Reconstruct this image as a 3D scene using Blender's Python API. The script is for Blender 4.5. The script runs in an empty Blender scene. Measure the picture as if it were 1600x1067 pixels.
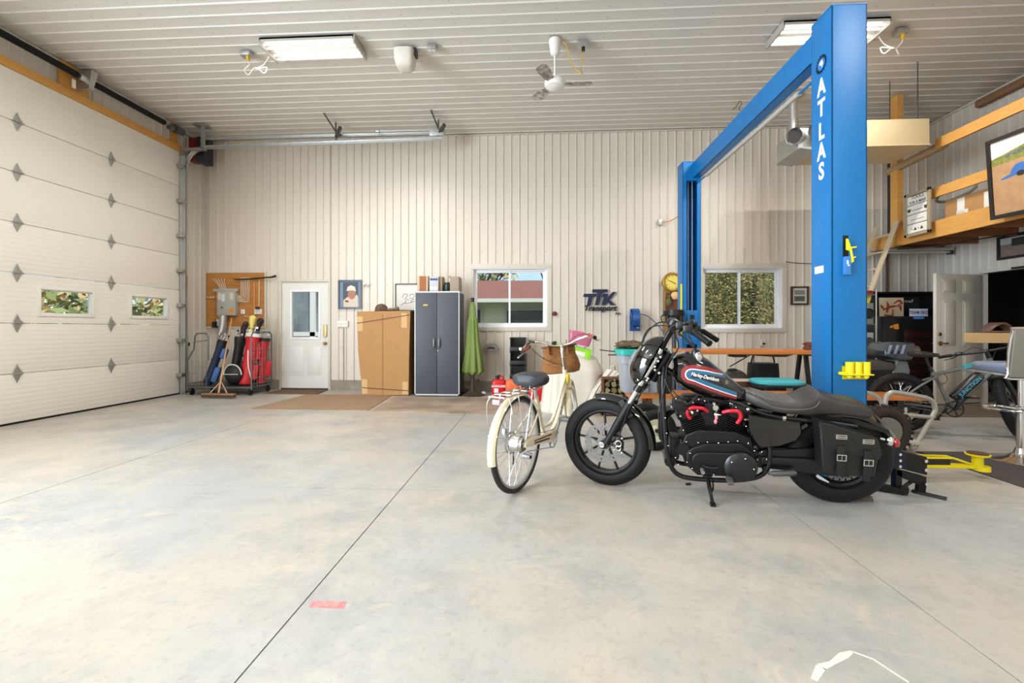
import bpy, bmesh, math, random
from mathutils import Vector, Matrix, noise
random.seed(7)
PI=math.pi
COL=bpy.context.scene.collection
TH=math.atan(42/711); CT,ST=math.cos(TH),math.sin(TH); FPX=711.0; HOR=513.0; CAMH=1.19
CEIL=4.88; YB=8.6; XL=-6.57; XR=7.03
def D(px,py):
    u=(px-800)/FPX
    return Vector((u*CT-ST, CT+u*ST, (HOR-py)/FPX))
def P(px,py,x=None,y=None,z=None):
    """point of the room seen at a photo pixel, on the plane x=, y= or z="""
    d=D(px,py); C=Vector((0,0,CAMH))
    t=((x)/d.x) if x is not None else ((y)/d.y if y is not None else (z-CAMH)/d.z)
    return C+d*t
# ---------------------------------------------------------------- materials
MATS={}
def mat(name,col,rough=.5,metal=0.0,bump=None,noise=None,emit=None,spec=None,coat=0,alpha=None,trans=0,ior=None):
    if name in MATS: return MATS[name]
    m=bpy.data.materials.new(name); m.use_nodes=True; nt=m.node_tree; N=nt.nodes; L=nt.links
    b=N['Principled BSDF']; b.inputs['Base Color'].default_value=(*col,1); b.inputs['Roughness'].default_value=rough; b.inputs['Metallic'].default_value=metal
    if coat: b.inputs['Coat Weight'].default_value=coat; b.inputs['Coat Roughness'].default_value=.05
    if spec is not None: b.inputs['Specular IOR Level'].default_value=spec
    if alpha is not None: b.inputs['Alpha'].default_value=alpha
    if trans: b.inputs['Transmission Weight'].default_value=trans
    if ior: b.inputs['IOR'].default_value=ior
    if emit: b.inputs['Emission Color'].default_value=(*emit[0],1); b.inputs['Emission Strength'].default_value=emit[1]
    tc=N.new('ShaderNodeTexCoord')
    if noise:   # (scale, amount, second colour or None, stretch)
        sc,am,c2=noise[:3]; st=noise[3] if len(noise)>3 else (1,1,1)
        mp=N.new('ShaderNodeMapping'); mp.inputs['Scale'].default_value=st; L.new(tc.outputs['Object'],mp.inputs['Vector'])
        nz=N.new('ShaderNodeTexNoise'); nz.inputs['Scale'].default_value=sc; nz.inputs['Detail'].default_value=6; nz.inputs['Roughness'].default_value=.6
        L.new(mp.outputs[0],nz.inputs['Vector'])
        rp=N.new('ShaderNodeMapRange'); rp.inputs[1].default_value=.3; rp.inputs[2].default_value=.7; rp.inputs[3].default_value=0; rp.inputs[4].default_value=am; L.new(nz.outputs[0],rp.inputs[0])
        mx=N.new('ShaderNodeMix'); mx.data_type='RGBA'; mx.inputs[6].default_value=(*col,1)
        c2=c2 or tuple(c*.6 for c in col); mx.inputs[7].default_value=(*c2,1); L.new(rp.outputs[0],mx.inputs[0]); L.new(mx.outputs[2],b.inputs['Base Color'])
    if bump:
        sc,strn=bump[:2]; st=bump[2] if len(bump)>2 else (1,1,1)
        mp=N.new('ShaderNodeMapping'); mp.inputs['Scale'].default_value=st; L.new(tc.outputs['Object'],mp.inputs['Vector'])
        nz=N.new('ShaderNodeTexNoise'); nz.inputs['Scale'].default_value=sc; nz.inputs['Detail'].default_value=4; L.new(mp.outputs[0],nz.inputs['Vector'])
        bm=N.new('ShaderNodeBump'); bm.inputs['Strength'].default_value=strn; bm.inputs['Distance'].default_value=.01; L.new(nz.outputs[0],bm.inputs['Height']); L.new(bm.outputs[0],b.inputs['Normal'])
    MATS[name]=m; return m
def S(r,g,b):  # sRGB 0-255 -> linear
    return tuple((c/255/12.92 if c/255<=.04045 else ((c/255+.055)/1.055)**2.4) for c in (r,g,b))
def nodes(m): return m.node_tree.nodes,m.node_tree.links,m.node_tree.nodes['Principled BSDF']
# ---------------------------------------------------------------- mesh builder
class MB:
    def __init__(s,m=None): s.bm=bmesh.new(); s.m=m or Matrix(); s.mi=0
    def v(s,p): return s.bm.verts.new(s.m@Vector(p))
    def f(s,vs):
        try:
            f=s.bm.faces.new(vs); f.material_index=s.mi; return f
        except ValueError: return None
    def merge(s,b2,M=None):
        me=bpy.data.meshes.new('t'); b2.to_mesh(me); b2.free()
        me.transform(s.m@(M or Matrix())); n=len(s.bm.faces); s.bm.from_mesh(me); bpy.data.meshes.remove(me)
        s.bm.faces.ensure_lookup_table()
        for i in range(n,len(s.bm.faces)): s.bm.faces[i].material_index=s.mi
    def box(s,c,d,bev=0,rot=None,seg=2):
        b=bmesh.new(); bmesh.ops.create_cube(b,size=1)
        for v in b.verts: v.co=Vector((v.co.x*d[0],v.co.y*d[1],v.co.z*d[2]))
        if bev: bmesh.ops.bevel(b,geom=b.edges[:],offset=min(bev,min(d)*.45),segments=seg,affect='EDGES',profile=.6)
        M=Matrix.Translation(Vector(c))
        if rot is not None: M=M@(rot.to_4x4() if len(rot)==3 and hasattr(rot,'to_4x4') else rot)
        s.merge(b,M); return s
    def bb(s,a,b,bev=0):
        a=Vector(a);b=Vector(b); return s.box((a+b)/2,[max(abs(x),1e-4) for x in (b-a)],bev)
    def beam(s,p0,p1,w,h,bev=0,up=(0,0,1)):
        p0=Vector(p0);p1=Vector(p1);d=p1-p0;l=d.length;x=d.normalized();u=Vector(up)
        if abs(x.dot(u))>.99: u=Vector((0,1,0))
        y=u.cross(x).normalized();z=x.cross(y)
        R=Matrix((x,y,z)).transposed().to_4x4()
        return s.box((p0+p1)/2,(l,w,h),bev,R)
    def ring(s,c,u,w,r,n,r2=None):
        r2=r2 or r; return [s.v(c+u*(math.cos(2*PI*i/n)*r)+w*(math.sin(2*PI*i/n)*r2)) for i in range(n)]
    def bridge(s,a,b):
        n=len(a)
        for i in range(n): s.f([a[i],a[(i+1)%n],b[(i+1)%n],b[i]])
    def cyl(s,p0,p1,r,r1=None,n=16,caps=True):
        p0=Vector(p0);p1=Vector(p1);d=(p1-p0).normalized(); r1=r if r1 is None else r1
        u=d.orthogonal().normalized();w=d.cross(u)
        a=s.ring(p0,u,w,r,n);b=s.ring(p1,u,w,r1,n); s.bridge(a,b)
        if caps: s.f(a[::-1]); s.f(b)
        return s
    def tube(s,pts,r,n=8,closed=False,caps=True,smooth=0):
        pts=[Vector(p) for p in pts]
        if smooth: pts=spline(pts,smooth,closed)
        N=len(pts); rs=r if isinstance(r,(list,tuple)) else [r]*N
        if len(rs)!=N: rs=[rs[min(len(rs)-1,int(i*(len(rs)-1)/(N-1)+.5))] for i in range(N)]
        rings=[];u=None
        for i in range(N):
            if closed: t=pts[(i+1)%N]-pts[i-1]
            else: t=pts[min(i+1,N-1)]-pts[max(i-1,0)]
            t.normalize()
            if u is None: u=t.orthogonal().normalized()
            else:
                u=u-t*u.dot(t)
                if u.length<1e-6: u=t.orthogonal()
                u.normalize()
            w=t.cross(u); rings.append(s.ring(pts[i],u,w,rs[i],n))
        for i in range(N-1): s.bridge(rings[i],rings[i+1])
        if closed: s.bridge(rings[-1],rings[0])
        elif caps: s.f(rings[0][::-1]); s.f(rings[-1])
        return s
    def lathe(s,prof,c=(0,0,0),ax=(0,0,1),n=24,a0=0,a1=2*PI,ry=1.0):
        """profile (r,h) spun about axis ax through c"""
        c=Vector(c);ax=Vector(ax).normalized()
        u=Vector((1,0,0)) if abs(ax.x)<.9 else Vector((0,0,1)); u=(u-ax*u.dot(ax)).normalized(); w=ax.cross(u)
        full=abs(a1-a0-2*PI)<1e-6; K=n if full else n+1; rings=[]
        for r,h in prof:
            if r<1e-6: rings.append([s.v(c+ax*h)]*K)
            else: rings.append([s.v(c+ax*h+u*(r*math.cos(a0+(a1-a0)*i/n))+w*(r*ry*math.sin(a0+(a1-a0)*i/n))) for i in range(K)])
        for j in range(len(rings)-1):
            A,B=rings[j],rings[j+1]
            for i in range(n):
                k=(i+1)%K; vs=[A[i],A[k],B[k],B[i]]; o=[]
                for q in vs:
                    if q not in o: o.append(q)
                if len(o)>2: s.f(o)
        return s
    def prism(s,poly,d0,d1,plane='xz',bev=0):
        """polygon in a plane, extruded along the third axis from d0 to d1"""
        b=bmesh.new()
        def q(p,d): return {'xz':(p[0],d,p[1]),'xy':(p[0],p[1],d),'yz':(d,p[0],p[1])}[plane]
        A=[b.verts.new(q(p,d0)) for p in poly];B=[b.verts.new(q(p,d1)) for p in poly]; n=len(poly)
        b.faces.new(A[::-1]);b.faces.new(B)
        for i in range(n): b.faces.new([A[i],A[(i+1)%n],B[(i+1)%n],B[i]])
        bmesh.ops.recalc_face_normals(b,faces=b.faces[:])
        if bev: 
            es=[e for e in b.edges if abs(e.verts[0].co[{'xz':1,'xy':2,'yz':0}[plane]]-e.verts[1].co[{'xz':1,'xy':2,'yz':0}[plane]])<1e-7]
            bmesh.ops.bevel(b,geom=es,offset=bev,segments=3,affect='EDGES',profile=.6)
        s.merge(b); return s
    def loft(s,rings,caps=True):
        R=[[s.v(p) for p in r] for r in rings]
        for i in range(len(R)-1): s.bridge(R[i],R[i+1])
        if caps: s.f(R[0][::-1]); s.f(R[-1])
        return s
    def ell(s,c,r,n=16,m=10,rot=None):
        b=bmesh.new(); bmesh.ops.create_uvsphere(b,u_segments=n,v_segments=m,radius=1)
        M=Matrix.Translation(Vector(c))
        if rot is not None: M=M@rot.to_4x4()
        s.merge(b,M@Matrix.Diagonal((*r,1))); return s
    def torus(s,c,ax,R,r,n=40,k=10,sq=1.0,a0=0,a1=2*PI):
        prof=[(R+r*math.cos(2*PI*j/k),sq*r*math.sin(2*PI*j/k)) for j in range(k)]; prof.append(prof[0])
        return s.lathe(prof,c,ax,n,a0,a1)
    def grid(s,fn,nu,nv):
        V=[[s.v(fn(i/nu,j/nv)) for j in range(nv+1)] for i in range(nu+1)]
        for i in range(nu):
            for j in range(nv): s.f([V[i][j],V[i+1][j],V[i+1][j+1],V[i][j+1]])
        return s
    def text(s,txt,size,M,ext=.002,fn=None,bold=0,shear=0,align='CENTER',space=1.0,sx=1.0):
        cu=bpy.data.curves.new('t','FONT'); cu.body=txt; cu.size=size; cu.extrude=ext; cu.align_x=align; cu.align_y='CENTER'; cu.offset=bold; cu.shear=shear; cu.space_character=space; cu.resolution_u=3
        o=bpy.data.objects.new('t',cu); me=bpy.data.meshes.new_from_object(o); bpy.data.objects.remove(o); bpy.data.curves.remove(cu)
        me.transform(Matrix.Diagonal((sx,1,1,1)))
        if fn:
            for v in me.vertices: v.co=fn(v.co)
            me.transform(s.m)
        else: me.transform(s.m@M)
        n=len(s.bm.faces); s.bm.from_mesh(me); bpy.data.meshes.remove(me); s.bm.faces.ensure_lookup_table()
        for i in range(n,len(s.bm.faces)): s.bm.faces[i].material_index=s.mi
        return s
    def build(s,name,mats,parent=None,world=False,ang=35,fix=True,mods=None):
        if fix: bmesh.ops.recalc_face_normals(s.bm,faces=s.bm.faces[:])
        me=bpy.data.meshes.new(name); s.bm.to_mesh(me); s.bm.free()
        if world and parent is not None: me.transform(wm(parent).inverted())
        for m in (mats if isinstance(mats,(list,tuple)) else [mats]): me.materials.append(m)
        if len(me.polygons): me.polygons.foreach_set('use_smooth',[True]*len(me.polygons)); me.set_sharp_from_angle(angle=math.radians(ang))
        o=bpy.data.objects.new(name,me); COL.objects.link(o)
        if parent is not None: o.parent=parent
        if mods: mods(o)
        return o
def wm(o):
    M=o.matrix_basis.copy(); p=o.parent
    while p is not None: M=p.matrix_basis@M; p=p.parent
    return M
def spline(pts,k=4,closed=False):
    out=[];N=len(pts)
    rng=range(N if closed else N-1)
    for i in rng:
        g=lambda j: pts[j%N] if closed else pts[max(0,min(N-1,j))]
        a,b,c,d=g(i-1),g(i),g(i+1),g(i+2)
        for j in range(k):
            t=j/k; out.append(.5*((2*b)+(c-a)*t+(2*a-5*b+4*c-d)*t*t+(3*b-a-3*c+d)*t**3))
    if not closed: out.append(pts[-1])
    return out
def thing(name,label,cat,loc=(0,0,0),rz=0,group=None,M=None):
    o=bpy.data.objects.new(name,None); COL.objects.link(o); o.empty_display_size=.1
    if M is not None: o.matrix_basis=M
    else: o.location=loc; o.rotation_euler=(0,0,rz)
    o['label']=label; o['category']=cat
    if group: o['group']=group
    return o
def tag(o,label,cat,group=None,kind=None):
    o['label']=label; o['category']=cat
    if group: o['group']=group
    if kind: o['kind']=kind
    return o
def struct(o): o['kind']='structure'; return o
def copy_tree(o,parent=None):
    c=o.copy(); COL.objects.link(c); c.parent=parent
    for ch in list(o.children): copy_tree(ch,c)
    return c
def frameM(R,F,lean=0):
    f=Vector((F[0]-R[0],F[1]-R[1],0)).normalized(); L=Vector((-f.y,f.x,0)); a=math.radians(lean); Z=Vector((0,0,1))
    Y=L*math.cos(a)-Z*math.sin(a); U=Z*math.cos(a)+L*math.sin(a)
    M=Matrix((f,Y,U)).transposed().to_4x4(); M.translation=Vector((R[0],R[1],0)); return M
def axisrot(p,ax,ang):
    p=Vector(p); return Matrix.Translation(p)@Matrix.Rotation(ang,4,Vector(ax))@Matrix.Translation(-p)
def sup(x,cz,w,h,n=2.5,k=24,cy=0):
    """superellipse ring in the yz plane at x"""
    o=[]
    for i in range(k):
        a=2*PI*i/k; c,s_=math.cos(a),math.sin(a)
        o.append((x,cy+w*math.copysign(abs(c)**(2/n),c),cz+h*math.copysign(abs(s_)**(2/n),s_)))
    return o
def lerp(T,x):
    """piecewise smooth interpolation in table [(x,v..)]"""
    if x<=T[0][0]: return T[0][1:]
    for a,b in zip(T,T[1:]):
        if x<=b[0]:
            t=(x-a[0])/(b[0]-a[0]); return tuple(p+(q-p)*t for p,q in zip(a[1:],b[1:]))
    return T[-1][1:]
# common materials
black=mat('satin_black',S(13,13,14),.35); gloss=mat('gloss_black',S(6,6,7),.1,coat=1)
wrink=mat('wrinkle_black',S(11,11,12),.42,spec=.4,bump=(400,.25)); rubber=mat('rubber',S(11,11,11),.6,spec=.35,bump=(120,.15))
chrome=mat('chrome',(.75,.75,.76),.12,1); steel=mat('steel',(.55,.55,.55),.3,1,noise=(20,.4,(.4,.4,.4))); galv=mat('galvanised',(.6,.61,.6),.38,.9,noise=(30,.6,(.42,.43,.43)))
bolt=mat('bolt_steel',(.8,.8,.8),.2,1); alum=mat('aluminium',(.62,.62,.62),.35,1)
white=mat('white_enamel',S(232,230,224),.35); whitep=mat('white_plastic',S(228,226,220),.4)
leather=mat('black_leather',S(20,19,18),.42,bump=(220,.3)); dkgrey=mat('dark_grey',S(52,53,56),.5)
pine=mat('pine',S(214,160,84),.55,noise=(6,.6,S(190,128,58),(1,1,8)),bump=(40,.1))
orangew=mat('varnished_wood',S(206,126,58),.28,noise=(5,.6,S(178,96,38),(.6,6,6)))
brownw=mat('brown_wood',S(110,66,40),.45,noise=(6,.6,S(80,46,28),(1,6,6)))
blue=mat('lift_blue',S(0,110,176),.4,noise=(9,.10,S(30,120,190))); yellow=mat('yellow_paint',S(240,222,10),.4)
cream=mat('cream_paint',S(222,208,170),.25,coat=.6); red=mat('red_plastic',S(200,22,30),.35); card=mat('cardboard',S(178,134,84),.75,noise=(7,.3,S(162,116,68)))
navy=mat('navy',S(20,32,66),.4); glassm=mat('lens',(.8,.85,.9),.02,0,trans=1)
# ================================================================= SETTING
def clear_glass():
    m=bpy.data.materials.new('window_glass'); m.use_nodes=True; nt=m.node_tree; nt.nodes.clear()
    o=nt.nodes.new('ShaderNodeOutputMaterial'); t=nt.nodes.new('ShaderNodeBsdfTransparent'); g=nt.nodes.new('ShaderNodeBsdfGlossy'); g.inputs['Roughness'].default_value=.02
    t.inputs[0].default_value=(.9,.93,.93,1); mx=nt.nodes.new('ShaderNodeMixShader'); lw_=nt.nodes.new('ShaderNodeLayerWeight'); lw_.inputs[0].default_value=.5; fr=nt.nodes.new('ShaderNodeMath'); fr.operation='POWER'; fr.inputs[1].default_value=3.5; nt.links.new(lw_.outputs['Facing'],fr.inputs[0])
    nt.links.new(fr.outputs[0],mx.inputs[0]); nt.links.new(t.outputs[0],mx.inputs[1]); nt.links.new(g.outputs[0],mx.inputs[2]); nt.links.new(mx.outputs[0],o.inputs[0]); return m
GLASS=clear_glass()
# -- floor material: slabs of power-trowelled concrete with stains
fm=mat('concrete_floor',S(196,192,184),.42); N,L,b=nodes(fm)
tc=N.new('ShaderNodeTexCoord')
def nz(scale,detail=6,rough=.6,st=(1,1,1),dist=0,typ='ShaderNodeTexNoise'):
    mp=N.new('ShaderNodeMapping'); mp.inputs['Scale'].default_value=st; L.new(tc.outputs['Object'],mp.inputs[0])
    n=N.new(typ); n.inputs['Scale'].default_value=scale
    if typ=='ShaderNodeTexNoise': n.inputs['Detail'].default_value=detail; n.inputs['Roughness'].default_value=rough; n.inputs['Distortion'].default_value=dist
    L.new(mp.outputs[0],n.inputs['Vector']); return n.outputs[0]
def rng(s,a,b_,c=0,d=1):
    r=N.new('ShaderNodeMapRange'); r.inputs[1].default_value=a; r.inputs[2].default_value=b_; r.inputs[3].default_value=c; r.inputs[4].default_value=d; L.new(s,r.inputs[0]); return r.outputs[0]
def mixc(f,a,b_,amt=1):
    m=N.new('ShaderNodeMix'); m.data_type='RGBA'
    if isinstance(f,float): m.inputs[0].default_value=f
    else: L.new(f,m.inputs[0])
    for i,q in ((6,a),(7,b_)):
        if isinstance(q,tuple): m.inputs[i].default_value=(*q,1)
        else: L.new(q,m.inputs[i])
    return m.outputs[2]
c=mixc(rng(nz(.45,7,.62),.40,.58),S(172,172,169),S(188,178,163))
c=mixc(rng(nz(1.3,9,.72),.46,.64,0,.6),c,S(140,141,142))
c=mixc(rng(nz(1.9,9,.78,(1,1.6,1),1.2),.56,.64,0,.55),c,S(204,190,166))
c=mixc(rng(nz(22,8,.75),.52,.72,0,.45),c,S(128,122,114))
c=mixc(rng(nz(5,6,.8,(.5,3,1),1.5),.69,.73,0,.35),c,S(112,104,92))
L.new(c,b.inputs['Base Color']); L.new(rng(nz(1.3,6),.35,.65,.3,.5),b.inputs['Roughness'])
bm_=N.new('ShaderNodeBump'); bm_.inputs['Strength'].default_value=.08; L.new(nz(60,5),bm_.inputs['Height']); L.new(bm_.outputs[0],b.inputs['Normal'])
# floor slabs with real saw-cut joints
joint=mat('joint_filler',S(92,84,74),.8)
f=MB()
xs=[-6.9,-3.66,-1.02,1.62,4.3,7.4]; ys=[-7,0.0,3.30,9.0]; g=.0035
for i in range(len(xs)-1):
    for j in range(len(ys)-1):
        f.bb((xs[i]+g,ys[j]+g,-.12),(xs[i+1]-g,ys[j+1]-g,0))
f.mi=1; f.bb((-6.9,-7,-.13),(7.4,9.0,-.006))
struct(f.build('floor',[fm,joint]))
# -- ribbed liner steel
def steelmat(name,col,spot):
    m=mat(name,col,.36,0,bump=(3,.12)); N_,L_,b_=nodes(m)
    tc_=N_.new('ShaderNodeTexCoord'); sp=N_.new('ShaderNodeSeparateXYZ'); L_.new(tc_.outputs['Object'],sp.inputs[0])
    def md(op,a,bv=None,cv=None):
        n=N_.new('ShaderNodeMath'); n.operation=op
        for i,q in enumerate((a,bv,cv)):
            if q is None: continue
            if isinstance(q,(int,float)): n.inputs[i].default_value=q
            else: L_.new(q,n.inputs[i])
        return n.outputs[0]
    (ax,px_,ox),(ay,py_,oy)=spot
    u=md('SUBTRACT',md('FLOORED_MODULO',md('ADD',sp.outputs[ax],ox),px_),px_/2); v=md('SUBTRACT',md('FLOORED_MODULO',md('ADD',sp.outputs[ay],oy),py_),py_/2)
    r=md('LESS_THAN',md('SQRT',md('ADD',md('MULTIPLY',u,u),md('MULTIPLY',v,v))),.009)
    mx=N_.new('ShaderNodeMix'); mx.data_type='RGBA'; mx.inputs[6].default_value=(*col,1); mx.inputs[7].default_value=(*tuple(q*.42 for q in col),1); L_.new(md('MULTIPLY',r,.75),mx.inputs[0]); L_.new(mx.outputs[2],b_.inputs['Base Color']); return m
WP=.1524; CP=.187
wallm=steelmat('wall_steel',S(212,203,189),((0,WP*2,.02),(2,.61,.1)))
wallm2=steelmat('wall_steel_side',S(212,205,194),((1,WP*2,.02),(2,.61,.1)))
ceilm=steelmat('ceiling_steel',S(208,203,195),((0,.61,.1),(1,CP,.06)))
def ribs(b,a0,a1,period,put,off0,off1,h=.018):
    """ribbed sheet: a runs across the ribs, put(a,depth,s) gives the point, s from off0 to off1 along them"""
    prof=[(0,0),(.45,0),(.51,1),(.62,1),(.68,0)]
    A=[]
    k=math.floor(a0/period)-1
    while k*period<a1+period:
        for t,d in prof: A.append((k*period+t*period,d*h))
        k+=1
    A=[q for q in A if a0<q[0]<a1]; A=[(a0,0)]+A+[(a1,0)]
    R0=[b.v(put(a,d,off0)) for a,d in A]; R1=[b.v(put(a,d,off1)) for a,d in A]
    for i in range(len(A)-1): b.f([R0[i],R0[i+1],R1[i+1],R1[i]])
# back wall
W1=(-1.255,.155,1.215,2.325); W2=(3.01,4.43,1.19,2.30); DO=(-5.0,-4.07,0.03,2.09)
b=MB()
def wb(x0,x1,z0,z1): 
    ribs(b,x0,x1,WP,lambda a,d,s:(a,YB-d,s),z0,z1); b.bb((x0,YB+.001,z0),(x1,YB+.12,z1))
xsplit=[(XL,DO[0]-.04),(DO[0]-.04,DO[1]+.04),(DO[1]+.04,W1[0]),(W1[0],W1[1]),(W1[1],W2[0]),(W2[0],W2[1]),(W2[1],XR)]
for i,(x0,x1) in enumerate(xsplit):
    if i==1: wb(x0,x1,DO[3]+.04,CEIL)
    elif i==3: wb(x0,x1,.19,W1[2]); wb(x0,x1,W1[3],CEIL)
    elif i==5: wb(x0,x1,.19,W2[2]); wb(x0,x1,W2[3],CEIL)
    else: wb(x0,x1,.19,CEIL)
struct(b.build('wall_back',wallm,fix=False))
conc=mat('curb_concrete',S(158,150,136),.8,noise=(9,.7,S(120,112,98)),bump=(25,.4))
b=MB(); b.bb((XL,YB-.025,0),(DO[0]-.04,YB+.12,.19)); b.bb((DO[1]+.04,YB-.025,0),(XR,YB+.12,.19)); struct(b.build('baseboard_back',conc))
# left wall (opening of the overhead door y 3.0..7.87)
GY0,GY1,GZ=3.0,7.87,4.40
b=MB()
def wl(y0,y1,z0,z1): ribs(b,y0,y1,WP,lambda a,d,s:(XL+d,a,s),z0,z1); b.bb((XL-.12,y0,z0),(XL-.001,y1,z1))
wl(GY1+.02,YB,.17,CEIL); wl(GY0,GY1+.02,GZ,CEIL); wl(1.6,GY0,.17,CEIL); wl(-3.2,1.6,4.3,CEIL); wl(-7,-3.2,.17,CEIL)
struct(b.build('wall_left',wallm2,fix=False))
b=MB(); b.bb((XL-.12,GY1+.02,0),(XL+.025,YB-.03,.17)); b.bb((XL-.12,1.6,0),(XL+.025,GY0,.17)); b.bb((XL-.12,-7,0),(XL+.025,-3.2,.17)); struct(b.build('baseboard_left',conc))
# right wall with doorway y 6.72..7.67
DY0,DY1,DZ=6.72,7.67,2.06
b=MB()
def wr(y0,y1,z0,z1): ribs(b,y0,y1,WP,lambda a,d,s:(XR-d,a,s),z0,z1); b.bb((XR+.001,y0,z0),(XR+.12,y1,z1))
wr(DY1+.02,YB,.02,CEIL); wr(DY0-.02,DY1+.02,DZ,CEIL); wr(-7,DY0-.02,.02,CEIL)
struct(b.build('wall_right',wallm2,fix=False))
# ceiling, ribs run across the room
b=MB(); ribs(b,-7,YB,CP,lambda a,d,s:(s,a,CEIL-d),XL,XR,.011); b.bb((XL,-7,CEIL+.001),(XR,YB,CEIL+.1)); struct(b.build('ceiling',ceilm,fix=False))
# front wall behind the camera: big open overhead doorway on the left half
b=MB(); 
b.bb((XL,-7.1,0),(XR,-7,CEIL)); struct(b.build('wall_front',wallm))
# steel trims along the wall tops and the corners
trimm=mat('trim_steel',S(204,197,184),.4)
b=MB(); b.bb((XL,YB-.03,CEIL-.035),(XR,YB,CEIL-.0175)); struct(b.build('trim_1',trimm))
b=MB(); b.bb((XL,-7,CEIL-.05),(XL+.035,YB,CEIL-.0175)); struct(b.build('trim_2',trimm))
b=MB(); b.bb((XL,YB-.035,.19),(XL+.05,YB,CEIL-.04)); struct(b.build('trim_3',trimm))
b=MB(); b.bb((XR-.035,-7,CEIL-.05),(XR,YB,CEIL-.0175)); struct(b.build('trim_4',trimm))
# windows
vinyl=mat('window_vinyl',S(236,236,238),.35)
def window(n,W,sill_label=None):
    x0,x1,z0,z1=W; t=.085
    b=MB(); y=YB-.03
    b.bb((x0-t,y,z1),(x1+t,YB,z1+t),.004); b.bb((x0-t,y,z0-t*.9),(x1+t,YB,z0),.004); b.bb((x0-t,y,z0),(x0,YB,z1),.004); b.bb((x1,y,z0),(x1+t,YB,z1),.004)
    o=struct(b.build('window_%d'%n,trimm))
    b=MB()   # jamb liner and fixed frame
    for q in (((x0,YB-.02,z0),(x0+.012,YB+.12,z1)),((x1-.012,YB-.02,z0),(x1,YB+.12,z1)),((x0,YB-.02,z1-.012),(x1,YB+.12,z1)),((x0,YB-.02,z0),(x1,YB+.12,z0+.012))): b.bb(*q)
    y0,y1=YB+.06,YB+.12; k=.045
    b.bb((x0+.012,y0,z0+.012),(x0+k,y1,z1-.012),.004); b.bb((x1-k,y0,z0+.012),(x1-.012,y1,z1-.012),.004); b.bb((x0+k,y0,z1-k),(x1-k,y1,z1-.012),.004); b.bb((x0+k,y0,z0+.012),(x1-k,y1,z0+k),.004)
    fr=b.build('window_frame',vinyl,o)
    xm=(x0+x1)/2-.02; s=.032
    for (a,c,yy) in ((x0+k,xm+.03,y0+.005),(xm-.01,x1-k,y0+.03)):
        b=MB(); zb,zt=z0+k,z1-k
        b.bb((a,yy,zb),(a+s,yy+.022,zt),.003);b.bb((c-s,yy,zb),(c,yy+.022,zt),.003);b.bb((a+s,yy,zt-s),(c-s,yy+.022,zt),.003);b.bb((a+s,yy,zb),(c-s,yy+.022,zb+s),.003)
        sa=b.build('sash',vinyl,o); b=MB(); b.bb((a+s,yy+.009,zb+s),(c-s,yy+.012,zt-s)); b.build('pane',GLASS,sa)
    return o
window(1,W1); window(2,W2)
# person door (closed, half light)
doorm=mat('door_white',S(222,220,214),.4)
x0,x1,z0,z1=DO
b=MB(); b.bb((x0-.045,YB-.03,0),(x0-.002,YB+.1,z1+.045),.003); b.bb((x1+.002,YB-.03,0),(x1+.045,YB+.1,z1+.045),.003); b.bb((x0-.002,YB-.03,z1+.002),(x1+.002,YB+.1,z1+.045),.003)
d1=struct(b.build('door_1',trimm))
gx0,gx1,gz0,gz1=-4.80,-4.27,1.02,1.90; ys_=YB+.0
b=MB(); b.bb((x0,ys_,z0),(gx0,ys_+.045,z1)); b.bb((gx1,ys_,z0),(x1,ys_+.045,z1)); b.bb((gx0,ys_,gz1),(gx1,ys_+.045,z1)); b.bb((gx0,ys_,z0),(gx1,ys_+.045,gz0))
for a in (-4.82,-4.475):   # two raised panels
    b.box((a+.115,ys_-.001,.56),(.28,.012,.56),.01); b.box((a+.115,ys_-.006,.56),(.2,.012,.48),.006)
b.build('door_slab',doorm,d1)
b=MB()
for q in (((gx0-.04,ys_-.012,gz0-.04),(gx0,ys_,gz1+.04)),((gx1,ys_-.012,gz0-.04),(gx1+.04,ys_,gz1+.04)),((gx0,ys_-.012,gz1),(gx1,ys_,gz1+.04)),((gx0,ys_-.012,gz0-.04),(gx1,ys_,gz0))): b.bb(*q,.004)
b.build('window_frame',vinyl,d1); b=MB(); b.bb((gx0,ys_+.02,gz0),(gx1,ys_+.024,gz1)); b.build('pane',GLASS,d1)
brass=mat('brass',S(186,150,82),.28,1)
b=MB(); b.bb((-4.165,ys_-.03,1.03),(-4.10,ys_,1.26),.008); b.box((-4.13,ys_-.025,1.04),(.05,.03,.03),.004); b.build('lock',mat('lock_brass',S(196,176,120),.4,.6),d1)
b=MB(); b.cyl((-4.13,ys_,.90),(-4.13,ys_-.03,.90),.03,.026,20); b.ell((-4.13,ys_-.055,.90),(.03,.026,.03)); b.build('door_handle',brass,d1)
b=MB()
for z in (.32,1.06,1.82): b.cyl((x0-.003,ys_-.012,z-.045),(x0-.003,ys_-.012,z+.045),.009,n=10)
b.build('hinge',steel,d1); b=MB(); b.bb((x0,YB-.05,0),(x1,YB+.08,.028)); b.build('threshold',mat('bronze',S(60,50,40),.5,.5),d1)
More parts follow.
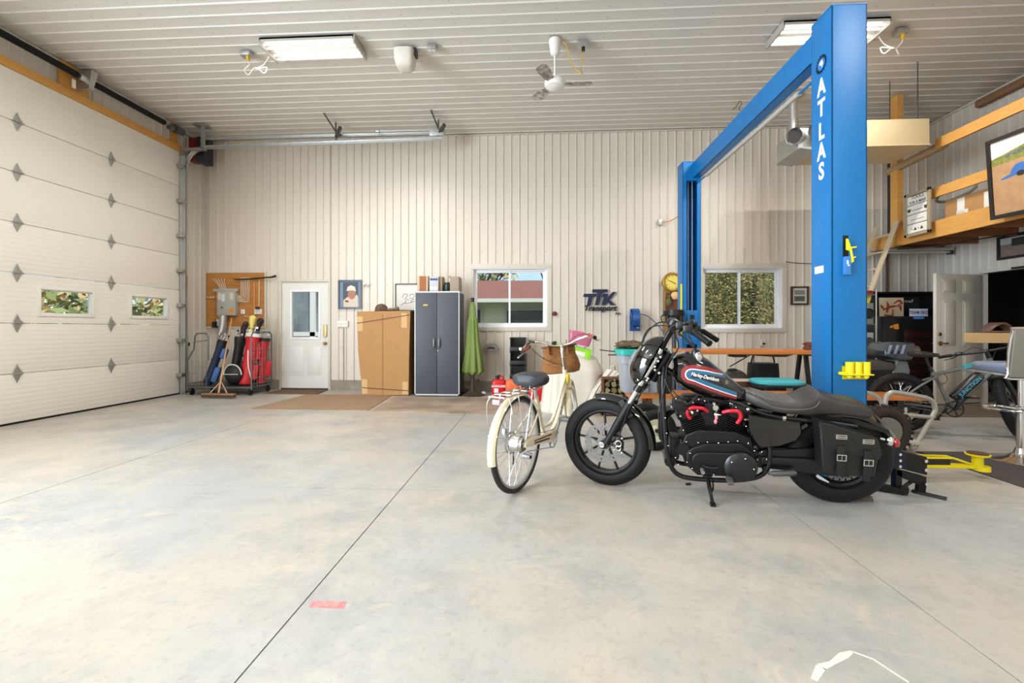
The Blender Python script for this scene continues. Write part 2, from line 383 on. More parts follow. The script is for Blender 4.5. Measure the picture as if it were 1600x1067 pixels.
# ---- overhead door 
dm=mat('overhead_door_skin',S(232,227,217),.45); N,L,b_=nodes(dm); tc=N.new('ShaderNodeTexCoord'); wv=N.new('ShaderNodeTexWave'); wv.bands_direction='Z'; wv.inputs['Scale'].default_value=5.2; wv.inputs['Distortion'].default_value=.2
L.new(tc.outputs['Object'],wv.inputs[0]); bp_=N.new('ShaderNodeBump'); bp_.inputs['Strength'].default_value=.12; bp_.inputs['Distance'].default_value=.01; L.new(wv.outputs[0],bp_.inputs['Height']); L.new(bp_.outputs[0],b_.inputs['Normal'])
d3=struct(bpy.data.objects.new('door_3',None)); COL.objects.link(d3); d3.location=(-6.5,GY0,0)
SH=4.39/7; XD=-6.5
DW=[(4.24,4.92),(5.57,6.255),(6.90,7.585)]; wz0,wz1=1.385,1.705
hw=mat('hinge_steel',(.5,.5,.48),.4,.9,noise=(40,.5,(.3,.3,.3)))
for k in range(7):
    b=MB(); z0=k*SH+.004+(.02 if k==0 else 0); z1=(k+1)*SH-.004
    if k==2:
        ye=GY0
        for a,c in DW: b.bb((XD-.05,ye,z0),(XD,a,z1)); b.bb((XD-.05,a,z0),(XD,c,wz0)); b.bb((XD-.05,a,wz1),(XD,c,z1)); ye=c
        b.bb((XD-.05,ye,z0),(XD,GY1,z1))
    else: b.bb((XD-.05,GY0,z0),(XD,GY1,z1),.004)
    sec=b.build('door_section',dm,d3,True)
    if k==2:
        for a,c in DW:
            b=MB(); t=.035
            for q in (((XD,a-t,wz0-t),(XD+.015,a,wz1+t)),((XD,c,wz0-t),(XD+.015,c+t,wz1+t)),((XD,a,wz1),(XD+.015,c,wz1+t)),((XD,a,wz0-t),(XD+.015,c,wz0))): b.bb(*q,.003)
            for q in (((XD-.05,a,wz0),(XD,a+.012,wz1)),((XD-.05,c-.012,wz0),(XD,c,wz1)),((XD-.05,a,wz0),(XD,c,wz0+.012)),((XD-.05,a,wz1-.012),(XD,c,wz1))): b.bb(*q)
            b.build('window_frame',whitep,sec,True); b=MB(); b.bb((XD-.03,a,wz0),(XD-.026,c,wz1)); b.build('pane',GLASS,sec,True)
def hinge(y,z):
    b=MB(); pts=[(0,.115),(.03,.05),(.06,.012),(.03,-.05),(0,-.115),(-.03,-.05),(-.045,0),(-.03,.05)]
    b.prism([(y+p,z+q) for p,q in pts],XD,XD+.012,'yz',.003); b.cyl((XD+.018,y-.05,z),(XD+.018,y+.06,z),.011,n=10)
    for q in (.075,-.075): b.cyl((XD+.012,y,z+q),(XD+.018,y,z+q),.009,n=8)
    return b
for k in range(1,7):
    for y in (4.05,5.30,6.55): hinge(y,k*SH).build('hinge',hw,d3,True)
b=MB(); b.bb((XD-.03,GY0,0),(XD+.005,GY1,.025)); b.build('bottom_seal',rubber,d3,True)
b=MB(); b.bb((XD,7.66,1.42),(XD+.002,7.72,1.53)); b.build('sticker',[mat('sticker_white',S(240,238,230),.5)],d3,True)
# open six-panel door, hinged at the doorway
dp=mat('panel_door_paint',S(204,197,184),.4)
b=MB(); t=.05
b.bb((XR-.02,DY0-t,0),(XR+.1,DY0,DZ+t)); b.bb((XR-.02,DY1,0),(XR+.1,DY1+t,DZ+t)); b.bb((XR-.02,DY0,DZ),(XR+.1,DY1,DZ+t)); d2=struct(b.build('door_2',mat('jamb_paint',S(206,202,194),.45)))
hp=Vector((XR-.03,DY1-.01,0)); fe=Vector((6.13,7.42,0)); dv=(fe-hp).normalized(); wv_=.92
M=Matrix.Translation(hp)@Matrix.Rotation(math.atan2(dv.y,dv.x),4,'Z')
b=MB(M); b.bb((0,-.022,.02),(wv_,.022,2.04),.002)
for (za,zb) in ((.2,.78),(.92,1.62),(1.74,1.95)):
    for xa in (.13,.53):
        for s in (-1,1):
            b.box((xa+.13,s*.0225,(za+zb)/2),(.26,.006,zb-za),.003); b.box((xa+.13,s*.026,(za+zb)/2),(.19,.012,zb-za-.07),.008)
ds=b.build('door_slab',dp,d2)
b=MB(M)
for s in (-1,1):
    b.cyl((.86,s*.02,.96),(.86,s*.045,.96),.032,n=18); b.tube([(.86,s*.045,.96),(.86,s*.07,.96),(.80,s*.075,.955),(.755,s*.07,.965)],.011,smooth=4); b.cyl((.86,s*.02,1.1),(.86,s*.04,1.1),.03,.024,18)
b.build('door_handle',brass,ds)
b=MB(); b.bb((XR-.035,6.98,DZ+.005),(XR-.02,7.18,DZ+.035),.004); b.build('closer_bracket',black,d2)
# dark store room beyond the doorway
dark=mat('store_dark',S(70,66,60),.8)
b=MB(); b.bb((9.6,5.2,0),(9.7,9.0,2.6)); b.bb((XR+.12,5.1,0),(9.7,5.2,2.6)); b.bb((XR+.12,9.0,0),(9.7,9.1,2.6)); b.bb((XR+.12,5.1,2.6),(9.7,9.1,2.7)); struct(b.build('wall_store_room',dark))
b=MB(); b.bb((XR+.12,5.1,-.1),(9.7,9.1,-.001)); struct(b.build('floor_store_room',conc))
# ================================================================= MOTORCYCLE  (x forward, y left, z up; origin under the rear axle)
MM=frameM((2.03,3.265),(.52,3.55),7.5)
moto=thing('motorcycle','black cruiser motorcycle with red, white and blue striped tank standing on its kickstand','motorcycle',M=MM)
def tread(b,c,R,w,h,n=72,sq=1.0):
    """tyre: rounded section (half width w, section height h) on outer radius R, axis y"""
    prof=[]
    for j in range(15):
        a=-PI*.62+PI*1.24*j/14; prof.append((R-h+h*max(math.cos(a),-.35)*1.0 if abs(a)<PI/2 else R-h+h*math.cos(a),w*math.sin(a) if abs(a)<PI/2 else math.copysign(w*math.sin(abs(a)),a)))
    ri=R-h*1.42; prof+= [(ri,prof[-1][1]*.8),(ri,prof[0][1]*.8),prof[0]]
    b.lathe(prof,c,(0,1,0),n); return ri
def disc_rotor(b,c,y,Ro,Ri,spokes=8,holes=48):
    """drilled brake rotor in the xz plane"""
    c=Vector(c); t=.0025; n=96
    rings=[(Ri,0),(Ri+(Ro-Ri)*.33,1),(Ri+(Ro-Ri)*.66,2),(Ro,0)]
    V=[[[b.v((c.x+r*math.cos(2*PI*i/n),y+s*t,c.z+r*math.sin(2*PI*i/n))) for i in range(n)] for r,_ in rings] for s in (-1,1)]
    skip=set()
    for i in range(n):
        if i%4==0: skip.add((0,i))
        if i%4==2: skip.add((1,i))
        if i%4==0: skip.add((2,i))
    for j in range(3):
        for i in range(n):
            k=(i+1)%n
            if (j,i) in skip:
                for (p,q) in (((j,i),(j,k)),((j,k),(j+1,k)),((j+1,k),(j+1,i)),((j+1,i),(j,i))):
                    b.f([V[0][p[0]][p[1]],V[0][q[0]][q[1]],V[1][q[0]][q[1]],V[1][p[0]][p[1]]])
                continue
            for s in (0,1):
                vs=[V[s][j][i],V[s][j][k],V[s][j+1][k],V[s][j+1][i]]; b.f(vs if s else vs[::-1])
    for i in range(n):
        k=(i+1)%n
        for j in (0,3): b.f([V[0][j][i],V[0][j][k],V[1][j][k],V[1][j][i]])
# --- front assembly, steered a little to the left
sh=Vector((1.165,0,.985)); sax=Vector((-.36,0,.665)).normalized()
SM=axisrot(sh,sax,math.radians(-15))
R=.333; FC=(1.535,0,R)
b=MB(SM); ri=tread(b,FC,R,.052,.062); fw=b.build('front_wheel',[rubber],moto)
b=MB(SM); b.lathe([(ri+.012,.03),(ri-.014,.036),(ri-.026,.03),(ri-.03,.0),(ri-.026,-.03),(ri-.014,-.036),(ri+.012,-.03),(ri+.004,0),(ri+.012,.03)],FC,(0,1,0),64)
b.cyl((FC[0],-.05,R),(FC[0],.05,R),.034,n=24)
for i in range(9):
    a=2*PI*i/9+.1; p=Vector((math.cos(a),0,math.sin(a))); c=Vector(FC)
    b.beam(c+p*.028,c+p*(ri-.02),.016,.020,.004,up=(0,1,0))
b.build('rim',wrink,fw)
b=MB(SM); disc_rotor(b,FC,.062,.15,.098); 
for i in range(6):
    a=2*PI*i/6; b.beam((FC[0]+.05*math.cos(a),.060,R+.05*math.sin(a)),(FC[0]+.103*math.cos(a+.25),.060,R+.103*math.sin(a+.25)),.018,.005)
b.cyl((FC[0],.05,R),(FC[0],.066,R),.055,n=24)
rotm=mat('rotor_steel',(.22,.21,.20),.45,1); b.build('brake_disc',rotm,fw)
b=MB(SM); b.cyl((FC[0],-.12,R),(FC[0],.125,R),.011); b.cyl((FC[0],.118,R),(FC[0],.132,R),.021,n=6); b.torus((FC[0],.128,R),(0,1,0),.017,.005,20,8); b.build('axle_nut',chrome,fw)
# forks: black lower sliders, chrome tubes
def ax_pt(z): t=(z-R)/(sh.z+.0-R); return Vector((FC[0]-.02+(sh.x+.02-FC[0])*t,0,z))
for s in (1,-1):
    y=.098*s; v=Vector((0,y,0))
    b=MB(SM); b.tube([ax_pt(R-.02)+v,ax_pt(.40)+v,ax_pt(.46)+v,ax_pt(.64)+v,ax_pt(.655)+v],[.026,.024,.028,.030,.026],n=16)
    b.cyl(ax_pt(R)+Vector((.01,y-.02,0)),ax_pt(R)+Vector((.01,y+.02,0)),.034,n=18)
    fk=b.build('fork_slider',wrink,moto)
    b=MB(SM); b.cyl(ax_pt(.65)+v,ax_pt(1.04)+v,.0205,n=20); b.build('fork_tube',chrome,fk)
    b=MB(SM); b.cyl(ax_pt(.745)+v,ax_pt(.79)+v,.028,n=18); b.cyl(ax_pt(.755)+v,ax_pt(.77)+v,.031,n=18); b.build('fork_bridge_sleeve',black,fk)
    b=MB(SM); c=ax_pt(1.04)+v; b.cyl(c,c+Vector((-.008,0,.016)),.019,n=16); b.build('fork_cap',chrome,fk)
b=MB(SM)
for z,w in ((.84,.05),(1.01,.045)):
    c=ax_pt(z); b.box(c,(.075,.25,.032),.012,Matrix.Rotation(-.5,3,'Y'))
b.cyl(ax_pt(.82)+Vector((-.05,0,0)),ax_pt(1.03)+Vector((-.05,0,0)),.03,n=18)
b.mi=1
for z in (.83,.845,.93,.97,1.0):
    for x in (-.03,.03): b.ell(ax_pt(z)+Vector((x,.125,.0)),(.009,.005,.009),10,6)
for q in ((.905,.02),(.885,-.02)): b.ell(ax_pt(q[0])+Vector((-.06+q[1],.1,0)),(.011,.008,.011),10,6)
b.build('triple_clamp',[black,bolt],moto)
# caliper
b=MB(SM); b.box((FC[0]-.118,.085,R+.02),(.055,.05,.105),.016,Matrix.Rotation(.15,3,'Y')); b.box((FC[0]-.085,.1,R+.05),(.05,.02,.04),.008)
b.mi=1; b.torus((FC[0]-.12,.112,R+.02),(0,1,0),.021,.004,24,8); b.torus((FC[0]-.12,.112,R-.012),(0,1,0),.017,.0035,24,8)
for q in ((-.145,.062),(-.09,-.03),(-.145,-.045),(-.07,.072)): b.ell((FC[0]+q[0],.113,R+q[1]),(.008,.006,.008),8,6)
b.build('brake_caliper',[black,bolt],moto)
# front fender: curved sheet over the wheel
b=MB(SM); n=26; rings=[]
for i in range(n+1):
    a=math.radians(76+106*i/n); rr=R+.022
    tp=1-.35*abs(2*i/n-1)**4; w=.066*tp; ring=[]
    for j in range(11):
        q=-1+2*j/10; r2=rr+.012*(1-q*q)-.028*abs(q)**3; ring.append((FC[0]+r2*math.cos(a),w*q,FC[2]+r2*math.sin(a)))
    for j in range(10,-1,-1):
        q=-1+2*j/10; r2=rr-.004+.012*(1-q*q)-.028*abs(q)**3; ring.append((FC[0]+r2*math.cos(a),w*q*.95,FC[2]+r2*math.sin(a)))
    rings.append(ring)
rings=[[Vector(p) for p in r] for r in rings]
b.loft(rings); b.mi=1
for y in (-.075,.075): b.beam((FC[0]-.12,y,R+.33),(FC[0]-.20,y*1.05,R+.22),.006,.04)
b.build('front_fender',[gloss,black],moto)
# headlight cowl: half bowl, open to the rear, with smoke screen above
cc=Vector((1.205,0,.935)); b=MB(SM@Matrix.Translation(cc)@Matrix.Rotation(math.radians(-26),4,'Y'))
def cowl(u,v,o=0):
    a=PI*u; t=v  # u around the rim, v from rim to nose
    th=-PI/2+PI*u*1; 
    ph=2*PI*u; rx=.14-o; ry=.165-o; rz=.218-o
    k=math.cos(t*PI/2)**.8 if t<1 else 0
    return (rx*math.sin(t*PI/2),ry*k*math.cos(ph),rz*k*math.sin(ph)*(1 if math.sin(ph)>0 else .92))
b.grid(lambda u,v:cowl(u,v),40,12); b.grid(lambda u,v:cowl(1-u,v,.006),40,12)
b.build('headlight_cowl',gloss,moto)
b=MB(SM@Matrix.Translation(cc)@Matrix.Rotation(math.radians(-26),4,'Y')); b.lathe([(.088,.118),(.08,.135),(.05,.152),(0,.158)],(0,0,-.02),(1,0,0),28); b.build('headlamp',mat('lamp_lens',(.25,.26,.28),.05,.2,coat=1),moto)
# handlebars: risers, bar with rise, grips, levers, switches
bars=mat('bar_black',S(18,18,19),.3,.3)
b=MB(SM)
for s in (1,-1): b.tube([(1.155,.045*s,1.01),(1.12,.05*s,1.10),(1.075,.055*s,1.185)],.015,n=14,smooth=3)
b.tube([(.80,.40,1.115),(.90,.31,1.185),(1.02,.20,1.215),(1.075,.055,1.19),(1.075,-.055,1.19),(1.02,-.20,1.215),(.90,-.31,1.185),(.80,-.40,1.115)],.0125,n=14,smooth=5); hb=b.build('handlebar',bars,moto)
for s in (1,-1):
    b=MB(SM); p0=Vector((.895,.315*s,1.182));p1=Vector((.80,.40*s,1.115)); b.cyl(p0,p1,.0185,n=20); b.cyl(p1,p1+(p1-p0).normalized()*.006,.021,n=20); d=(p1-p0)
    for k in range(9): q=p0+d*(.08+.1*k); b.cyl(q,q+d*.03,.0198,n=20)
    b.build('grip',rubber,hb)
    b=MB(SM); b.box((.935,.28*s,1.20),(.055,.06,.05),.012); b.box((.985,.23*s,1.222),(.06,.045,.045),.012); b.ell((.95,.27*s,1.235),(.02,.022,.015)); b.build('switch_housing',black,hb)
    b=MB(SM); b.tube([(.97,.25*s,1.20),(.985,.31*s,1.17),(.93,.37*s,1.13),(.88,.43*s,1.09)],[.009,.008,.006,.008],n=10,smooth=4); b.build('brake_lever' if s<0 else 'clutch_lever',black,hb)
b=MB(SM); b.lathe([(0,.0),(.045,.0),(.05,.012),(.045,.05),(.02,.06),(0,.06)],(1.07,0,1.215),(-.45,0,.9),24); b.build('speedometer',black,hb)
b=MB(SM); b.tube([(.96,-.26,1.2),(.96,-.27,1.25)],.005); b.ell((.96,-.26,1.235),(.035,.045,.028)); b.build('brake_reservoir',black,hb)
b=MB(SM); b.tube([(.94,.29,1.18),(.90,.32,1.10),(.88,.33,1.06)],.006,smooth=3); b.ell((.875,.335,1.035),(.03,.022,.045),16,10,Matrix.Rotation(.3,3,'Y')); mr=b.build('mirror',black,hb)
b=MB(SM); b.ell((.866,.338,1.03),(.024,.022,.036),16,10,Matrix.Rotation(.3,3,'Y')); b.build('mirror_glass',chrome,mr)
# cables
cb=mat('cable_black',S(20,20,20),.5)
for pts in ([(1.05,.23,1.22),(1.20,.15,1.20),(1.27,.06,1.05),(1.2,.02,.88),(1.1,.06,.78)],[(1.05,-.23,1.22),(1.19,-.15,1.24),(1.28,-.06,1.10),(1.2,-.02,.92),(1.08,-.06,.75)],[(1.04,.24,1.2),(1.0,.2,1.08),(1.08,.12,.95),(1.10,.10,.8),(1.14,.10,.6)],[(1.08,.10,.78),(.98,.16,.70),(.9,.15,.76),(.82,.14,.68)],[(1.2,.09,.8),(1.32,.12,.66),(1.38,.12,.5),(1.42,.1,.38)],[(1.13,.13,.86),(1.06,.17,.72),(.98,.16,.66),(.94,.15,.6)]):
    b=MB(SM if pts[0][2]>1.1 or pts[0][0]>1.19 else None); b.tube(pts,.0045,n=8,smooth=6); b.build('cable',cb,moto)
# --- frame
b=MB()
for s in (1,-1):
    b.tube([(1.13,.04*s,.93),(1.135,.085*s,.80),(1.125,.11*s,.55),(1.10,.125*s,.30),(1.04,.12*s,.17),(.90,.12*s,.14),(.60,.12*s,.16),(.46,.12*s,.24),(.45,.12*s,.45),(.50,.11*s,.60)],.0165,n=12,smooth=5)
    b.tube([(1.10,.04*s,.90),(.9,.05*s,.78),(.62,.08*s,.68),(.45,.10*s,.62),(.15,.125*s,.60),(-.05,.135*s,.58)],.015,n=12,smooth=4)
b.cyl((1.17,0,.84),(1.09,0,1.0),.032,n=20); b.box((1.12,0,.80),(.10,.12,.14),.02); b.mi=1
for p in ((1.12,.13,.58),(1.11,.135,.47),(1.10,.14,.38),(1.05,.15,.30),(1.03,.15,.25),(.98,.15,.42),(1.0,.14,.50),(.56,.14,.54),(.53,.14,.50),(.60,.14,.55),(.57,.14,.60),(.99,.12,.70),(1.05,.12,.72),(.90,.12,.72),(.86,.12,.71),(.70,.12,.70),(.66,.11,.67),(1.08,.12,.66),(.50,.15,.38),(.47,.15,.33)): b.ell(p,(.0052,.005,.0052),8,6)
fr_=b.build('frame',[black,bolt],moto)
b=MB(); b.box((1.135,0,.50),(.03,.17,.22),.008)
for k in range(14): b.box((1.152,0,.40+k*.015),(.008,.16,.003))
b.build('oil_cooler',black,moto)
# --- engine: crankcase, two finned cylinders, heads, rocker boxes
eng=wrink
b=MB(); b.prism([(.98,.24),(1.02,.36),(.98,.46),(.90,.50),(.66,.50),(.56,.46),(.52,.30),(.58,.18),(.90,.17)],-.13,.13,'xz',.015); en=b.build('engine_case',eng,moto)
for nm,(cx,ang) in (('front',(.90,22)),('rear',(.72,-24))):
    Mx=Matrix.Translation((cx,0,.46))@Matrix.Rotation(math.radians(ang),4,'Y')
    b=MB(Mx)
    b.cyl((0,0,-.02),(0,0,.14),.058,n=24)
    for k in range(9):
        z=.012+k*.0145; b.box((0,0,z),(.155,.19,.005),.018)
    b.build('cylinder',eng,en)
    b=MB(Mx); b.box((0,0,.155),(.15,.18,.035),.015)
    for k in range(4): b.box((0,0,.142+k*.013),(.17,.205,.005),.018)
    b.box((0,0,.215),(.135,.17,.05),.022,seg=4); b.box((0,0,.247),(.11,.13,.025),.012)
    b.mi=1
    for x in (-.055,0,.055): b.ell((x,.088,.222),(.007,.006,.007),8,6)
    for x in (-.06,.06): b.cyl((x,.095,.165),(x,.108,.165),.008,n=6)
    b.cyl((-.02,.09,.16),(-.02,.125,.17),.011,n=10)
    b.build('rocker_box',[eng,bolt],en)
b=MB(); b.cyl((1.0,.05,.36),(1.0,.15,.36),.042,n=24); b.cyl((1.04,0,.27),(1.10,0,.27),.045,n=20); b.build('oil_filter',black,moto)
# throttle body and coil between the cylinders, key and fob
b=MB(); b.box((.81,.02,.64),(.10,.16,.10),.02); b.box((.80,.075,.60),(.045,.035,.14),.008,Matrix.Rotation(.12,3,'Y')); b.cyl((.81,-.08,.62),(.81,-.17,.62),.075,n=28); b.box((1.0,.08,.66),(.12,.08,.07),.015); b.build('throttle_body',black,moto)
b=MB(); b.cyl((.792,.10,.665),(.792,.125,.665),.019,n=18); b.box((.79,.13,.655),(.006,.012,.04),.002); b.cyl((.80,.09,.69),(.80,.11,.69),.01,n=8); ks=b.build('ignition_switch',chrome,moto)
b=MB(); b.ell((.787,.135,.60),(.010,.006,.018)); b.ell((.792,.137,.572),(.011,.008,.017)); b.build('key_fob',mat('fob_pink',S(225,130,150),.4),ks); b=MB(); b.prism([(.80,.63),(.755,.618),(.80,.612)],.125,.131,'xz'); b.build('key',mat('key_white',S(230,225,215),.4),ks)
redw=mat('red_lead',S(206,22,48),.35)
b=MB(); b.tube([(.955,.13,.585),(.975,.14,.625),(.95,.145,.665),(.88,.145,.665),(.845,.125,.64)],.0125,n=12,smooth=5); b.build('spark_plug_lead',redw,moto)
b=MB(); b.tube([(.655,.13,.565),(.635,.14,.61),(.65,.145,.65),(.70,.145,.655),(.745,.12,.635)],.0125,n=12,smooth=5); b.build('spark_plug_lead',redw,moto)
# primary cover: long rounded cover with a round derby end
def outline(cs,k=14):
    """convex outline around circles (x,z,r) given in order, counter clockwise"""
    pts=[]
    for x,z,r in cs:
        for i in range(40): a=2*PI*i/40; pts.append((x+r*math.cos(a),z+r*math.sin(a)))
    pts=sorted(set((round(p[0],5),round(p[1],5)) for p in pts))
    def half(P_):
        h=[]
        for p in P_:
            while len(h)>1 and (h[-1][0]-h[-2][0])*(p[1]-h[-2][1])-(h[-1][1]-h[-2][1])*(p[0]-h[-2][0])<=0: h.pop()
            h.append(p)
        return h
    a=half(pts); c=half(pts[::-1]); return a[:-1]+c[:-1]
b=MB(); b.prism(outline([(.895,.305,.085),(.65,.30,.118),(.84,.345,.07),(.65,.35,.08)]),.10,.158,'xz',.014); b.prism(outline([(.885,.30,.06),(.66,.285,.085)]),.155,.182,'xz',.016)
prim=b
b=prim; b.mi=1
for x,z in ((.955,.345),(.905,.425),(.845,.432),(.775,.43),(.715,.442),(.655,.452),(.59,.44),(.55,.39),(.975,.28),(.94,.235),(.87,.20),(.80,.20),(.53,.33),(.535,.24),(.60,.175),(.70,.17),(.80,.325),(.77,.33)): b.ell((x,.165,z),(.005,.005,.005),8,6)
for i in range(3): a=.6+2*PI*i/5; b.ell((.635+.075*math.cos(a),.208,.275+.075*math.sin(a)),(.0055,.005,.0055),8,6)
pc=b.build('primary_cover',[eng,bolt],moto)
b=MB(); b.lathe([(.105,0),(.104,.012),(.085,.026),(.05,.034),(0,.036)],(.635,.178,.275),(0,1,0),44); b.build('derby_cover',mat('derby_black',S(26,26,28),.3),pc)
b=MB(); b.tube([(.88,.185,.27),(.82,.20,.262),(.775,.20,.272)],.008,smooth=3); b.cyl((.885,.19,.262),(.885,.235,.255),.011,n=12); b.build('gear_lever',black,moto)
b=MB(); b.cyl((.885,.22,.257),(.885,.262,.252),.013,n=14); b.build('gear_peg',mat('peg_steel',(.4,.4,.4),.4,.8),moto)
# mid foot peg, stand, exhaust
for s in (1,-1):
    b=MB(); b.tube([(.70,.12*s,.21),(.71,.19*s,.20)],.012); b.box((.712,.235*s,.195),(.038,.09,.022),.006,Matrix.Rotation(.1,3,'Y'))
    for k in range(4): b.box((.712,(.20+k*.02)*s,.208),(.036,.008,.006),.002)
    b.build('foot_peg',mat('peg_grey',S(88,86,82),.5,.3),moto)
Mi=MM.inverted(); kp=lambda p:(Mi@Vector(p))
b=MB(); a0=Vector((.83,.10,.155)); e=kp((1.165,3.13,.012)); d=e-a0
b.tube([a0,a0+d*.3,a0+d*.75,e],[.015,.014,.011,.013],n=12,smooth=3); b.box(e+Vector((0,.005,0)),(.035,.05,.016),.006); b.box(a0,(.06,.05,.03),.008)
b.tube([a0+Vector((-.03,.02,0)),a0+d*.45+Vector((-.022,0,0)),a0+d*.6],.006,smooth=3); b.build('kickstand',black,moto)
b=MB()
b.tube([(1.0,-.10,.60),(1.10,-.12,.50),(1.06,-.16,.30),(.9,-.18,.25),(.4,-.18,.24),(.0,-.18,.26),(-.25,-.18,.27)],[.024,.024,.026,.03,.04,.04,.038],n=18,smooth=5)
b.tube([(.63,-.10,.60),(.58,-.14,.5),(.5,-.18,.36),(.35,-.18,.34),(-.2,-.18,.36)],[.024,.024,.03,.04,.038],n=18,smooth=5)
b.build('exhaust',black,moto)
# --- tank with stripes and lettering that follow its skin
TT=[(.575,.725,.020,.05),(.60,.735,.05,.072),(.66,.76,.075,.098),(.74,.80,.105,.122),(.83,.847,.135,.136),(.92,.885,.14,.142),(.99,.905,.125,.138),(1.04,.915,.10,.122),(1.062,.92,.06,.08)]
def tsec(x): return lerp(TT,x)   # zc,h,w
def ty(x,z,o=0):
    zc,h,w=tsec(x); t=min(1,abs((z-zc)/h)); return w*(1-t**2.6)**(1/2.6)+o
b=MB(); xs_=[.575,.583,.60,.63,.66,.70,.74,.785,.83,.875,.92,.955,.99,1.02,1.04,1.055,1.062]
b.loft([sup(x,tsec(x)[0],tsec(x)[2],tsec(x)[1],2.6,40) for x in xs_]); 
metalf=mat('black_pearl',S(10,9,8),.14,.3,coat=1,noise=(400,.25,S(26,22,18))); tank=b.build('fuel_tank',metalf,moto)
b=MB(); b.lathe([(0,.014),(.022,.016),(.03,.010),(.032,-.02)],(.90,0,1.018),(-.25,0,1),24); b.lathe([(.045,-.012),(.04,.002),(.03,.004)],(.90,0,1.018),(-.25,0,1),28); b.build('tank_cap',chrome,tank)
def band(pts_top,pts_bot,o,name,m,n=28):
    """decal strip between two polylines (x,z), laid on the left side of the tank"""
    def at(P_,t):
        L_=[0]
        for a,c in zip(P_,P_[1:]): L_.append(L_[-1]+math.dist(a,c))
        s=t*L_[-1]
        for i in range(len(P_)-1):
            if s<=L_[i+1]+1e-9:
                q=(s-L_[i])/max(1e-9,L_[i+1]-L_[i]); return (P_[i][0]+(P_[i+1][0]-P_[i][0])*q,P_[i][1]+(P_[i+1][1]-P_[i][1])*q)
        return P_[-1]
    b=MB()
    def fn(u,v):
        a=at(pts_top,u);c=at(pts_bot,u); x=a[0]+(c[0]-a[0])*v; z=a[1]+(c[1]-a[1])*v; return (x,ty(x,z,o),z)
    b.grid(fn,n,5); b.build(name,m,tank,fix=False)
# racetrack stripes: outer red, white line, inner blue, centre dark (x decreases to the rear)
def track(o):  # loop inset by o: from upper rear, round the front, to lower rear
    p=[(.755-o*1.2,.915-o),(.85,.952-o),(.94,.966-o)]
    cx,cz,r=.955,.898,.068-o
    for i in range(9): a=PI/2-PI*1.07*i/8; p.append((cx+r*math.cos(a)*1.0,cz+r*math.sin(a)+.0))
    p+=[(.86,.795+o*.95),(.76,.758+o*.9),(.655,.720+o*.85)]
    return p
dr=mat('decal_red',S(140,30,38),.2,coat=1); dw=mat('decal_white',S(225,222,225),.2,coat=1); db=mat('decal_blue',S(24,98,134),.2,coat=1); dk=mat('decal_dark',S(16,18,26),.2,coat=1)
band(track(0),track(.026),.0015,'red_stripe',dr); band(track(.025),track(.033),.0018,'white_stripe',dw); band(track(.032),track(.064),.0016,'blue_stripe',db)
band([(.70,.868),(.80,.890),(.93,.910),(.955,.908)],[(.68,.805),(.80,.843),(.90,.870),(.955,.876)],.0020,'dark_panel',dk)
# lettering runs along the slope of the panel
tp0=Vector((.965,.905)); tdir=Vector((-.29,-.070)).normalized(); tup=Vector((-tdir.y*-1,0)); tup=Vector((tdir.y,-tdir.x)); 
if tup.y<0: tup=-tup
b=MB()
def tmap(c,o=.0035,base=(.865,.884)):
    x=base[0]+tdir.x*c.x+tup.x*c.y; z=base[1]+tdir.y*c.x+tup.y*c.y; return Vector((x,ty(x,z,o)+c.z,z))
b.text('Harley-Davidson',.034,None,.0004,fn=tmap,bold=.0009,shear=.1,sx=.80); b.build('lettering',mat('letter_white',S(235,235,230),.3),tank)
b=MB(); 
base=(.722,.845); 
for r0,r1 in ((.011,.009),): 
    n=24; A=[b.v((base[0]+r0*math.cos(2*PI*i/n),ty(base[0]+r0*math.cos(2*PI*i/n),base[1]+r0*math.sin(2*PI*i/n),.0035),base[1]+r0*math.sin(2*PI*i/n))) for i in range(n)]; B=[b.v((base[0]+r1*math.cos(2*PI*i/n),ty(base[0]+r1*math.cos(2*PI*i/n),base[1]+r1*math.sin(2*PI*i/n),.0035),base[1]+r1*math.sin(2*PI*i/n))) for i in range(n)]; b.bridge(A,B)
b.text('1',.016,None,.0003,fn=lambda c:tmap(c,.0036,base),bold=.0006); b.build('round_emblem',mat('emblem_gold',S(190,190,160),.3),tank,fix=False)
# --- seat: solo cup then step up to the pillion pad, with quilting lines
ST_=[(.605,.735,.02,.035),(.59,.738,.040,.075),(.52,.715,.050,.115),(.44,.690,.048,.14),(.36,.680,.045,.15),(.29,.680,.047,.15),(.235,.687,.062,.148),(.195,.700,.078,.14),(.165,.708,.082,.135),(.13,.704,.074,.13),(.02,.688,.052,.125),(-.08,.676,.048,.12),(-.14,.664,.036,.11),(-.155,.660,.02,.09)]
b=MB(); b.loft([sup(x,zc,w,h,3.2 if x>.24 else 4.2,40) for x,zc,h,w in ST_]); seat=b.build('seat',mat('seat_leather',S(54,50,48),.36,bump=(220,.25)),moto,ang=50)
qm=mat('seat_stitch',S(98,94,88),.6)
def stop(x,y):
    T=sorted([(q[0],)+q[1:] for q in ST_]); zc,h,w=lerp(T,x); t=min(.98,abs(y/w)); return zc+h*(1-t**3.2)**(1/3.2)
b=MB()
for k in range(-7,8):
    for sg in (1,-1):
        pts=[]
        for i in range(13):
            x=.30+.25*i/12; y=k*.028+sg*(x-.42)*.9
            if abs(y)<.125*(1 if x<.5 else .8): pts.append((x,y,stop(x,y)+.0006))
        if len(pts)>2: b.tube(pts,.0032,n=5)
b.build('quilting',qm,seat)
b=MB()
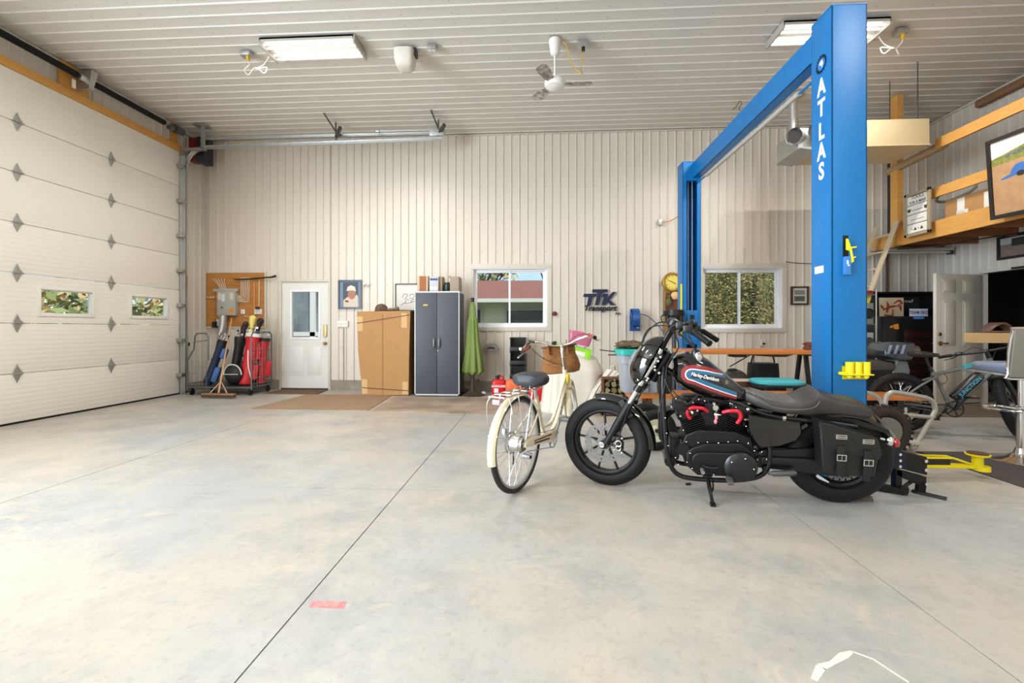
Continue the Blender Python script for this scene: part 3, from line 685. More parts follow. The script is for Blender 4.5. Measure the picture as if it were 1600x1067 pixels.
for s in (1,-1): b.tube([(.56,s*.088,.735),(.50,s*.12,.715),(.44,s*.139,.69),(.36,s*.149,.682),(.27,s*.150,.685),(.20,s*.142,.70),(.168,s*.133,.74),(.163,s*.10,.786),(.162,0,.7915)],.003,n=6,smooth=4)
b.build('piping',qm,seat)
# rear fender and struts
b=MB(); RC=(0,0,.323); rings=[]
for i in range(29):
    a=math.radians(158-132*i/28-6); rr=.365+ (.02 if i>20 else 0)*((i-20)/8); w=.095*(1-.45*max(0,(i-22)/6)**2)
    ring=[]
    for j in range(13):
        q=-1+2*j/12; r2=rr-.055*abs(q)**2.6; ring.append((RC[0]-rr*0+r2*-math.cos(a)*1,w*math.copysign(min(1,abs(q)*1.15),q),RC[2]+r2*math.sin(a)))
    for j in range(12,-1,-1):
        q=-1+2*j/12; r2=rr-.005-.055*abs(q)**2.6; ring.append((r2*-math.cos(a),.96*w*math.copysign(min(1,abs(q)*1.15),q),RC[2]+r2*math.sin(a)))
    rings.append([(-p[0],p[1],p[2]) for p in ring])
b.loft(rings); b.build('rear_fender',gloss,moto)
b=MB()
for s in (1,-1): b.prism([(.30,.60),(.20,.64),(-.05,.62),(-.24,.56),(-.25,.53),(-.05,.585),(.18,.605),(.30,.575)],s*.098,s*.106,'xz')
b.build('fender_strut',black,moto)
# side cover (oil tank) with gloss skin
b=MB(); b.prism([(.595,.635),(.45,.615),(.28,.60),(.265,.53),(.30,.47),(.40,.425),(.51,.41),(.555,.45),(.585,.53)],.105,.168,'xz',.022)
b.build('side_cover',metalf,moto)
b=MB(); b.prism([(.595,.635),(.28,.60),(.27,.48),(.51,.42)],-.16,-.10,'xz',.02); b.box((.50,.0,.55),(.16,.16,.22),.02); b.build('oil_tank',gloss,moto)
b=MB(); b.bb((.45,-.09,.26),(.56,.09,.46),.02); b.box((.44,0,.32),(.10,.22,.08),.02)
for q in ((.53,.13,.40),(.50,.13,.36),(.545,.12,.28),(.47,.12,.25)): b.ell(q,(.02,.016,.02),10,8)
b.build('gearbox_case',eng,moto)
# swingarm, shocks, belt
b=MB()
for s in (1,-1): b.beam((.50,.115*s,.31),(-.03,.125*s,.325),.028,.05,.01); b.box((0,.125*s,.323),(.09,.03,.06),.01)
b.cyl((.50,-.12,.31),(.50,.12,.31),.026); b.build('swingarm',black,moto)
b=MB(); b.tube([(.46,.155,.235),(.40,.158,.238),(.30,.155,.25)],[.011,.020,.020],smooth=3,n=12); b.cyl((.30,.155,.25),(.29,.155,.25),.014); b.build('stub_pipe',mat('dull_pipe',S(92,92,94),.45,.6),moto)
for s in (1,-1):
    b=MB(); p0=Vector((.07,.142*s,.35));p1=Vector((.20,.142*s,.60)); b.cyl(p0,p1,.012); d=p1-p0
    pts=[]
    u=d.normalized().orthogonal().normalized();w=d.normalized().cross(u)
    for i in range(97): a=i*2*PI/12; pts.append(p0+d*(.12+.76*i/96)+u*(.026*math.cos(a))+w*(.026*math.sin(a)))
    b.tube(pts,.0045,n=6); b.cyl(p0+d*.05,p0+d*.12,.03); b.cyl(p0+d*.88,p0+d*.95,.03); b.build('shock_absorber',black,moto)
b=MB(); b.prism(outline([(.62,.31,.055),(0,.323,.10)]),.082,.108,'xz',.004); b.build('belt_guard',black,moto)
# rear wheel
R2=.328; RC=(0,0,R2)
b=MB(); ri=tread(b,RC,R2,.078,.085); rw=b.build('rear_wheel',rubber,moto)
b=MB(); b.lathe([(ri+.012,.05),(ri-.012,.055),(ri-.028,.045),(ri-.03,.0),(ri-.028,-.045),(ri-.012,-.055),(ri+.012,-.05),(ri+.004,0),(ri+.012,.05)],RC,(0,1,0),64); b.cyl((0,-.09,R2),(0,.09,R2),.04,n=24)
for i in range(9):
    a=2*PI*i/9; p=Vector((math.cos(a),0,math.sin(a))); b.beam(Vector(RC)+p*.035,Vector(RC)+p*(ri-.02),.02,.028,.004,up=(0,1,0))
b.build('rim',wrink,rw)
b=MB(); disc_rotor(b,RC,.074,.146,.09); b.cyl((0,.066,R2),(0,.078,R2),.095,n=32); b.build('brake_disc',rotm,rw)
b=MB(); b.box((.11,.085,.26),(.09,.045,.05),.015,Matrix.Rotation(-.6,3,'Y')); b.build('rear_caliper',mat('caliper_dark',S(60,60,62),.3,.4),moto)
b=MB(); b.prism([(.155,.215),(.14,.20),(.08,.175),(.075,.182),(.11,.205),(.145,.228)],.102,.106,'xz'); b.build('caliper_badge',mat('badge_silver',S(215,215,210),.3,.5),moto)
b=MB(); b.cyl((0,.10,R2),(0,.15,R2),.016,n=6); b.build('axle_nut',chrome,moto)
# saddlebag with flap, straps and buckles
bag=MB(Matrix.Translation((.05,.19,.46))@Matrix.Rotation(math.radians(0),4,'Y'))
sx_=[(-.155,.045),(-.17,-.02),(-.155,-.145),(-.11,-.165),(.11,-.145),(.135,-.12),(.155,.10),(.16,.17),(.10,.165),(-.06,.115),(-.14,.085)]
bag.prism(sx_,-.045,.085,'xz',.022); bg_=bag.build('saddlebag',leather,moto)
b=MB(Matrix.Translation((.05,.19,.46))); b.prism([(.168,.185),(.10,.175),(-.06,.125),(-.155,.088),(-.176,.0),(-.165,-.03),(-.10,-.022),(.0,-.005),(.125,.025),(.135,.06)],.078,.098,'xz',.010); b.prism([(.17,.187),(-.155,.09),(-.15,.06),(.165,.15)],-.05,.09,'xz',.012); b.build('flap',leather,bg_)
for x in (.045,-.10):
    b=MB(Matrix.Translation((.05,.19,.46))); dz=x*.15
    b.box((x,.104,-.045+dz),(.045,.010,.17),.004); b.box((x,.100,-.130+dz),(.040,.010,.06),.004); sg=b.build('strap',leather,bg_)
    b=MB(Matrix.Translation((.05,.19,.46))); z=-.035+dz
    for q in (((x,.113,z+.018),(.05,.006,.006)),((x,.113,z-.018),(.05,.006,.006)),((x-.024,.113,z),(.006,.006,.042)),((x+.024,.113,z),(.006,.006,.042)),((x,.115,z),(.004,.005,.03))): b.box(*q,.002)
    b.build('buckle',chrome,sg)
    b=MB(Matrix.Translation((.05,.19,.46))); z=.095+dz
    b.box((x+.003,.102,z),(.062,.008,.030),.003); b.mi=1; b.box((x+.003,.107,z+.007),(.044,.003,.004)); b.box((x+.003,.107,z-.006),(.044,.003,.003)); b.build('conch',[mat('dull_nickel',(.6,.6,.56),.3,1),black],sg)
# tail light, indicator, plate arm
b=MB(); b.ell((-.245,.12,.49),(.03,.025,.03)); b.tube([(-.20,.10,.50),(-.245,.12,.49)],.008); b.build('turn_signal',chrome,moto); b=MB(); b.ell((-.27,.13,.485),(.022,.026,.03)); b.build('tail_lamp',mat('red_lens',S(160,20,28),.12,coat=1),moto)
b=MB(); b.ell((-.275,-.12,.49),(.025,.026,.03)); b.build('tail_lamp',MATS['red_lens'],moto)
b=MB(); b.box((.37,.13,.62),(.02,.02,.02)); b.build('frame_bolt',bolt,moto); b=MB(); b.ell((.59,.13,.665),(.012,.009,.012)); b.build('frame_bolt',bolt,moto)


b=MB(); b.box((.965,.02,.62),(.13,.17,.09),.025,Matrix.Rotation(.35,3,'Y')); b.box((.63,.02,.63),(.14,.17,.10),.025,Matrix.Rotation(-.3,3,'Y')); b.box((.79,0,.69),(.42,.12,.06),.02); b.box((.80,0,.55),(.20,.15,.14),.02); b.build('engine_filler',black,moto)  # dark filler blocks added to close bright gaps around the cylinders
b=MB(); b.box((1.05,0,.33),(.07,.16,.16),.02); b.cyl((1.08,-.07,.24),(1.08,.09,.24),.04,n=20); b.build('front_filler',black,moto)  # dark filler lump added to darken the gap ahead of the engine
# ================================================================= CREAM CITY BICYCLE (x forward, y left)
BM=frameM((-.158,3.314),(.35,4.312))
bike=thing('bicycle','cream step-through bicycle with brown leather saddle bag on the handlebar and rear rack','bicycle',M=BM)
def spoke_wheel(parent,name,M,c,R,tr,hubw,ns=32,hubr=.03,tyre=rubber,rimmat=alum,rimw=.014,spoke_r=.0016,fat=1.0,wall=None):
    b=MB(M); b.torus(c,(0,1,0),R-tr,tr,64,12,fat); w=b.build(name,tyre,parent)
    ri=R-2*tr+.004
    b=MB(M); b.lathe([(ri+.006,rimw),(ri-.012,rimw*.9),(ri-.018,0),(ri-.012,-rimw*.9),(ri+.006,-rimw),(ri+.001,0),(ri+.006,rimw)],c,(0,1,0),64); b.build('rim',rimmat,w)
    b=MB(M); c_=Vector(c)
    for i in range(ns):
        s=1 if i%2 else -1; a=2*PI*i/ns; a2=a+(.55 if (i//2)%2 else -.55)
        b.cyl(c_+Vector((hubr*math.cos(a2),s*hubw,hubr*math.sin(a2))),c_+Vector(((ri-.008)*math.cos(a),s*.002,(ri-.008)*math.sin(a))),spoke_r,n=5,caps=False)
    b.build('spokes',alum,w)
    b=MB(M); b.cyl(c_-Vector((0,hubw,0)),c_+Vector((0,hubw,0)),hubr*.8,n=20)
    for s in (-1,1): b.cyl(c_+Vector((0,s*hubw-.002,0)),c_+Vector((0,s*hubw+.002,0)),hubr+.006,n=24)
    b.cyl(c_-Vector((0,hubw+.03,0)),c_+Vector((0,hubw+.03,0)),.006,n=10); b.build('hub',alum,w); return w
RW=.35; RCb=(0,0,RW); FCb=(1.12,0,RW)
hs=Vector((.86,0,.80)); hax=Vector((-.34,0,.94)).normalized(); SB=axisrot(hs,hax,math.radians(20))
tyre_c=mat('bike_tyre',S(34,33,32),.7)
rwb=spoke_wheel(bike,'rear_wheel',None,RCb,RW,.021,.045,36,.05,tyre_c)
b=MB(); b.cyl((0,-.035,RW),(0,.035,RW),.062,n=32); b.cyl((0,-.055,RW),(0,-.035,RW),.05,n=28); b.build('hub_motor',mat('hub_alu',(.7,.68,.64),.25,1),rwb)
b=MB(); b.torus((0,.055,RW),(0,1,0),.075,.008,36,8); b.box((-.06,.07,RW+.09),(.04,.03,.05),.008); b.build('brake_disc',steel,rwb)
spoke_wheel(bike,'front_wheel',SB,FCb,RW,.021,.035,36,.022,tyre_c)
cr2=mat('cream_frame',S(222,211,180),.22,coat=.8)
# frame tubes
b=MB()
b.cyl((.895,0,.70),(.845,0,.84),.021,n=18)
b.tube([(.885,0,.725),(.83,0,.62),(.74,0,.46),(.62,0,.34),(.47,0,.30)],.021,n=14,smooth=5)
b.tube([(.87,0,.775),(.79,0,.66),(.68,0,.50),(.56,0,.40),(.40,0,.395)],.015,n=12,smooth=5)
b.tube([(.47,0,.30),(.40,0,.40),(.30,0,.66)],.018,n=14); b.cyl((.47,-.045,.30),(.47,.045,.30),.026,n=20)
for s in (1,-1):
    b.tube([(.45,.03*s,.30),(.2,.055*s,.325),(0,.062*s,.35)],.010,n=10,smooth=3); b.tube([(.33,.02*s,.58),(.15,.055*s,.45),(0,.062*s,.35)],.008,n=10,smooth=3)
b.box((0,.063,.35),(.05,.006,.04),.002); b.box((0,-.063,.35),(.05,.006,.04),.002); b.build('frame',cr2,bike)
b=MB(SB)
b.cyl((.900,0,.685),(.915,0,.64),.022,n=16)
for s in (1,-1): b.tube([(.912,.035*s,.665),(.93,.055*s,.62),(1.02,.055*s,.45),(1.12,.055*s,.35)],.0125,n=12,smooth=4)
b.box((.915,0,.665),(.05,.09,.03),.01); b.build('fork',cr2,bike)
# fenders
def fender(M,c,R,a0,a1,w,name,m=cr2):
    b=MB(M); n=30; rings=[]
    for i in range(n+1):
        a=math.radians(a0+(a1-a0)*i/n); ring=[]
        for j in range(9): q=-1+.25*j; r=R+.022-.022*q*q; ring.append((c[0]+r*math.cos(a),w*q,c[2]+r*math.sin(a)))
        for j in range(8,-1,-1): q=-1+.25*j; r=R+.0205-.022*q*q; ring.append((c[0]+r*math.cos(a),w*q*.97,c[2]+r*math.sin(a)))
        rings.append(ring)
    b.loft(rings); return b.build(name,m,bike)
fender(None,RCb,RW,38,192,.034,'rear_fender'); fender(SB,FCb,RW,20,205,.034,'front_fender')
b=MB(); 
for s in (1,-1): b.tube([(0,.066*s,.35),(-.33,.036*s,.47)],.0025,n=6)
b.build('fender_stay',alum,bike)
# rack
b=MB(); r=.0055
for s in (1,-1):
    b.tube([(.30,.03*s,.735),(.22,.065*s,.735),(-.24,.065*s,.725),(-.27,.05*s,.722)],r,n=8,smooth=3)
    b.tube([(.10,.065*s,.733),(.08,.08*s,.70),(.0,.068*s,.36)],r*.9,n=8,smooth=3); b.tube([(-.10,.065*s,.73),(-.11,.08*s,.68),(.0,.068*s,.36)],r*.9,n=8,smooth=3)
    b.tube([(-.24,.065*s,.725),(-.25,.10*s,.66),(-.20,.11*s,.50),(-.08,.10*s,.46),(.05,.09*s,.47),(.08,.08*s,.70)],r*.7,n=8,smooth=4)
b.tube([(-.27,.05,.722),(-.275,0,.722),(-.27,-.05,.722)],r,n=8)
for x in (-.2,-.08,.05): b.cyl((x,-.065,.73),(x,.065,.73),r*.8,n=8)
b.cyl((-.24,0,.728),(.26,0,.735),r,n=8); b.tube([(.12,-.04,.738),(.12,-.04,.775),(.12,.04,.775),(.12,.04,.738)],.004,n=6); b.build('rear_rack',mat('rack_alu',(.78,.77,.74),.3,.9),bike)
b=MB(); b.box((-.285,0,.69),(.012,.06,.035),.006); b.build('reflector',mat('reflector_pink',S(220,150,160),.2),bike)
# saddle
b=MB(Matrix.Translation((.03,0,0))); SS=[(.075,.790,.014,.04),(.09,.793,.042,.095),(.13,.798,.055,.135),(.19,.80,.055,.145),(.25,.80,.052,.125),(.32,.80,.046,.08),(.38,.796,.040,.05),(.41,.792,.026,.034),(.42,.79,.008,.01)]
b.loft([sup(x,z,w,h,2.6,32) for x,z,h,w in SS]); b.build('saddle',mat('saddle_slate',S(48,50,55),.5,bump=(150,.2)),bike)
b=MB(); b.cyl((.30,0,.64),(.275,0,.745),.0135,n=14); b.tube([(.13,.03,.765),(.2,.022,.745),(.3,.02,.765)],.004); b.tube([(.13,-.03,.765),(.2,-.022,.745),(.3,-.02,.765)],.004); b.build('seat_post',alum,bike)
b=MB(); b.cyl((.18,.0,.77),(.18,0,.735),.03,n=16); b.build('saddle_springs',black,bike)
# chain guard, cranks, pedals
b=MB(); b.prism([(.54,.335),(.50,.37),(.30,.372),(.02,.385),(-.03,.36),(-.02,.335),(.10,.325),(.42,.285),(.46,.29)],-.088,-.070,'xz',.006); cg=b.build('chain_guard',cr2,bike)
b=MB(); b.prism([(.40,.355),(.10,.362),(.10,.354),(.40,.345)],-.0895,-.087,'xz'); b.build('guard_stripe',mat('stripe_maroon',S(90,20,30),.3),cg)
for (x,w_) in ((.12,.03),(.17,.025),(.22,.03),(.27,.025),(.32,.03)):
    pass
b=MB(); b.prism([(.36,.332),(.10,.347),(.11,.336),(.36,.318)],-.0895,-.087,'xz'); b.build('guard_cutout',mat('cutout_brown',S(70,60,46),.5),cg)
b=MB(); b.torus((.47,-.066,.30),(0,1,0),.072,.006,40,8)
for i in range(5): a=2*PI*i/5; b.beam((.47,-.066,.30),(.47+.07*math.cos(a),-.066,.30+.07*math.sin(a)),.006,.014)
b.beam((.47,-.080,.30),(.545,-.095,.445),.012,.022,.004); b.beam((.47,.06,.30),(.395,.075,.155),.012,.022,.004); b.build('crank',alum,bike)
for (x,y,z) in ((.55,-.145,.45),(.39,.125,.150)):
    b=MB(); b.box((x,y,z+.012),(.09,.085,.006),.002); b.box((x,y,z-.012),(.09,.085,.006),.002)
    for q in (-.042,.042): b.box((x+q,y,z),(.007,.085,.026),.002)
    b.cyl((x,y-.04,z),(x,y+.05,z),.008); b.build('pedal',mat('pedal_dark',(.25,.25,.25),.4,.7),bike)
b=MB(); b.tube([(.02,-.066,.295),(.25,-.066,.262),(.45,-.066,.232)],.004,n=6); b.tube([(.02,-.066,.395),(.25,-.066,.385),(.46,-.066,.37)],.004,n=6); b.build('chain',steel,bike)
b=MB(); b.tube([(.06,.08,.33),(.12,.10,.28),(.17,.13,.15)],.007,smooth=3); b.ell((.17,.13,.145),(.012,.012,.012)); b.build('kickstand',black,bike)
# stem, bar, grips
SBh=SB@axisrot((.85,0,.95),(1,0,0),math.radians(-5))@Matrix.Translation((0,.0,.0))@Matrix.Diagonal((1,.92,1,1))
b=MB(SB); b.cyl((.843,0,.835),(.815,0,.93),.014,n=16); b.tube([(.815,0,.93),(.81,0,.99),(.835,0,1.03),(.86,0,1.045)],.014,n=14,smooth=4); b.cyl((.848,0,.83),(.843,0,.85),.022,n=18)
b.tube([(.62,.335,1.05),(.68,.315,1.055),(.79,.27,1.095),(.86,.16,1.08),(.87,.06,1.045),(.87,-.06,1.045),(.86,-.16,1.08),(.79,-.27,1.095),(.68,-.315,1.055),(.62,-.335,1.05)],.011,n=14,smooth=5); hbb=b.build('handlebar',mat('bar_alu',(.75,.73,.69),.2,1),bike)
gripb=mat('brown_grip',S(140,70,48),.5,bump=(60,.3,(1,1,1)))
for s in (1,-1):
    b=MB(SBh); p0=Vector((.745,.292*s,1.078));p1=Vector((.62,.337*s,1.05)); b.cyl(p0,p1,.0165,n=18); b.mi=1
    d=(p1-p0).normalized(); b.cyl(p1,p1+d*.012,.0175,n=18); b.cyl(p0-d*.008,p0,.0175,n=18); b.build('grip',[gripb,black],hbb)
    b=MB(SBh); b.tube([(.80,.265*s,1.075),(.77,.32*s,1.045),(.70,.36*s,1.03),(.60,.385*s,1.01)],[.006,.005,.005,.007],n=8,smooth=4); b.build('brake_lever',alum,hbb)
b=MB(SBh); b.box((.77,.26,1.125),(.07,.06,.02),.008,Matrix.Rotation(.5,3,'X')); b.build('bike_display',mat('display_dark',S(42,46,44),.3),hbb)
b=MB(SBh); b.box((.85,.06,1.075),(.045,.05,.028),.008); b.build('bell',black,hbb)
for pts in ([(.78,.28,1.07),(.84,.22,.98),(.90,.12,.90),(.91,.03,.86),(.90,.0,.80)],[(.78,-.28,1.07),(.86,-.2,1.12),(.92,-.08,1.08),(.93,0,.96),(.91,.0,.82)]):
    b=MB(SB); b.tube(pts,.0028,n=6,smooth=5); b.build('cable',cb,bike)
b=MB(); b.ell((.865,-.03,.74),(.03,.012,.05)); b.build('headlamp',mat('lamp_yellow',S(230,210,70),.3),bike)
b=MB(); b.text('ELECTRA',.05,Matrix.Translation((.78,-.0225,.535))@Matrix(((math.cos(1.03),0,-math.sin(1.03),0),(0,1,0,0),(math.sin(1.03),0,math.cos(1.03),0),(0,0,0,1)))@Matrix.Rotation(PI/2,4,'X'),.0005); b.build('frame_lettering',mat('frame_letter',S(90,84,70),.4),bike)
# two-pocket wicker handlebar basket with leather straps, hung on the bar
wick=mat('wicker',S(158,104,46),.6,noise=(30,.8,S(96,56,20),(1,1,2.5)),bump=(70,1.0,(1,1,3)))
bsk=thing('handlebar_basket','brown woven wicker basket strapped under the handlebar of the cream bicycle','basket',M=BM@SB@Matrix.Translation((.035,.045,-.01)))
b=MB(); BK=[(.795,.07,.13,.0),(.805,.10,.165,0),(.85,.105,.18,0),(.91,.095,.17,0),(.97,.082,.148,0),(1.045,.085,.150,0)]
rings=[]
for z,h,w,_ in BK:
    rings.append([(.975+h*math.copysign(abs(math.cos(a))**.7,math.cos(a)),w*math.copysign(abs(math.sin(a))**.7,math.sin(a)),z) for a in [2*PI*i/40 for i in range(40)]])
inner=[[(.975+(p[0]-.975)*.93,p[1]*.95,p[2]) for p in r] for r in rings[::-1]]
b.loft(rings+inner); b.build('woven_body',wick,bsk)
b=MB(); b.torus((.975,0,1.045),(0,0,1),.0,.0,4,3) if False else None
rim_=[(.975+.088*math.copysign(abs(math.cos(a))**.7,math.cos(a)),.16*math.copysign(abs(math.sin(a))**.7,math.sin(a)),1.047) for a in [2*PI*i/40 for i in range(40)]]
b.tube(rim_,.008,n=8,closed=True); b.build('rim',mat('wicker_rim',S(104,66,28),.6),bsk)
tan=mat('tan_leather',S(176,110,66),.5)
for y in (.085,-.085):
    b=MB(); b.tube([(.885,y,.98),(.875,y,1.05),(.86,y,1.095),(.885,y,1.09),(.90,y,1.04)],.004,n=6,smooth=3)
    b.beam((.882,y,.975),(.876,y,1.085),.026,.006); b.build('strap',tan,bsk)
# ================================================================= TWO-POST LIFT
lift=thing('vehicle_lift','tall blue two-post car lift with overhead beam, lettered near post and yellow-tipped arm','car lift',(2.3,5.4,0))
bluel=blue
def post(x0,x1,y0,y1,h,openside,name):
    b=MB(); t=.012
    b.bb((x0,y0,0),(x0+t,y1,h),.004); b.bb((x1-t,y0,0),(x1,y1,h),.004)
    if openside>0: b.bb((x0,y0,0),(x1,y0+t,h),.004); yo=y1-t; b.bb((x0,yo,0),(x0+.055,y1,h)); b.bb((x1-.055,yo,0),(x1,y1,h))
    else: b.bb((x0,y1-t,0),(x1,y1,h),.004); yo=y0; b.bb((x0,y0,0),(x0+.055,y0+t,h)); b.bb((x1-.055,y0,0),(x1,y0+t,h))
    b.bb((x0-.002,y0-.002,h),(x1+.002,y1+.002,h+.008)); b.bb((x0-.10,y0-.06,0),(x1+.10,y1+.06,.02),.004)
    for q in ((x0-.06,y0-.0),(x1+.06,y0-.0),(x0-.06,y1),(x1+.06,y1)): b.cyl((q[0],q[1],.02),(q[0],q[1],.05),.012,n=6)
    return b.build(name,bluel,lift,True)
NP=(2.254,2.515,3.646,3.909); FP=(2.15,2.417,6.95,7.21); HH=3.68
np_=post(*NP,HH,1,'post'); fp_=post(*FP,HH,-1,'post')
b=MB(); b.bb((2.305,3.86,3.44),(2.315,7.0,3.67)); b.bb((2.305,3.86,3.655),(2.42,7.0,3.67)); b.bb((2.305,3.86,3.44),(2.42,7.0,3.455)); b.bb((2.36,4.5,3.455),(2.37,4.62,3.655)); b.bb((2.26,3.80,3.40),(2.48,3.905,3.68)); b.bb((2.17,6.955,3.40),(2.40,7.05,3.68))
b.build('overhead_beam',bluel,lift,True)
b=MB(); b.cyl((2.40,4.35,3.36),(2.37,6.6,3.36),.024,n=16); sb=b.build('shutoff_bar',mat('foam_grey',S(176,172,164),.6),lift,True)
b=MB(); b.cyl((2.41,3.92,3.36),(2.36,6.93,3.36),.012,n=12); b.build('bar_pipe',bluel,sb,True)
b=MB(); b.bb((2.185,6.945,.95),(2.382,7.19,1.46),.006); b.bb((2.205,6.925,.98),(2.362,6.945,1.42),.006); b.build('carriage',bluel,lift,True)
b=MB(); b.bb((2.25,6.918,1.33),(2.31,6.925,1.39)); b.build('carriage_slot',mat('slot_dark',S(14,18,26),.6),lift,True); b=MB(); b.bb((2.25,6.918,1.27),(2.32,6.925,1.295)); b.build('carriage_label',mat('label_white',S(225,225,220),.5),lift,True)
b=MB(); b.cyl((2.30,6.99,1.45),(2.30,6.99,3.5),.006,n=8); b.cyl((2.245,7.0,1.45),(2.245,7.0,3.5),.004,n=8); b.build('lift_cable',steel,lift,True)
b=MB(); b.bb((2.135,6.97,1.05),(2.149,7.02,1.86)); b.mi=1; b.bb((2.133,6.965,1.22),(2.15,7.025,1.235)); b.build('yellow_guard',[yellow,black],lift,True)
# near carriage, release handle, adapters
b=MB(); b.bb((2.285,3.66,.10),(2.485,3.93,.62),.006); b.bb((2.30,3.90,.08),(2.56,4.02,.30),.006); b.build('carriage',bluel,lift,True)
y=NP[2]
b=MB(); b.bb((2.335,y-.001,1.74),(2.375,y+.004,1.905)); b.build('release_slot',mat('slot_black',(.004,.004,.004),.9),lift,True)
b=MB(); b.prism([(2.342,1.875),(2.356,1.875),(2.384,1.79),(2.40,1.70),(2.382,1.69),(2.372,1.78),(2.342,1.79)],y-.03,y-.022,'xz',.002); b.cyl((2.375,y-.026,1.805),(2.415,y-.03,1.81),.006,n=10); b.cyl((2.39,y-.026,1.725),(2.41,y-.03,1.735),.005,n=10); b.build('release_handle',yellow,lift,True)
b=MB(); b.bb((2.332,y-.03,1.60),(2.378,y-.001,1.74),.004); b.mi=1; b.bb((2.345,y-.0315,1.68),(2.358,y-.03,1.71)); b.bb((2.352,y-.0315,1.665),(2.366,y-.03,1.678)); b.build('release_box',[mat('sticker_blue',S(60,130,200),.4),MATS['label_white']],lift,True)
b=MB(); b.bb((2.252,3.747,1.633),(2.2535,3.862,1.69)); b.build('small_label',MATS['label_white'],lift,True)
ah=thing('adapter_rack','yellow bracket holding three yellow stacking adapters on the near blue post','lift adapter rack',(2.42,y,.83))
b=MB(); b.bb((2.305,y-.075,.835),(2.515,y,.845),.002); b.bb((2.33,y-.006,.80),(2.515,y,.90)); b.bb((2.29,y-.07,.835),(2.33,y-.01,.86),.01); b.build('bracket',yellow,ah,True)
for i,x in enumerate((2.358,2.418,2.478)):
    b=MB(); b.cyl((x,y-.042,.845),(x,y-.042,.935),.0275,n=20); b.cyl((x,y-.042,.815),(x,y-.042,.845),.02,n=16); b.build('adapter',yellow,ah,True)
# ATLAS lettering down the left face (facing -x), gear-and-globe badge
lw=mat('letter_white2',S(236,238,236),.35)
Mf=lambda yy,z: Matrix.Translation((NP[0]-.0005,yy,z))@Matrix(((0,0,-1,0),(-1,0,0,0),(0,1,0,0),(0,0,0,1)))
b=MB()
for ch,z in zip('ATLAS',(3.115,2.945,2.76,2.60,2.44)): b.text(ch,.185,Mf(3.775,z),.0012,bold=.006,sx=.80)
b.build('lettering',lw,np_,True)
b=MB(); M_=Mf(3.775,3.30)
def mv(x,y_): return M_@Vector((x,y_,.001))
for i in range(18):
    a=2*PI*i/18; b.beam(mv(.058*math.cos(a),.058*math.sin(a)),mv(.071*math.cos(a),.071*math.sin(a)),.0024,.012,up=(1,0,0))
b.lathe([(.061,0),(.061,.002),(.048,.002),(.048,0)],M_.translation,(-1,0,0),36); b.mi=1; b.lathe([(.045,0),(.045,.0022),(0,.0022)],M_.translation,(-1,0,0),32)
b.mi=2; b.prism([(3.76,3.33),(3.79,3.32),(3.80,3.30),(3.775,3.295),(3.765,3.27),(3.75,3.30)],NP[0]-.0035,NP[0]-.001,'yz')
b.build('gear_globe_badge',[mat('badge_black',S(20,22,24),.4),mat('badge_blue',S(40,120,200),.3),lw],np_,True)
# long arm with yellow pad reaching to the right, black inner section
pA=Vector((2.62,3.80,.135)); pB=Vector((3.50,3.85,.12)); dA=(pB-pA).normalized(); nA=Vector((-dA.y,dA.x,0))
b=MB()
for s in (1,-1):
    b.beam(pA+dA*.18+nA*.045*s+Vector((0,0,.038)),pB-dA*.22+nA*.03*s+Vector((0,0,.038)),.012,.014,.002); b.beam(pB-dA*.22+nA*.03*s+Vector((0,0,.038)),pB-dA*.04+nA*.02*s-Vector((0,0,.02)),.012,.014,.002); b.beam(pA+dA*.18+nA*.045*s-Vector((0,0,.03)),pB-dA*.03+nA*.02*s-Vector((0,0,.03)),.012,.022,.002)
b.beam(pA+dA*.2-Vector((0,0,.04)),pB-dA*.06-Vector((0,0,.04)),.06,.008)
b.cyl(pB+Vector((0,0,-.06)),pB+Vector((0,0,.055)),.036,n=24); b.cyl(pB+Vector((0,0,.055)),pB+Vector((0,0,.068)),.075,.078,28); b.cyl(pB+Vector((.03,0,-.065)),pB+Vector((.03,0,-.03)),.055,n=24)
arm=b.build('lift_arm',yellow,lift,True)
b=MB(); b.beam(pA+dA*.18,pB-dA*.24,.05,.055); b.build('arm_web',mat('web_dark',S(40,34,26),.6),arm,True)
b=MB(); b.cyl(pB+Vector((0,0,.068)),pB+Vector((0,0,.078)),.066,n=28); b.build('rubber_pad',mat('pad_brown',S(84,58,44),.7),arm,True)
b=MB(); b.beam(pA-dA*.18,pA+dA*.42,.11,.10,.006); b.bb((2.5,3.72,.02),(2.64,3.88,.25),.01); b.mi=1
for x in (2.85,2.95,3.02): b.cyl((x,3.74,.155),(x,3.755,.155),.012,n=10)
b.build('arm_housing',[mat('arm_black',S(24,24,28),.4),bolt],arm,True)
# ================================================================= OUTSIDE, seen through the windows
def out_thing(name,label,cat,loc,group=None): return thing(name,label,cat,loc,0,group)
grass=mat('outdoor_grass',S(120,130,80),.9,noise=(2,.6,S(90,100,60)))
b=MB(); b.bb((-40,8.74,-.3),(40,60,-.15)); b.bb((-40,-30,-.3),(-6.72,8.74,-.15)); tag(b.build('lawn',grass),'green lawn outside the back windows','grass',kind='stuff')
hs_=thing('house','low neighbouring house with red-brown shingle roof and grey siding outside the left window','house',(-.6,15.6,-.15))
siding=mat('siding',S(226,226,210),.8); N,L,bb_=nodes(siding); tc=N.new('ShaderNodeTexCoord'); wv=N.new('ShaderNodeTexWave'); wv.bands_direction='Z'; wv.wave_profile='SAW'; wv.inputs['Scale'].default_value=1.6; bp_=N.new('ShaderNodeBump'); bp_.inputs['Distance'].default_value=.05; L.new(tc.outputs['Object'],wv.inputs[0]); L.new(wv.outputs[0],bp_.inputs['Height']); L.new(bp_.outputs[0],bb_.inputs['Normal'])
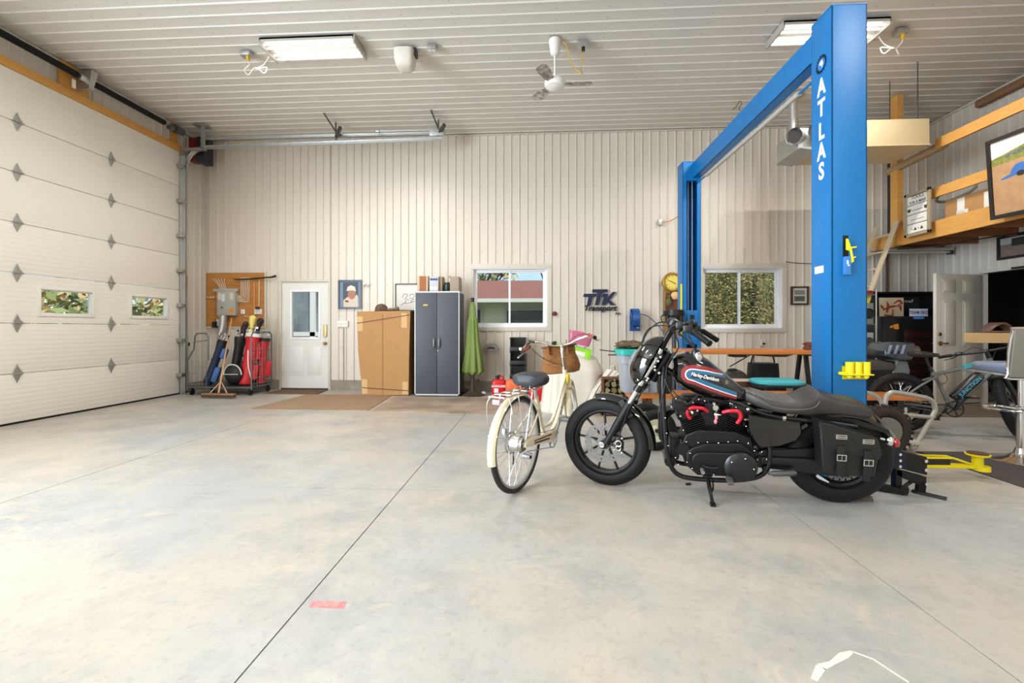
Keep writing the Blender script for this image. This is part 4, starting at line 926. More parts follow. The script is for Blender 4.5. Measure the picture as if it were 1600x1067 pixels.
b=MB(); b.bb((-4.9,13.6,-.15),(1.9,17,2.02)); b.build('wall',siding,hs_,True)
shing=mat('shingle',S(142,94,80),.9,noise=(9,.6,S(108,70,60)),bump=(18,1,(1,3,1))); b=MB(); b.prism([(13.25,2.04),(15.3,2.80),(17.35,2.04)],-5.3,2.2,'yz'); b.build('roof',shing,hs_,True)
b=MB(); b.bb((-5.3,13.18,1.95),(2.2,13.26,2.06)); b.build('gutter',white,hs_,True)
wf=mat('house_window_frame',S(190,188,180),.5); wg=mat('house_window_glass',S(66,70,72),.1)
for (x0,x1,z0,z1) in ((-.95,.1,.3,1.72),(.2,1.25,.3,1.72),(-2.6,-1.75,0,1.75),(-4.7,-3.7,.6,1.7)):
    b=MB(); b.bb((x0-.07,13.53,z0-.07),(x1+.07,13.62,z1+.07)); f_=b.build('window',wf,hs_,True); b=MB(); b.bb((x0,13.51,z0),(x1,13.55,z1)); b.build('pane',wg,f_,True)
b=MB(); b.bb((-2.42,13.5,0),(-1.95,13.54,1.45)); b.build('door',mat('house_door',S(190,196,205),.5),hs_,True)
leafm=[mat('leaf_a',S(176,172,116),.8),mat('leaf_b',S(138,148,92),.8),mat('leaf_c',S(200,172,120),.8),mat('leaf_d',S(110,120,84),.8)]
barkm=mat('bark',S(104,92,80),.9)
def crown(t,c,r,n,mats,size=.16,world=True,name='foliage'):
    b=MB(); rnd=random.Random(n)
    for i in range(n):
        v=Vector((rnd.gauss(0,1),rnd.gauss(0,1),rnd.gauss(0,1))); v.normalize(); k=rnd.random()**.4
        p=Vector(c)+Vector((v.x*r[0],v.y*r[1],v.z*r[2]))*k; s_=size*(.5+rnd.random()); b.mi=rnd.randrange(len(mats))
        u=Vector((rnd.gauss(0,1),rnd.gauss(0,1),rnd.gauss(0,1))).normalized(); w=u.orthogonal().normalized()*s_*.5; u=u*s_
        b.f([b.v(p-u),b.v(p+w),b.v(p+u),b.v(p-w)])
    return b.build(name,mats,t,world,fix=False)
hd=thing('hedge','tall autumn-tinted evergreen hedge filling the view of the right window','hedge',(4.2,12.4,-.15))
b=MB(); 
for x in (2.6,4.2,5.8): b.cyl((x,12.6,-.15),(x,12.6,2.6),.10,.06,10)
b.build('trunk',barkm,hd,True)
b=MB(); b.grid(lambda u,v:(2.5+5.3*u,12.9+.25*math.sin(u*23)*math.sin(v*11),-.15+5.0*v),24,14); b.build('inner_foliage',mat('hedge_dark',S(128,124,88),.9,noise=(7,.9,S(160,146,100))),hd,True)
crown(hd,(5.0,12.5,1.9),(3.1,.45,2.8),16000,leafm,.034)
def bare_tree(x,y,h,label,seed,leaves=0):
    t=thing('tree',label,'tree',(x,y,-.15)); rnd=random.Random(seed); b=MB()
    def br(p,d,l,r,dep):
        q=p+d*l; b.tube([p,p+d*l*.5+Vector((rnd.uniform(-.05,.05),0,0))*l,q],[r,r*.85,r*.7],n=6)
        if dep==0: return
        for _ in range(3):
            dd=(d+Vector((rnd.uniform(-.8,.8),rnd.uniform(-.6,.6),rnd.uniform(-.1,.5)))).normalized(); br(q,dd,l*.68,r*.6,dep-1)
    br(Vector((x,y,-.15)),Vector((0,0,1)),h*.36,.14,4); b.build('trunk',barkm,t,True)
    if leaves: crown(t,(x,y,h*.8),(1.8,1.2,1.3),leaves,leafm[:3],.12)
bare_tree(-2.6,21,5.2,'leafy autumn tree rising behind the neighbouring roof at its left',5,900); bare_tree(.9,22,5.4,'bare branching tree rising behind the neighbouring roof at its right',9,0)
t_=thing('shrub','yellow-green shrub outside the overhead door windows','shrub',(-10,8.0,-.15)); b=MB(); b.cyl((-10,8.0,-.15),(-10,8.0,1.0),.06); b.build('trunk',barkm,t_,True); crown(t_,(-10.5,9.8,1.0),(1.2,3.2,1.3),2600,leafm,.12)
gb=thing('outbuilding','white-trimmed garage building seen through the glass of the white entry door','building',(-8.5,14,-.15)); b=MB(); b.bb((-12,13.5,-.15),(-5.7,16,3.2)); b.build('wall',mat('outbuilding_wall',S(150,156,162),.8,noise=(1.5,.9,S(70,74,80))),gb,True)
b=MB(); b.bb((-6.94,13.42,.6),(-6.78,13.5,3.2)); b.bb((-12,13.42,.95),(-5.7,13.5,1.08)); b.build('trim',white,gb,True); b=MB(); b.bb((-12,13.4,-.15),(-5.7,13.5,.9)); b.build('stone_base',mat('stone_base',S(150,146,134),.9,noise=(6,.8,S(110,106,98)),bump=(10,1)),gb,True)
# ================================================================= OVERHEAD DOOR HARDWARE
hdw=thing('door_lift_gear','galvanised overhead door track with spring shaft and drum running along the ceiling','door hardware',(-6.3,7.9,4.5))
b=MB(); b.bb((-6.49,7.885,.0),(-6.40,7.90,4.32)); b.bb((-6.49,7.87,0),(-6.485,7.90,4.5)); b.build('vertical_angle',galv,hdw,True)
track=[(-6.43,7.93,.05),(-6.43,7.93,3.95)]+[(-6.03-.40*math.cos(a),7.93,4.08+.40*math.sin(a)) for a in [PI/2*i/8 for i in range(9)]]+[(-1.70,7.93,4.53)]
def channel(pts,w,h,name):
    b=MB(); P_=[Vector(p) for p in pts]; rings=[]
    for i,p in enumerate(P_):
        t=(P_[min(i+1,len(P_)-1)]-P_[max(i-1,0)]).normalized(); n=Vector((0,1,0)); m=t.cross(n)
        rings.append([p+n*a+m*c for a,c in ((-w,-h),(w,-h),(w,h),(-w,h),(-w,h-.004),(w-.004,h-.004),(w-.004,-h+.004),(-w,-h+.004))])
    b.loft(rings); return b.build(name,galv,hdw,True)
channel(track,.018,.032,'curved_track')
b=MB(); b.bb((-6.1,7.97,4.63),(-1.72,7.975,4.67)); b.bb((-6.1,7.945,4.665),(-1.72,7.975,4.67))
for i in range(52): b.cyl((-6.0+i*.083,7.965,4.65),(-6.0+i*.083,7.9735,4.65),.010,n=8)
b.build('perforated_angle',galv,hdw,True)
for x in (-3.63,-1.78):
    b=MB(); b.beam((x,7.96,4.55),(x+.02,7.90,4.86),.03,.004); b.beam((x+.03,7.97,4.66),(x-.03,7.55,4.86),.03,.004); b.beam((x,7.96,4.62),(x+.15,7.80,4.72),.05,.05); b.build('track_hanger',mat('hanger_dark',S(96,94,88),.5,.6),hdw,True)
b=MB(); b.bb((-1.92,7.90,4.58),(-1.66,7.98,4.72),.004); b.cyl((-2.85,7.90,4.68),(-1.92,7.90,4.68),.009); b.cyl((-2.87,7.90,4.68),(-2.82,7.90,4.68),.035,n=16); b.build('track_bumper',galv,hdw,True)
for k in range(7):
    z=.35+k*SH; 
    b=MB(); b.bb((-6.50,7.80,z-.03),(-6.40,7.93,z+.03),.004); b.cyl((-6.44,7.86,z),(-6.44,7.98,z),.02,n=12); b.build('roller_bracket',hw,hdw,True)
sp=mat('spring_black',S(26,26,28),.5,.4,bump=(300,.8,(1,8,1)))
ZS=4.70; XS=-6.38
b=MB(); b.cyl((XS,3.0,ZS),(XS,8.05,ZS),.0127,n=12); b.build('shaft',steel,hdw,True)
for (y0,y1) in ((3.4,5.93),(6.15,7.40)):
    b=MB(); r_=.042
    b.cyl((XS,y0,ZS),(XS,y1,ZS),r_,n=22)
    for k in range(int((y1-y0)/.035)): b.torus((XS,y0+.02+k*.035,ZS),(0,1,0),r_,.003,18,5)
    b.build('torsion_spring',sp,hdw,True)
b=MB(); b.bb((XL+.015,5.83,4.50),(XL+.06,6.22,4.86)); b.build('bearing_board',pine,hdw,True)
b=MB(); b.cyl((XS,5.95,ZS),(XS,6.14,ZS),.05,.05,20); b.prism([(6.02,4.55),(6.06,4.84),(6.16,4.84),(6.08,4.55)],XL+.06,XS+.08,'yz') ; b.build('spring_plate',galv,hdw,True)
b=MB(); b.bb((XS-.02,5.88,4.50),(XS-.015,5.93,4.62)); b.build('warning_tag',mat('tag_white',S(235,230,220),.5),hdw,True)
b=MB(); b.cyl((XS,7.62,ZS),(XS,7.80,ZS),.075,.06,24); b.cyl((XS,7.50,ZS-.02),(XS,7.58,ZS-.02),.05,n=14); b.build('cable_drum',mat('drum_grey',S(110,112,112),.4,.8),hdw,True)
b=MB(); b.bb((XL+.015,7.72,4.3),(XL+.05,7.86,4.86)); b.build('end_board',pine,hdw,True)
b=MB(); b.bb((-6.45,7.9,4.42),(-6.05,7.96,4.47)); b.bb((-6.12,7.90,4.45),(-6.07,7.95,4.84)); b.bb((-6.20,7.80,4.84),(-5.98,8.0,4.86)); b.build('corner_bracket',galv,hdw,True)
op=thing('door_opener','dark red and black overhead door opener mounted in the corner beside the curved track','door opener',(-6.2,8.2,4.3))
b=MB(); b.bb((-6.50,8.08,4.30),(-6.32,8.28,4.74),.015); b.build('motor_housing',mat('opener_red',S(110,14,22),.4),op,True); b=MB(); b.bb((-6.32,8.05,4.26),(-6.17,8.30,4.74),.02); b.cyl((-6.25,8.0,4.62),(-6.25,8.05,4.62),.04); b.build('gear_cover',mat('opener_black',S(28,32,42),.35),op,True)
b=MB(); b.bb((XL+.015,GY0,4.39),(XL+.09,7.88,4.50),.004); struct(b.build('trim_5',pine))
b=MB(); b.bb((XL+.015,8.04,.86),(XL+.07,8.13,.93),.01); so=b.build('door_sensor',black); tag(so,'small black sensor box on the wall strip beside the overhead door track','sensor')
b=MB(); b.bb((-6.56,7.98,.08),(-6.44,8.12,.12),.006); b.cyl((-6.48,8.1,.1),(-6.35,8.1,.1),.02,n=10); tag(b.build('door_latch',black),'small black slide bolt near the floor beside the overhead door track','latch')
b=MB(); b.cyl((-6.54,8.05,2.0),(-6.48,7.98,1.98),.010); b.ell((-6.48,7.98,1.98),(.02,.02,.015)); tag(b.build('pull_cord_toggle',mat('toggle_red',S(190,50,40),.4)),'small red toggle beside the overhead door track','toggle')
# ================================================================= PLYWOOD PANEL WITH ELECTRICS
def wp(px,py,off=0.0): return P(px,py,y=YB-.015-off)
p0=wp(323,510); p1=wp(414,426)
bd=mat('osb_panel',S(186,128,62),.7,noise=(5,.7,S(150,92,38),(1,1,3)),bump=(30,.3))
b=MB(); b.bb((p0.x,YB-.035,p0.z),(p1.x,YB-.013,p1.z)); pb=b.build('plywood_panel',bd); tag(pb,'orange-brown plywood backboard carrying the electrical panel in the left corner','backboard')
YW=YB-.036
ep=thing('electrical_panel','grey electrical breaker panel with conduits on the plywood backboard','electrical panel',(-5.75,YW,1.6))
q0=P(345,493,y=YW);q1=P(373,456,y=YW); gp=mat('panel_grey',S(168,166,160),.45)
b=MB(); b.bb((q0.x,YW-.11,q0.z),(q1.x,YW,q1.z),.006); b.bb((q0.x+.02,YW-.118,q0.z+.02),(q1.x-.02,YW-.11,q1.z-.02),.003); b.bb((q0.x-.10,YW-.08,q1.z+.0),(q1.x+.02,YW-.01,q1.z+.06),.01); b.build('cabinet',gp,ep,True)
b=MB(); b.bb((q0.x+.10,YW-.121,q1.z-.19),(q0.x+.165,YW-.117,q1.z-.05)); b.build('breaker_window',mat('screen_pale',S(205,215,220),.2),ep,True)
b=MB(); b.bb((q1.x-.12,YW-.121,q0.z+.05),(q1.x-.03,YW-.117,q0.z+.13)); b.build('warning_sticker',mat('sticker_orange',S(222,140,40),.5),ep,True)
b=MB(); b.cyl((q0.x+.11,YW-.135,q0.z+.15),(q0.x+.11,YW-.115,q0.z+.15),.013,n=12); b.build('latch',black,ep,True)
b=MB(); b.bb((q0.x+.03,YW-.119,q1.z-.16),(q0.x+.09,YW-.117,q1.z-.03)); b.build('paper_label',mat('label_cream',S(205,198,176),.6),ep,True); b=MB(); b.bb((q1.x-.10,YW-.119,q1.z-.16),(q1.x-.03,YW-.117,q1.z-.03)); b.build('paper_label',MATS['label_cream'],ep,True)
b=MB(); b.tube([(q0.x+.10,YW-.06,q0.z),(q0.x+.09,YW-.06,q0.z-.2),(q0.x+.05,YW-.08,q0.z-.38)],[.075,.07,.07],n=14,smooth=3); b.build('flexible_conduit',galv,ep,True)
wirec=mat('white_cable',S(226,218,200),.5)
for i in range(6):
    x=q1.x+.06+.032*i; b=MB(); b.tube([(q1.x,YW-.04,q1.z-.08-.022*i),(x-.02,YW-.03,q1.z-.085-.022*i),(x,YW-.02,q1.z-.05-.01*i),(x,YW-.015,q1.z+.15),(x,YW-.015,p1.z-.09)],.0055,n=6,smooth=3); b.build('cable',wirec,ep,True)
for i in range(5):
    b=MB(); b.tube([(q0.x+.02+.03*i,YW-.04,q1.z+.06),(q0.x-.05+.035*i,YW-.02,q1.z+.16),(q0.x-.16+.06*i,YW-.015,q1.z+.26)],.005,n=6,smooth=3); b.build('cable',wirec,ep,True)
def cover_plate(px,py,w,h,label,name='outlet',cat='outlet',n=1,off=0,m=None,y=None,dark=False):
    c=P(px,py,y=YW if y is None else y); t=thing(name,label,cat,(c.x,c.y,c.z))
    b=MB(); b.box((0,-.014,0),(w,.028,h),.004); b.build('box',m or whitep,t)
    b=MB()
    for i in range(n):
        x=(i-(n-1)/2)*w/n
        for z in (-h*.2,h*.2): b.box((x,-.0295,z),(min(.03,w/n*.55),.004,h*.26),.002)
    b.build('socket_face',mat('socket_dark',S(40,40,42),.5) if dark else mat('socket_grey',S(196,194,188),.4),t); return t
cover_plate(380.5,487,.08,.09,'white square outlet box just right of the breaker panel','outlet')
o_=cover_plate(404.5,487,.14,.10,'double white outlet with a black plug at the right side of the plywood panel','outlet',n=2)
b=MB(); b.box((.01,-.06,.07),(.05,.05,.05),.01); b.build('plug',black,o_)
o_=cover_plate(342,504,.06,.13,'white outlet holding a black adapter at the lower left of the plywood panel','outlet'); b=MB(); b.box((-.05,-.045,-.04),(.07,.08,.12),.008); b.build('adapter',black,o_)
for (px,a,b2) in ((340,497,470),(380,481,474),(404,476,440)):
    pass
for pts,lab in (([(342,495),(341,478),(350,470)],'white cable rising from the outlet with the black adapter to the breaker panel'),([(404.5,480),(405,460),(405,438)],'white cable dropping to the double outlet on the plywood panel'),([(381,494),(386,494.5),(397,495)],'thin white cable joining the two right-hand outlets on the plywood panel')):
    b=MB(); b.tube([P(x,y,y=YW-.012) for x,y in pts],.007,n=8,smooth=3); tag(b.build('cable',wirec),lab,'cable')
b=MB(); b.cyl(P(397.5,440,y=YW-.012),P(397.5,508,y=YW-.012),.014,n=10); tag(b.build('copper_conduit',mat('conduit_orange',S(206,140,78),.4)),'long orange-tan conduit running down the plywood panel behind the golf bags','conduit')
b=MB(); 
for x in (326,329,332.5,338):
    pass
b.tube([P(324,464,y=YW-.02),P(330,466,y=YW-.025),(P(338,464,y=YW-.02)),P(346,466,y=YW-.02)],.006,n=6,smooth=3)
for x in (324,329,333,339): c=P(x,464.5,y=YW-.02); b.ell(c,(.018,.012,.02),10,8)
tag(b.build('ground_bus',mat('bus_tan',S(216,190,150),.5)),'row of small cream connectors left of the breaker panel','connector')
# hockey stick hung across the panel top
b=MB(); pts=[P(x,y,y=YW-.05) for x,y in ((364,435.5),(370,436.8),(395,435.5),(416,433.5),(424,433),(431,431))]
b.tube(pts,[.006,.012,.014,.014,.018,.022],n=8); tag(b.build('hockey_stick',black),'black hockey stick hung across the top of the plywood panel','hockey stick')
# trims of the panel
def frame_rect(b,x0,x1,z0,z1,y0,y1,t):
    b.bb((x0,y0,z1-t),(x1,y1,z1)); b.bb((x0,y0,z0),(x1,y1,z0+t)); b.bb((x0,y0,z0+t),(x0+t,y1,z1-t)); b.bb((x1-t,y0,z0+t),(x1,y1,z1-t))
b=MB(); frame_rect(b,p0.x-.03,p1.x+.03,p0.z-.03,p1.z+.03,YB-.03,YB-.012,.03); struct(b.build('trim_6',trimm))
# ================================================================= WIRE CART WITH GOLF BAGS, BROOM
CY0,CY1=7.75,8.35
def fx(px,y): return P(px,560,y=y).x
cgm=mat('cart_grey',S(104,108,110),.4,.5)
cart=thing('wire_cart','grey tubular wire-sided utility cart holding golf bags under the electrical panel','cart',((fx(312,8.0)+fx(412,8.0))/2,8.0,0))
xa=fx(314,8.05); xb=fx(409,8.05)
b=MB()
for x,ztop in ((xa,1.10),(xb,1.12)):
    s=1 if x==xb else 0
    if s: b.tube([(x,CY0,.10),(x,CY0,ztop-.05),(x,CY0+.06,ztop),(x,CY1-.06,ztop),(x,CY1,ztop-.05),(x,CY1,.10)],.013,n=10)
    else: b.tube([(x-.02,CY0,.10),(x-.02,CY0,.62),(x+.10,CY0,.82),(x+.12,CY0,ztop-.05),(x+.16,CY0,ztop),(x+.32,CY0,ztop),(x+.37,CY0,ztop-.05),(x+.37,CY0,.62)],.013,n=10); b.tube([(x+.12,CY0,.95),(x+.37,CY0,.98)],.008); b.tube([(x-.02,CY1,.1),(x-.02,CY1,.62)],.012)
b.tube([(xa-.02,CY0,.14),(xb,CY0,.14),(xb,CY1,.14),(xa-.02,CY1,.14)],.014,n=8,closed=True)
for z in (.30,.55,.8): b.cyl((xb,CY0,z),(xb,CY1,z),.005,n=6)
b.build('tube_frame',cgm,cart,True)
b=MB(); g=.0025
for k in range(7): b.cyl((xb-.002,CY0+.08*k,.14),(xb-.002,CY0+.08*k,.95),g,n=5)
for k in range(6): b.cyl((xb-.002,CY0,.2+.11*k),(xb-.002,CY1,.2+.11*k),g,n=5)
for k in range(5): b.cyl((xa-.01,CY0,.2+.1*k),(xa+.34,CY0,.2+.1*k),g,n=5)
for k in range(6): b.cyl((xa+.0+.066*k,CY0,.14),(xa+.0+.066*k,CY0,.62),g,n=5)
b.build('wire_mesh',mat('wire_steel',S(150,150,146),.4,.7),cart,True)
b=MB(); b.bb((xa-.01,CY0+.01,.145),(xb-.01,CY1-.01,.157)); b.build('deck',dkgrey,cart,True)
b=MB(); 
for z in (.34,.50,.66): b.bb((xa+.45,CY1-.06,z),(xb-.25,CY1-.04,z+.03))
b.build('back_rails',cgm,cart,True)
for x in (xa+.04,xb-.04):
    for y in (CY0+.04,CY1-.04): b=MB(); b.cyl((x-.012,y,.05),(x+.012,y,.05),.05,n=20); b.box((x,y,.11),(.035,.035,.03)); b.build('caster',rubber,cart,True)
clubm=mat('club_steel',(.75,.75,.75),.2,1)
def golfbag(base,tip,r,m,label,trim=None,pockets=(),covers=(),clubs=6):
    base=Vector(base);tip=Vector(tip); d=tip-base; l=d.length; M=Matrix.Translation(base)@d.to_track_quat('Z','Y').to_matrix().to_4x4()
    t=thing('golf_bag',label,'golf bag',M=M)
    b=MB(); b.lathe([(r*.85,0),(r*.95,.02),(r*.9,.12),(r*.8,l*.5),(r*.85,l*.8),(r,l*.9),(r*1.05,l),(r*.9,l),(r*.8,l*.93),(0,l*.9)],(0,0,0),(0,0,1),24,ry=.8); b.build('bag_body',m,t)
    for (z0,z1,ang,w,mm) in pockets:
        b=MB(Matrix.Rotation(ang,4,'Z')); b.box((0,-r*.9,(z0+z1)*.5*l),(w,.10,(z1-z0)*l),.035,seg=3); b.build('pocket',mm,t)
    if trim:
        b=MB(); b.lathe([(r*1.07,l*.94),(r*1.09,l),(r*1.07,l*1.01),(r*.95,l)],(0,0,0),(0,0,1),24,ry=.8); b.build('collar',trim,t)
    rnd=random.Random(int(base.x*1000))
    for i in range(clubs):
        a=2*PI*i/clubs; p=Vector((r*.5*math.cos(a),r*.4*math.sin(a),l*.8)); q=p*1.15; q.z=l+.06+rnd.random()*.10; b=MB(); b.cyl(p,q,.006,n=6); e=q+Vector((.045*math.cos(a+1),.045*math.sin(a+1),-.01)); b.beam(q,e,.012,.04,.004); b.build('club',clubm,t)
    for (x,y,h,rx,mm) in covers:
        b=MB(); b.tube([(x,y,l*.85),(x*1.1,y*1.1,l+.08),(x*1.35,y*1.35,l+h)],[.03,.035,rx],n=12,smooth=3); b.ell((x*1.4,y*1.4,l+h),(rx*1.25,rx,rx),14,10); b.build('head_cover',mm,t)
    b=MB(); b.tube([(r*.9,0,l*.35),(r*1.35,-.02,l*.55),(r*.95,0,l*.8)],.012,smooth=5); b.build('shoulder_strap',black,t); return t
bl=mat('bag_blue',S(66,108,168),.5,bump=(30,.3)); rd=mat('bag_red',S(200,28,38),.5); bk=mat('bag_black',S(20,20,22),.55); wh=mat('bag_white',S(226,222,218),.5); nv=mat('bag_navy',S(28,42,72),.55)
golfbag((xa+.17,7.98,.17),(xa+.40,8.08,.96),.10,nv,'slim blue golf bag leaning at the left end of the wire cart',bk,((.08,.42,0,.17,bl),(.62,.85,0,.15,bl)),(),4)
golfbag((xa+.56,8.12,.17),(xa+.68,8.18,1.02),.12,bk,'black golf bag with many irons in the middle of the wire cart',bk,((.15,.5,0,.16,bk),),((-.04,-.03,.26,.05,mat('cover_brown',S(50,32,28),.6)),(.05,.0,.20,.04,bk)),10)
golfbag((xb-.27,7.97,.17),(xb-.20,8.12,1.08),.135,rd,'red, black and white golf bag nearest the right end of the wire cart',wh,((.05,.38,.35,.22,bk),(.45,.8,.45,.17,wh),(.10,.4,-.5,.15,rd),(.5,.78,-.4,.13,rd)),((-.05,-.03,.26,.055,bk),(.05,.02,.30,.055,mat('cover_yellow',S(226,214,120),.6))),7)
b=MB(); b.tube([(xb-.05,7.82,.30),(xb-.09,7.80,.52),(xb-.12,7.84,.80)],.010,n=8,smooth=5); b.build('carry_strap',wh,bpy.data.objects['golf_bag.002'],True)
golfbag((xb-.12,8.2,.17),(xb-.06,8.24,1.0),.11,mat('bag_red2',S(178,26,36),.55),'dark red golf bag behind the red and white one at the cart end',bk,((.15,.5,0,.16,rd),),(),5)
gb_=thing('travel_bag','round-bottomed black bag with white piping lying against the red golf bag','bag',(xb-.38,7.84,.17))
b=MB(); b.ell((xb-.42,7.90,.36),(.17,.09,.185),24,16); b.build('bag_body',bk,gb_,True)
b=MB(); b.tube([(xb-.42+.168*math.cos(a),7.85,.36+.18*math.sin(a)) for a in [PI*i/14 for i in range(15)]],.010,n=8); b.bb((xb-.55,7.805,.365),(xb-.29,7.815,.375)); b.build('piping',wh,gb_,True)
# push broom leaning on the panel
bro=thing('push_broom','push broom with pale wooden handle leaning in front of the wire cart','broom',(fx(343,7.6),7.55,0))
hx0=P(315,611,z=.03);hx1=P(370,612,z=.03); hy=7.45
h0=Vector((fx(316,7.45),7.45,.04)); h1=Vector((fx(369,7.45),7.42,.04)); hm=(h0+h1)/2; top=P(362,498,y=8.45)
b=MB(); b.beam(h0+Vector((0,0,.03)),h1+Vector((0,0,.03)),.07,.03,.01); b.build('broom_head',mat('broom_wood',S(150,112,82),.6),bro,True)
b=MB(); b.beam(h0+Vector((0,0,.005)),h1+Vector((0,0,.005)),.06,.05); b.build('bristles',mat('bristle',S(92,72,60),.9,bump=(200,1,(6,1,1))),bro,True)
b=MB(); b.cyl(hm+Vector((0,0,.05)),top,.013,n=12); b.build('handle',mat('handle_wood',S(206,160,112),.5),bro,True)
k_=hm+(top-hm)*.17
b=MB(); b.cyl(k_,hm+Vector((-.15,0,.05)),.008,n=8); b.cyl(k_,hm+Vector((.15,0,.05)),.008,n=8); b.build('brace',mat('brace_wood',S(206,170,140),.5),bro,True)
# ================================================================= RUGS
def flat_rug(name,pts,z,th,m,label,cat,extra=None):
    b=MB(); b.prism(pts,z,z+th,'xy'); o=b.build(name,m); tag(o,label,cat); return o
flat_rug('door_mat',[(-5.02,7.98),(-3.98,7.98),(-4.05,8.52),(-4.95,8.52)],.0,.012,mat('mat_brown',S(116,88,62),.9,noise=(14,.8,S(84,62,42)),bump=(60,.6)),'brown door mat in front of the white entry door','door mat')
flat_rug('floor_rug',[(-4.25,6.45),(-2.46,6.45),(-2.60,7.95),(-4.15,7.95)],.0,.008,mat('rug_tan',S(160,132,104),.9,noise=(3,.5,S(138,112,88)),bump=(60,.4)),'tan rectangular rug on the floor before the big cardboard carton','rug')
flat_rug('floor_cloth',[(-2.40,6.38),(-.30,6.25),(-.30,7.75),(-2.50,7.75)],.0,.005,mat('cloth_dirty',S(186,166,146),.9,noise=(1.3,.9,S(112,92,76))),'pale stained floor cloth in front of the dark cabinet','floor cloth')
# ================================================================= BACK WALL ITEMS
YF=YB-.016   # just off the ribs
def at(px,py,y): return P(px,py,y=y)
def text_on_back(b,txt,size,c,ext=.002,**k):   # reads from the camera side, lying in the xz plane facing -y
    b.text(txt,size,Matrix.Translation(c)@Matrix.Rotation(PI/2,4,'X'),ext,**k)
def picture(name,label,px0,py0,px1,py1,fw,fm,cat='framed picture',y=YF,depth=.03):
    a=at(px0,py1,y);c=at(px1,py0,y); t=thing(name,label,cat,((a.x+c.x)/2,y,(a.z+c.z)/2))
    b=MB(); frame_rect(b,a.x,c.x,a.z,c.z,y-depth,y,fw); b.build('frame',fm,t,True)
    return t,a,c
# golfer portrait: generic man in a white cap, painted as flat shapes on a flat print
t,a,c=picture('framed_portrait','navy framed portrait print of a man in a pale cap beside the white entry door',529,437.5,565.5,482.5,.028,mat('frame_navy',S(30,34,52),.3))
W_,H_=c.x-a.x,c.z-a.z; y=YF-.012
def flat(poly,y_,name,m,par):
    b=MB(); b.prism([(a.x+p*W_,a.z+q*H_) for p,q in poly],y_-.0008,y_,'xz'); return b.build(name,m,par,True)
def ellp(cx,cz,rx,rz,n=20): return [(cx+rx*math.cos(2*PI*i/n),cz+rz*math.sin(2*PI*i/n)) for i in range(n)]
flat([(.05,.05),(.95,.05),(.95,.95),(.05,.95)],y,'mat_board',mat('print_mat',S(120,140,160),.6),t)
flat([(.2,.06),(.85,.06),(.85,.92),(.2,.92)],y-.001,'print_background',mat('print_slate',S(74,84,100),.6),t)
flat([(.22,.06),(.22,.30),(.42,.42),(.62,.36),(.80,.5),(.85,.4),(.85,.06)],y-.002,'print_jacket',mat('print_jacket',S(214,200,184),.6),t)
flat(ellp(.58,.52,.17,.19),y-.003,'print_face',mat('print_skin',S(176,122,98),.6),t)
flat([(.36,.62),(.40,.76),(.55,.82),(.72,.76),(.76,.6),(.62,.64),(.45,.63),(.24,.6)],y-.004,'print_cap',mat('print_cap',S(226,220,208),.6),t)
flat([(.30,.24),(.44,.22),(.44,.29),(.30,.30)],y-.004,'print_badge',mat('print_badge',S(140,52,40),.6),t)
t,a,c=picture('framed_sketch','black framed ink sketch standing behind the carton, partly hidden by the cabinet',618,443,662,486,.018,black)
W_,H_=c.x-a.x,c.z-a.z; y=YF-.012
flat([(.03,.03),(.97,.03),(.97,.97),(.03,.97)],y,'paper',mat('paper_white',S(224,220,214),.7),t)
b=MB()
for pts in ([(.25,.5),(.32,.62),(.42,.6),(.4,.5),(.3,.45)],[(.5,.55),(.6,.62),(.68,.55),(.6,.45),(.5,.5)],[(.2,.2),(.3,.28),(.5,.3),(.66,.34),(.72,.3)],[(.34,.3),(.4,.42),(.5,.4)],[(.55,.3),(.62,.42),(.7,.4)]): b.tube([(a.x+p*W_,y-.002,a.z+q*H_) for p,q in pts],.004,n=5,smooth=4)
b.build('ink_lines',mat('ink',S(60,60,64),.7),t,True)
# switch plate, hooks, sensors, outlets on the back wall
sw=thing('switch_plate','white four-gang light switch plate right of the entry door','light switch',(at(536,506,YF).x,YF,at(536,506,YF).z))
b=MB(); b.box((0,-.012,0),(.21,.024,.12),.004); b.build('plate',whitep,sw)
for i in range(4): b=MB(); b.box((-.072+.048*i,-.028,0),(.010,.012,.024),.002); b.build('toggle',MATS['socket_grey'],sw)
b=MB(); b.bb((at(536,512,YF).x-.012,YF-.02,.19),(at(536,512,YF).x+.012,YF,at(536,513,YF).z)); tag(b.build('wire_channel',trimm),'narrow vertical wire channel below the four-gang light switch','wire channel')
for i,(px,lab) in enumerate(((570.5,'left of two small metal coat hooks above the carton'),(576.5,'right of two small metal coat hooks above the carton'))):
    p=at(px,444.5,YF); b=MB(); b.cyl((p.x,YF+.012,p.z),(p.x,YF-.03,p.z),.016,n=12); b.tube([(p.x,YF-.03,p.z),(p.x,YF-.05,p.z-.03),(p.x,YF-.04,p.z-.06)],.007,n=8,smooth=3); tag(b.build('coat_hook',steel),lab,'hook')
p=at(866.5,490,YF); b=MB(); b.cyl((p.x,YF+.014,p.z),(p.x,YF-.05,p.z),.045,.035,20); b.ell((p.x,YF-.05,p.z),(.03,.02,.035)); tag(b.build('fire_bell',mat('bell_maroon',S(110,30,28),.4)),'small dark red round button between the left window and the blue letters sign','push button')
def outl(px,py,label,y=YF): return cover_plate(px,py,.075,.12,label,'outlet','outlet',y=y)
outl(990,505,'white outlet plate below the blue hose reel'); o_=outl(1191,535,'white outlet plate with a black plug below the right window'); b=MB(); b.box((.005,-.05,-.02),(.035,.045,.035),.006); b.build('plug',black,o_)
outl(956,576,'white outlet plate low on the wall behind the grey tote')
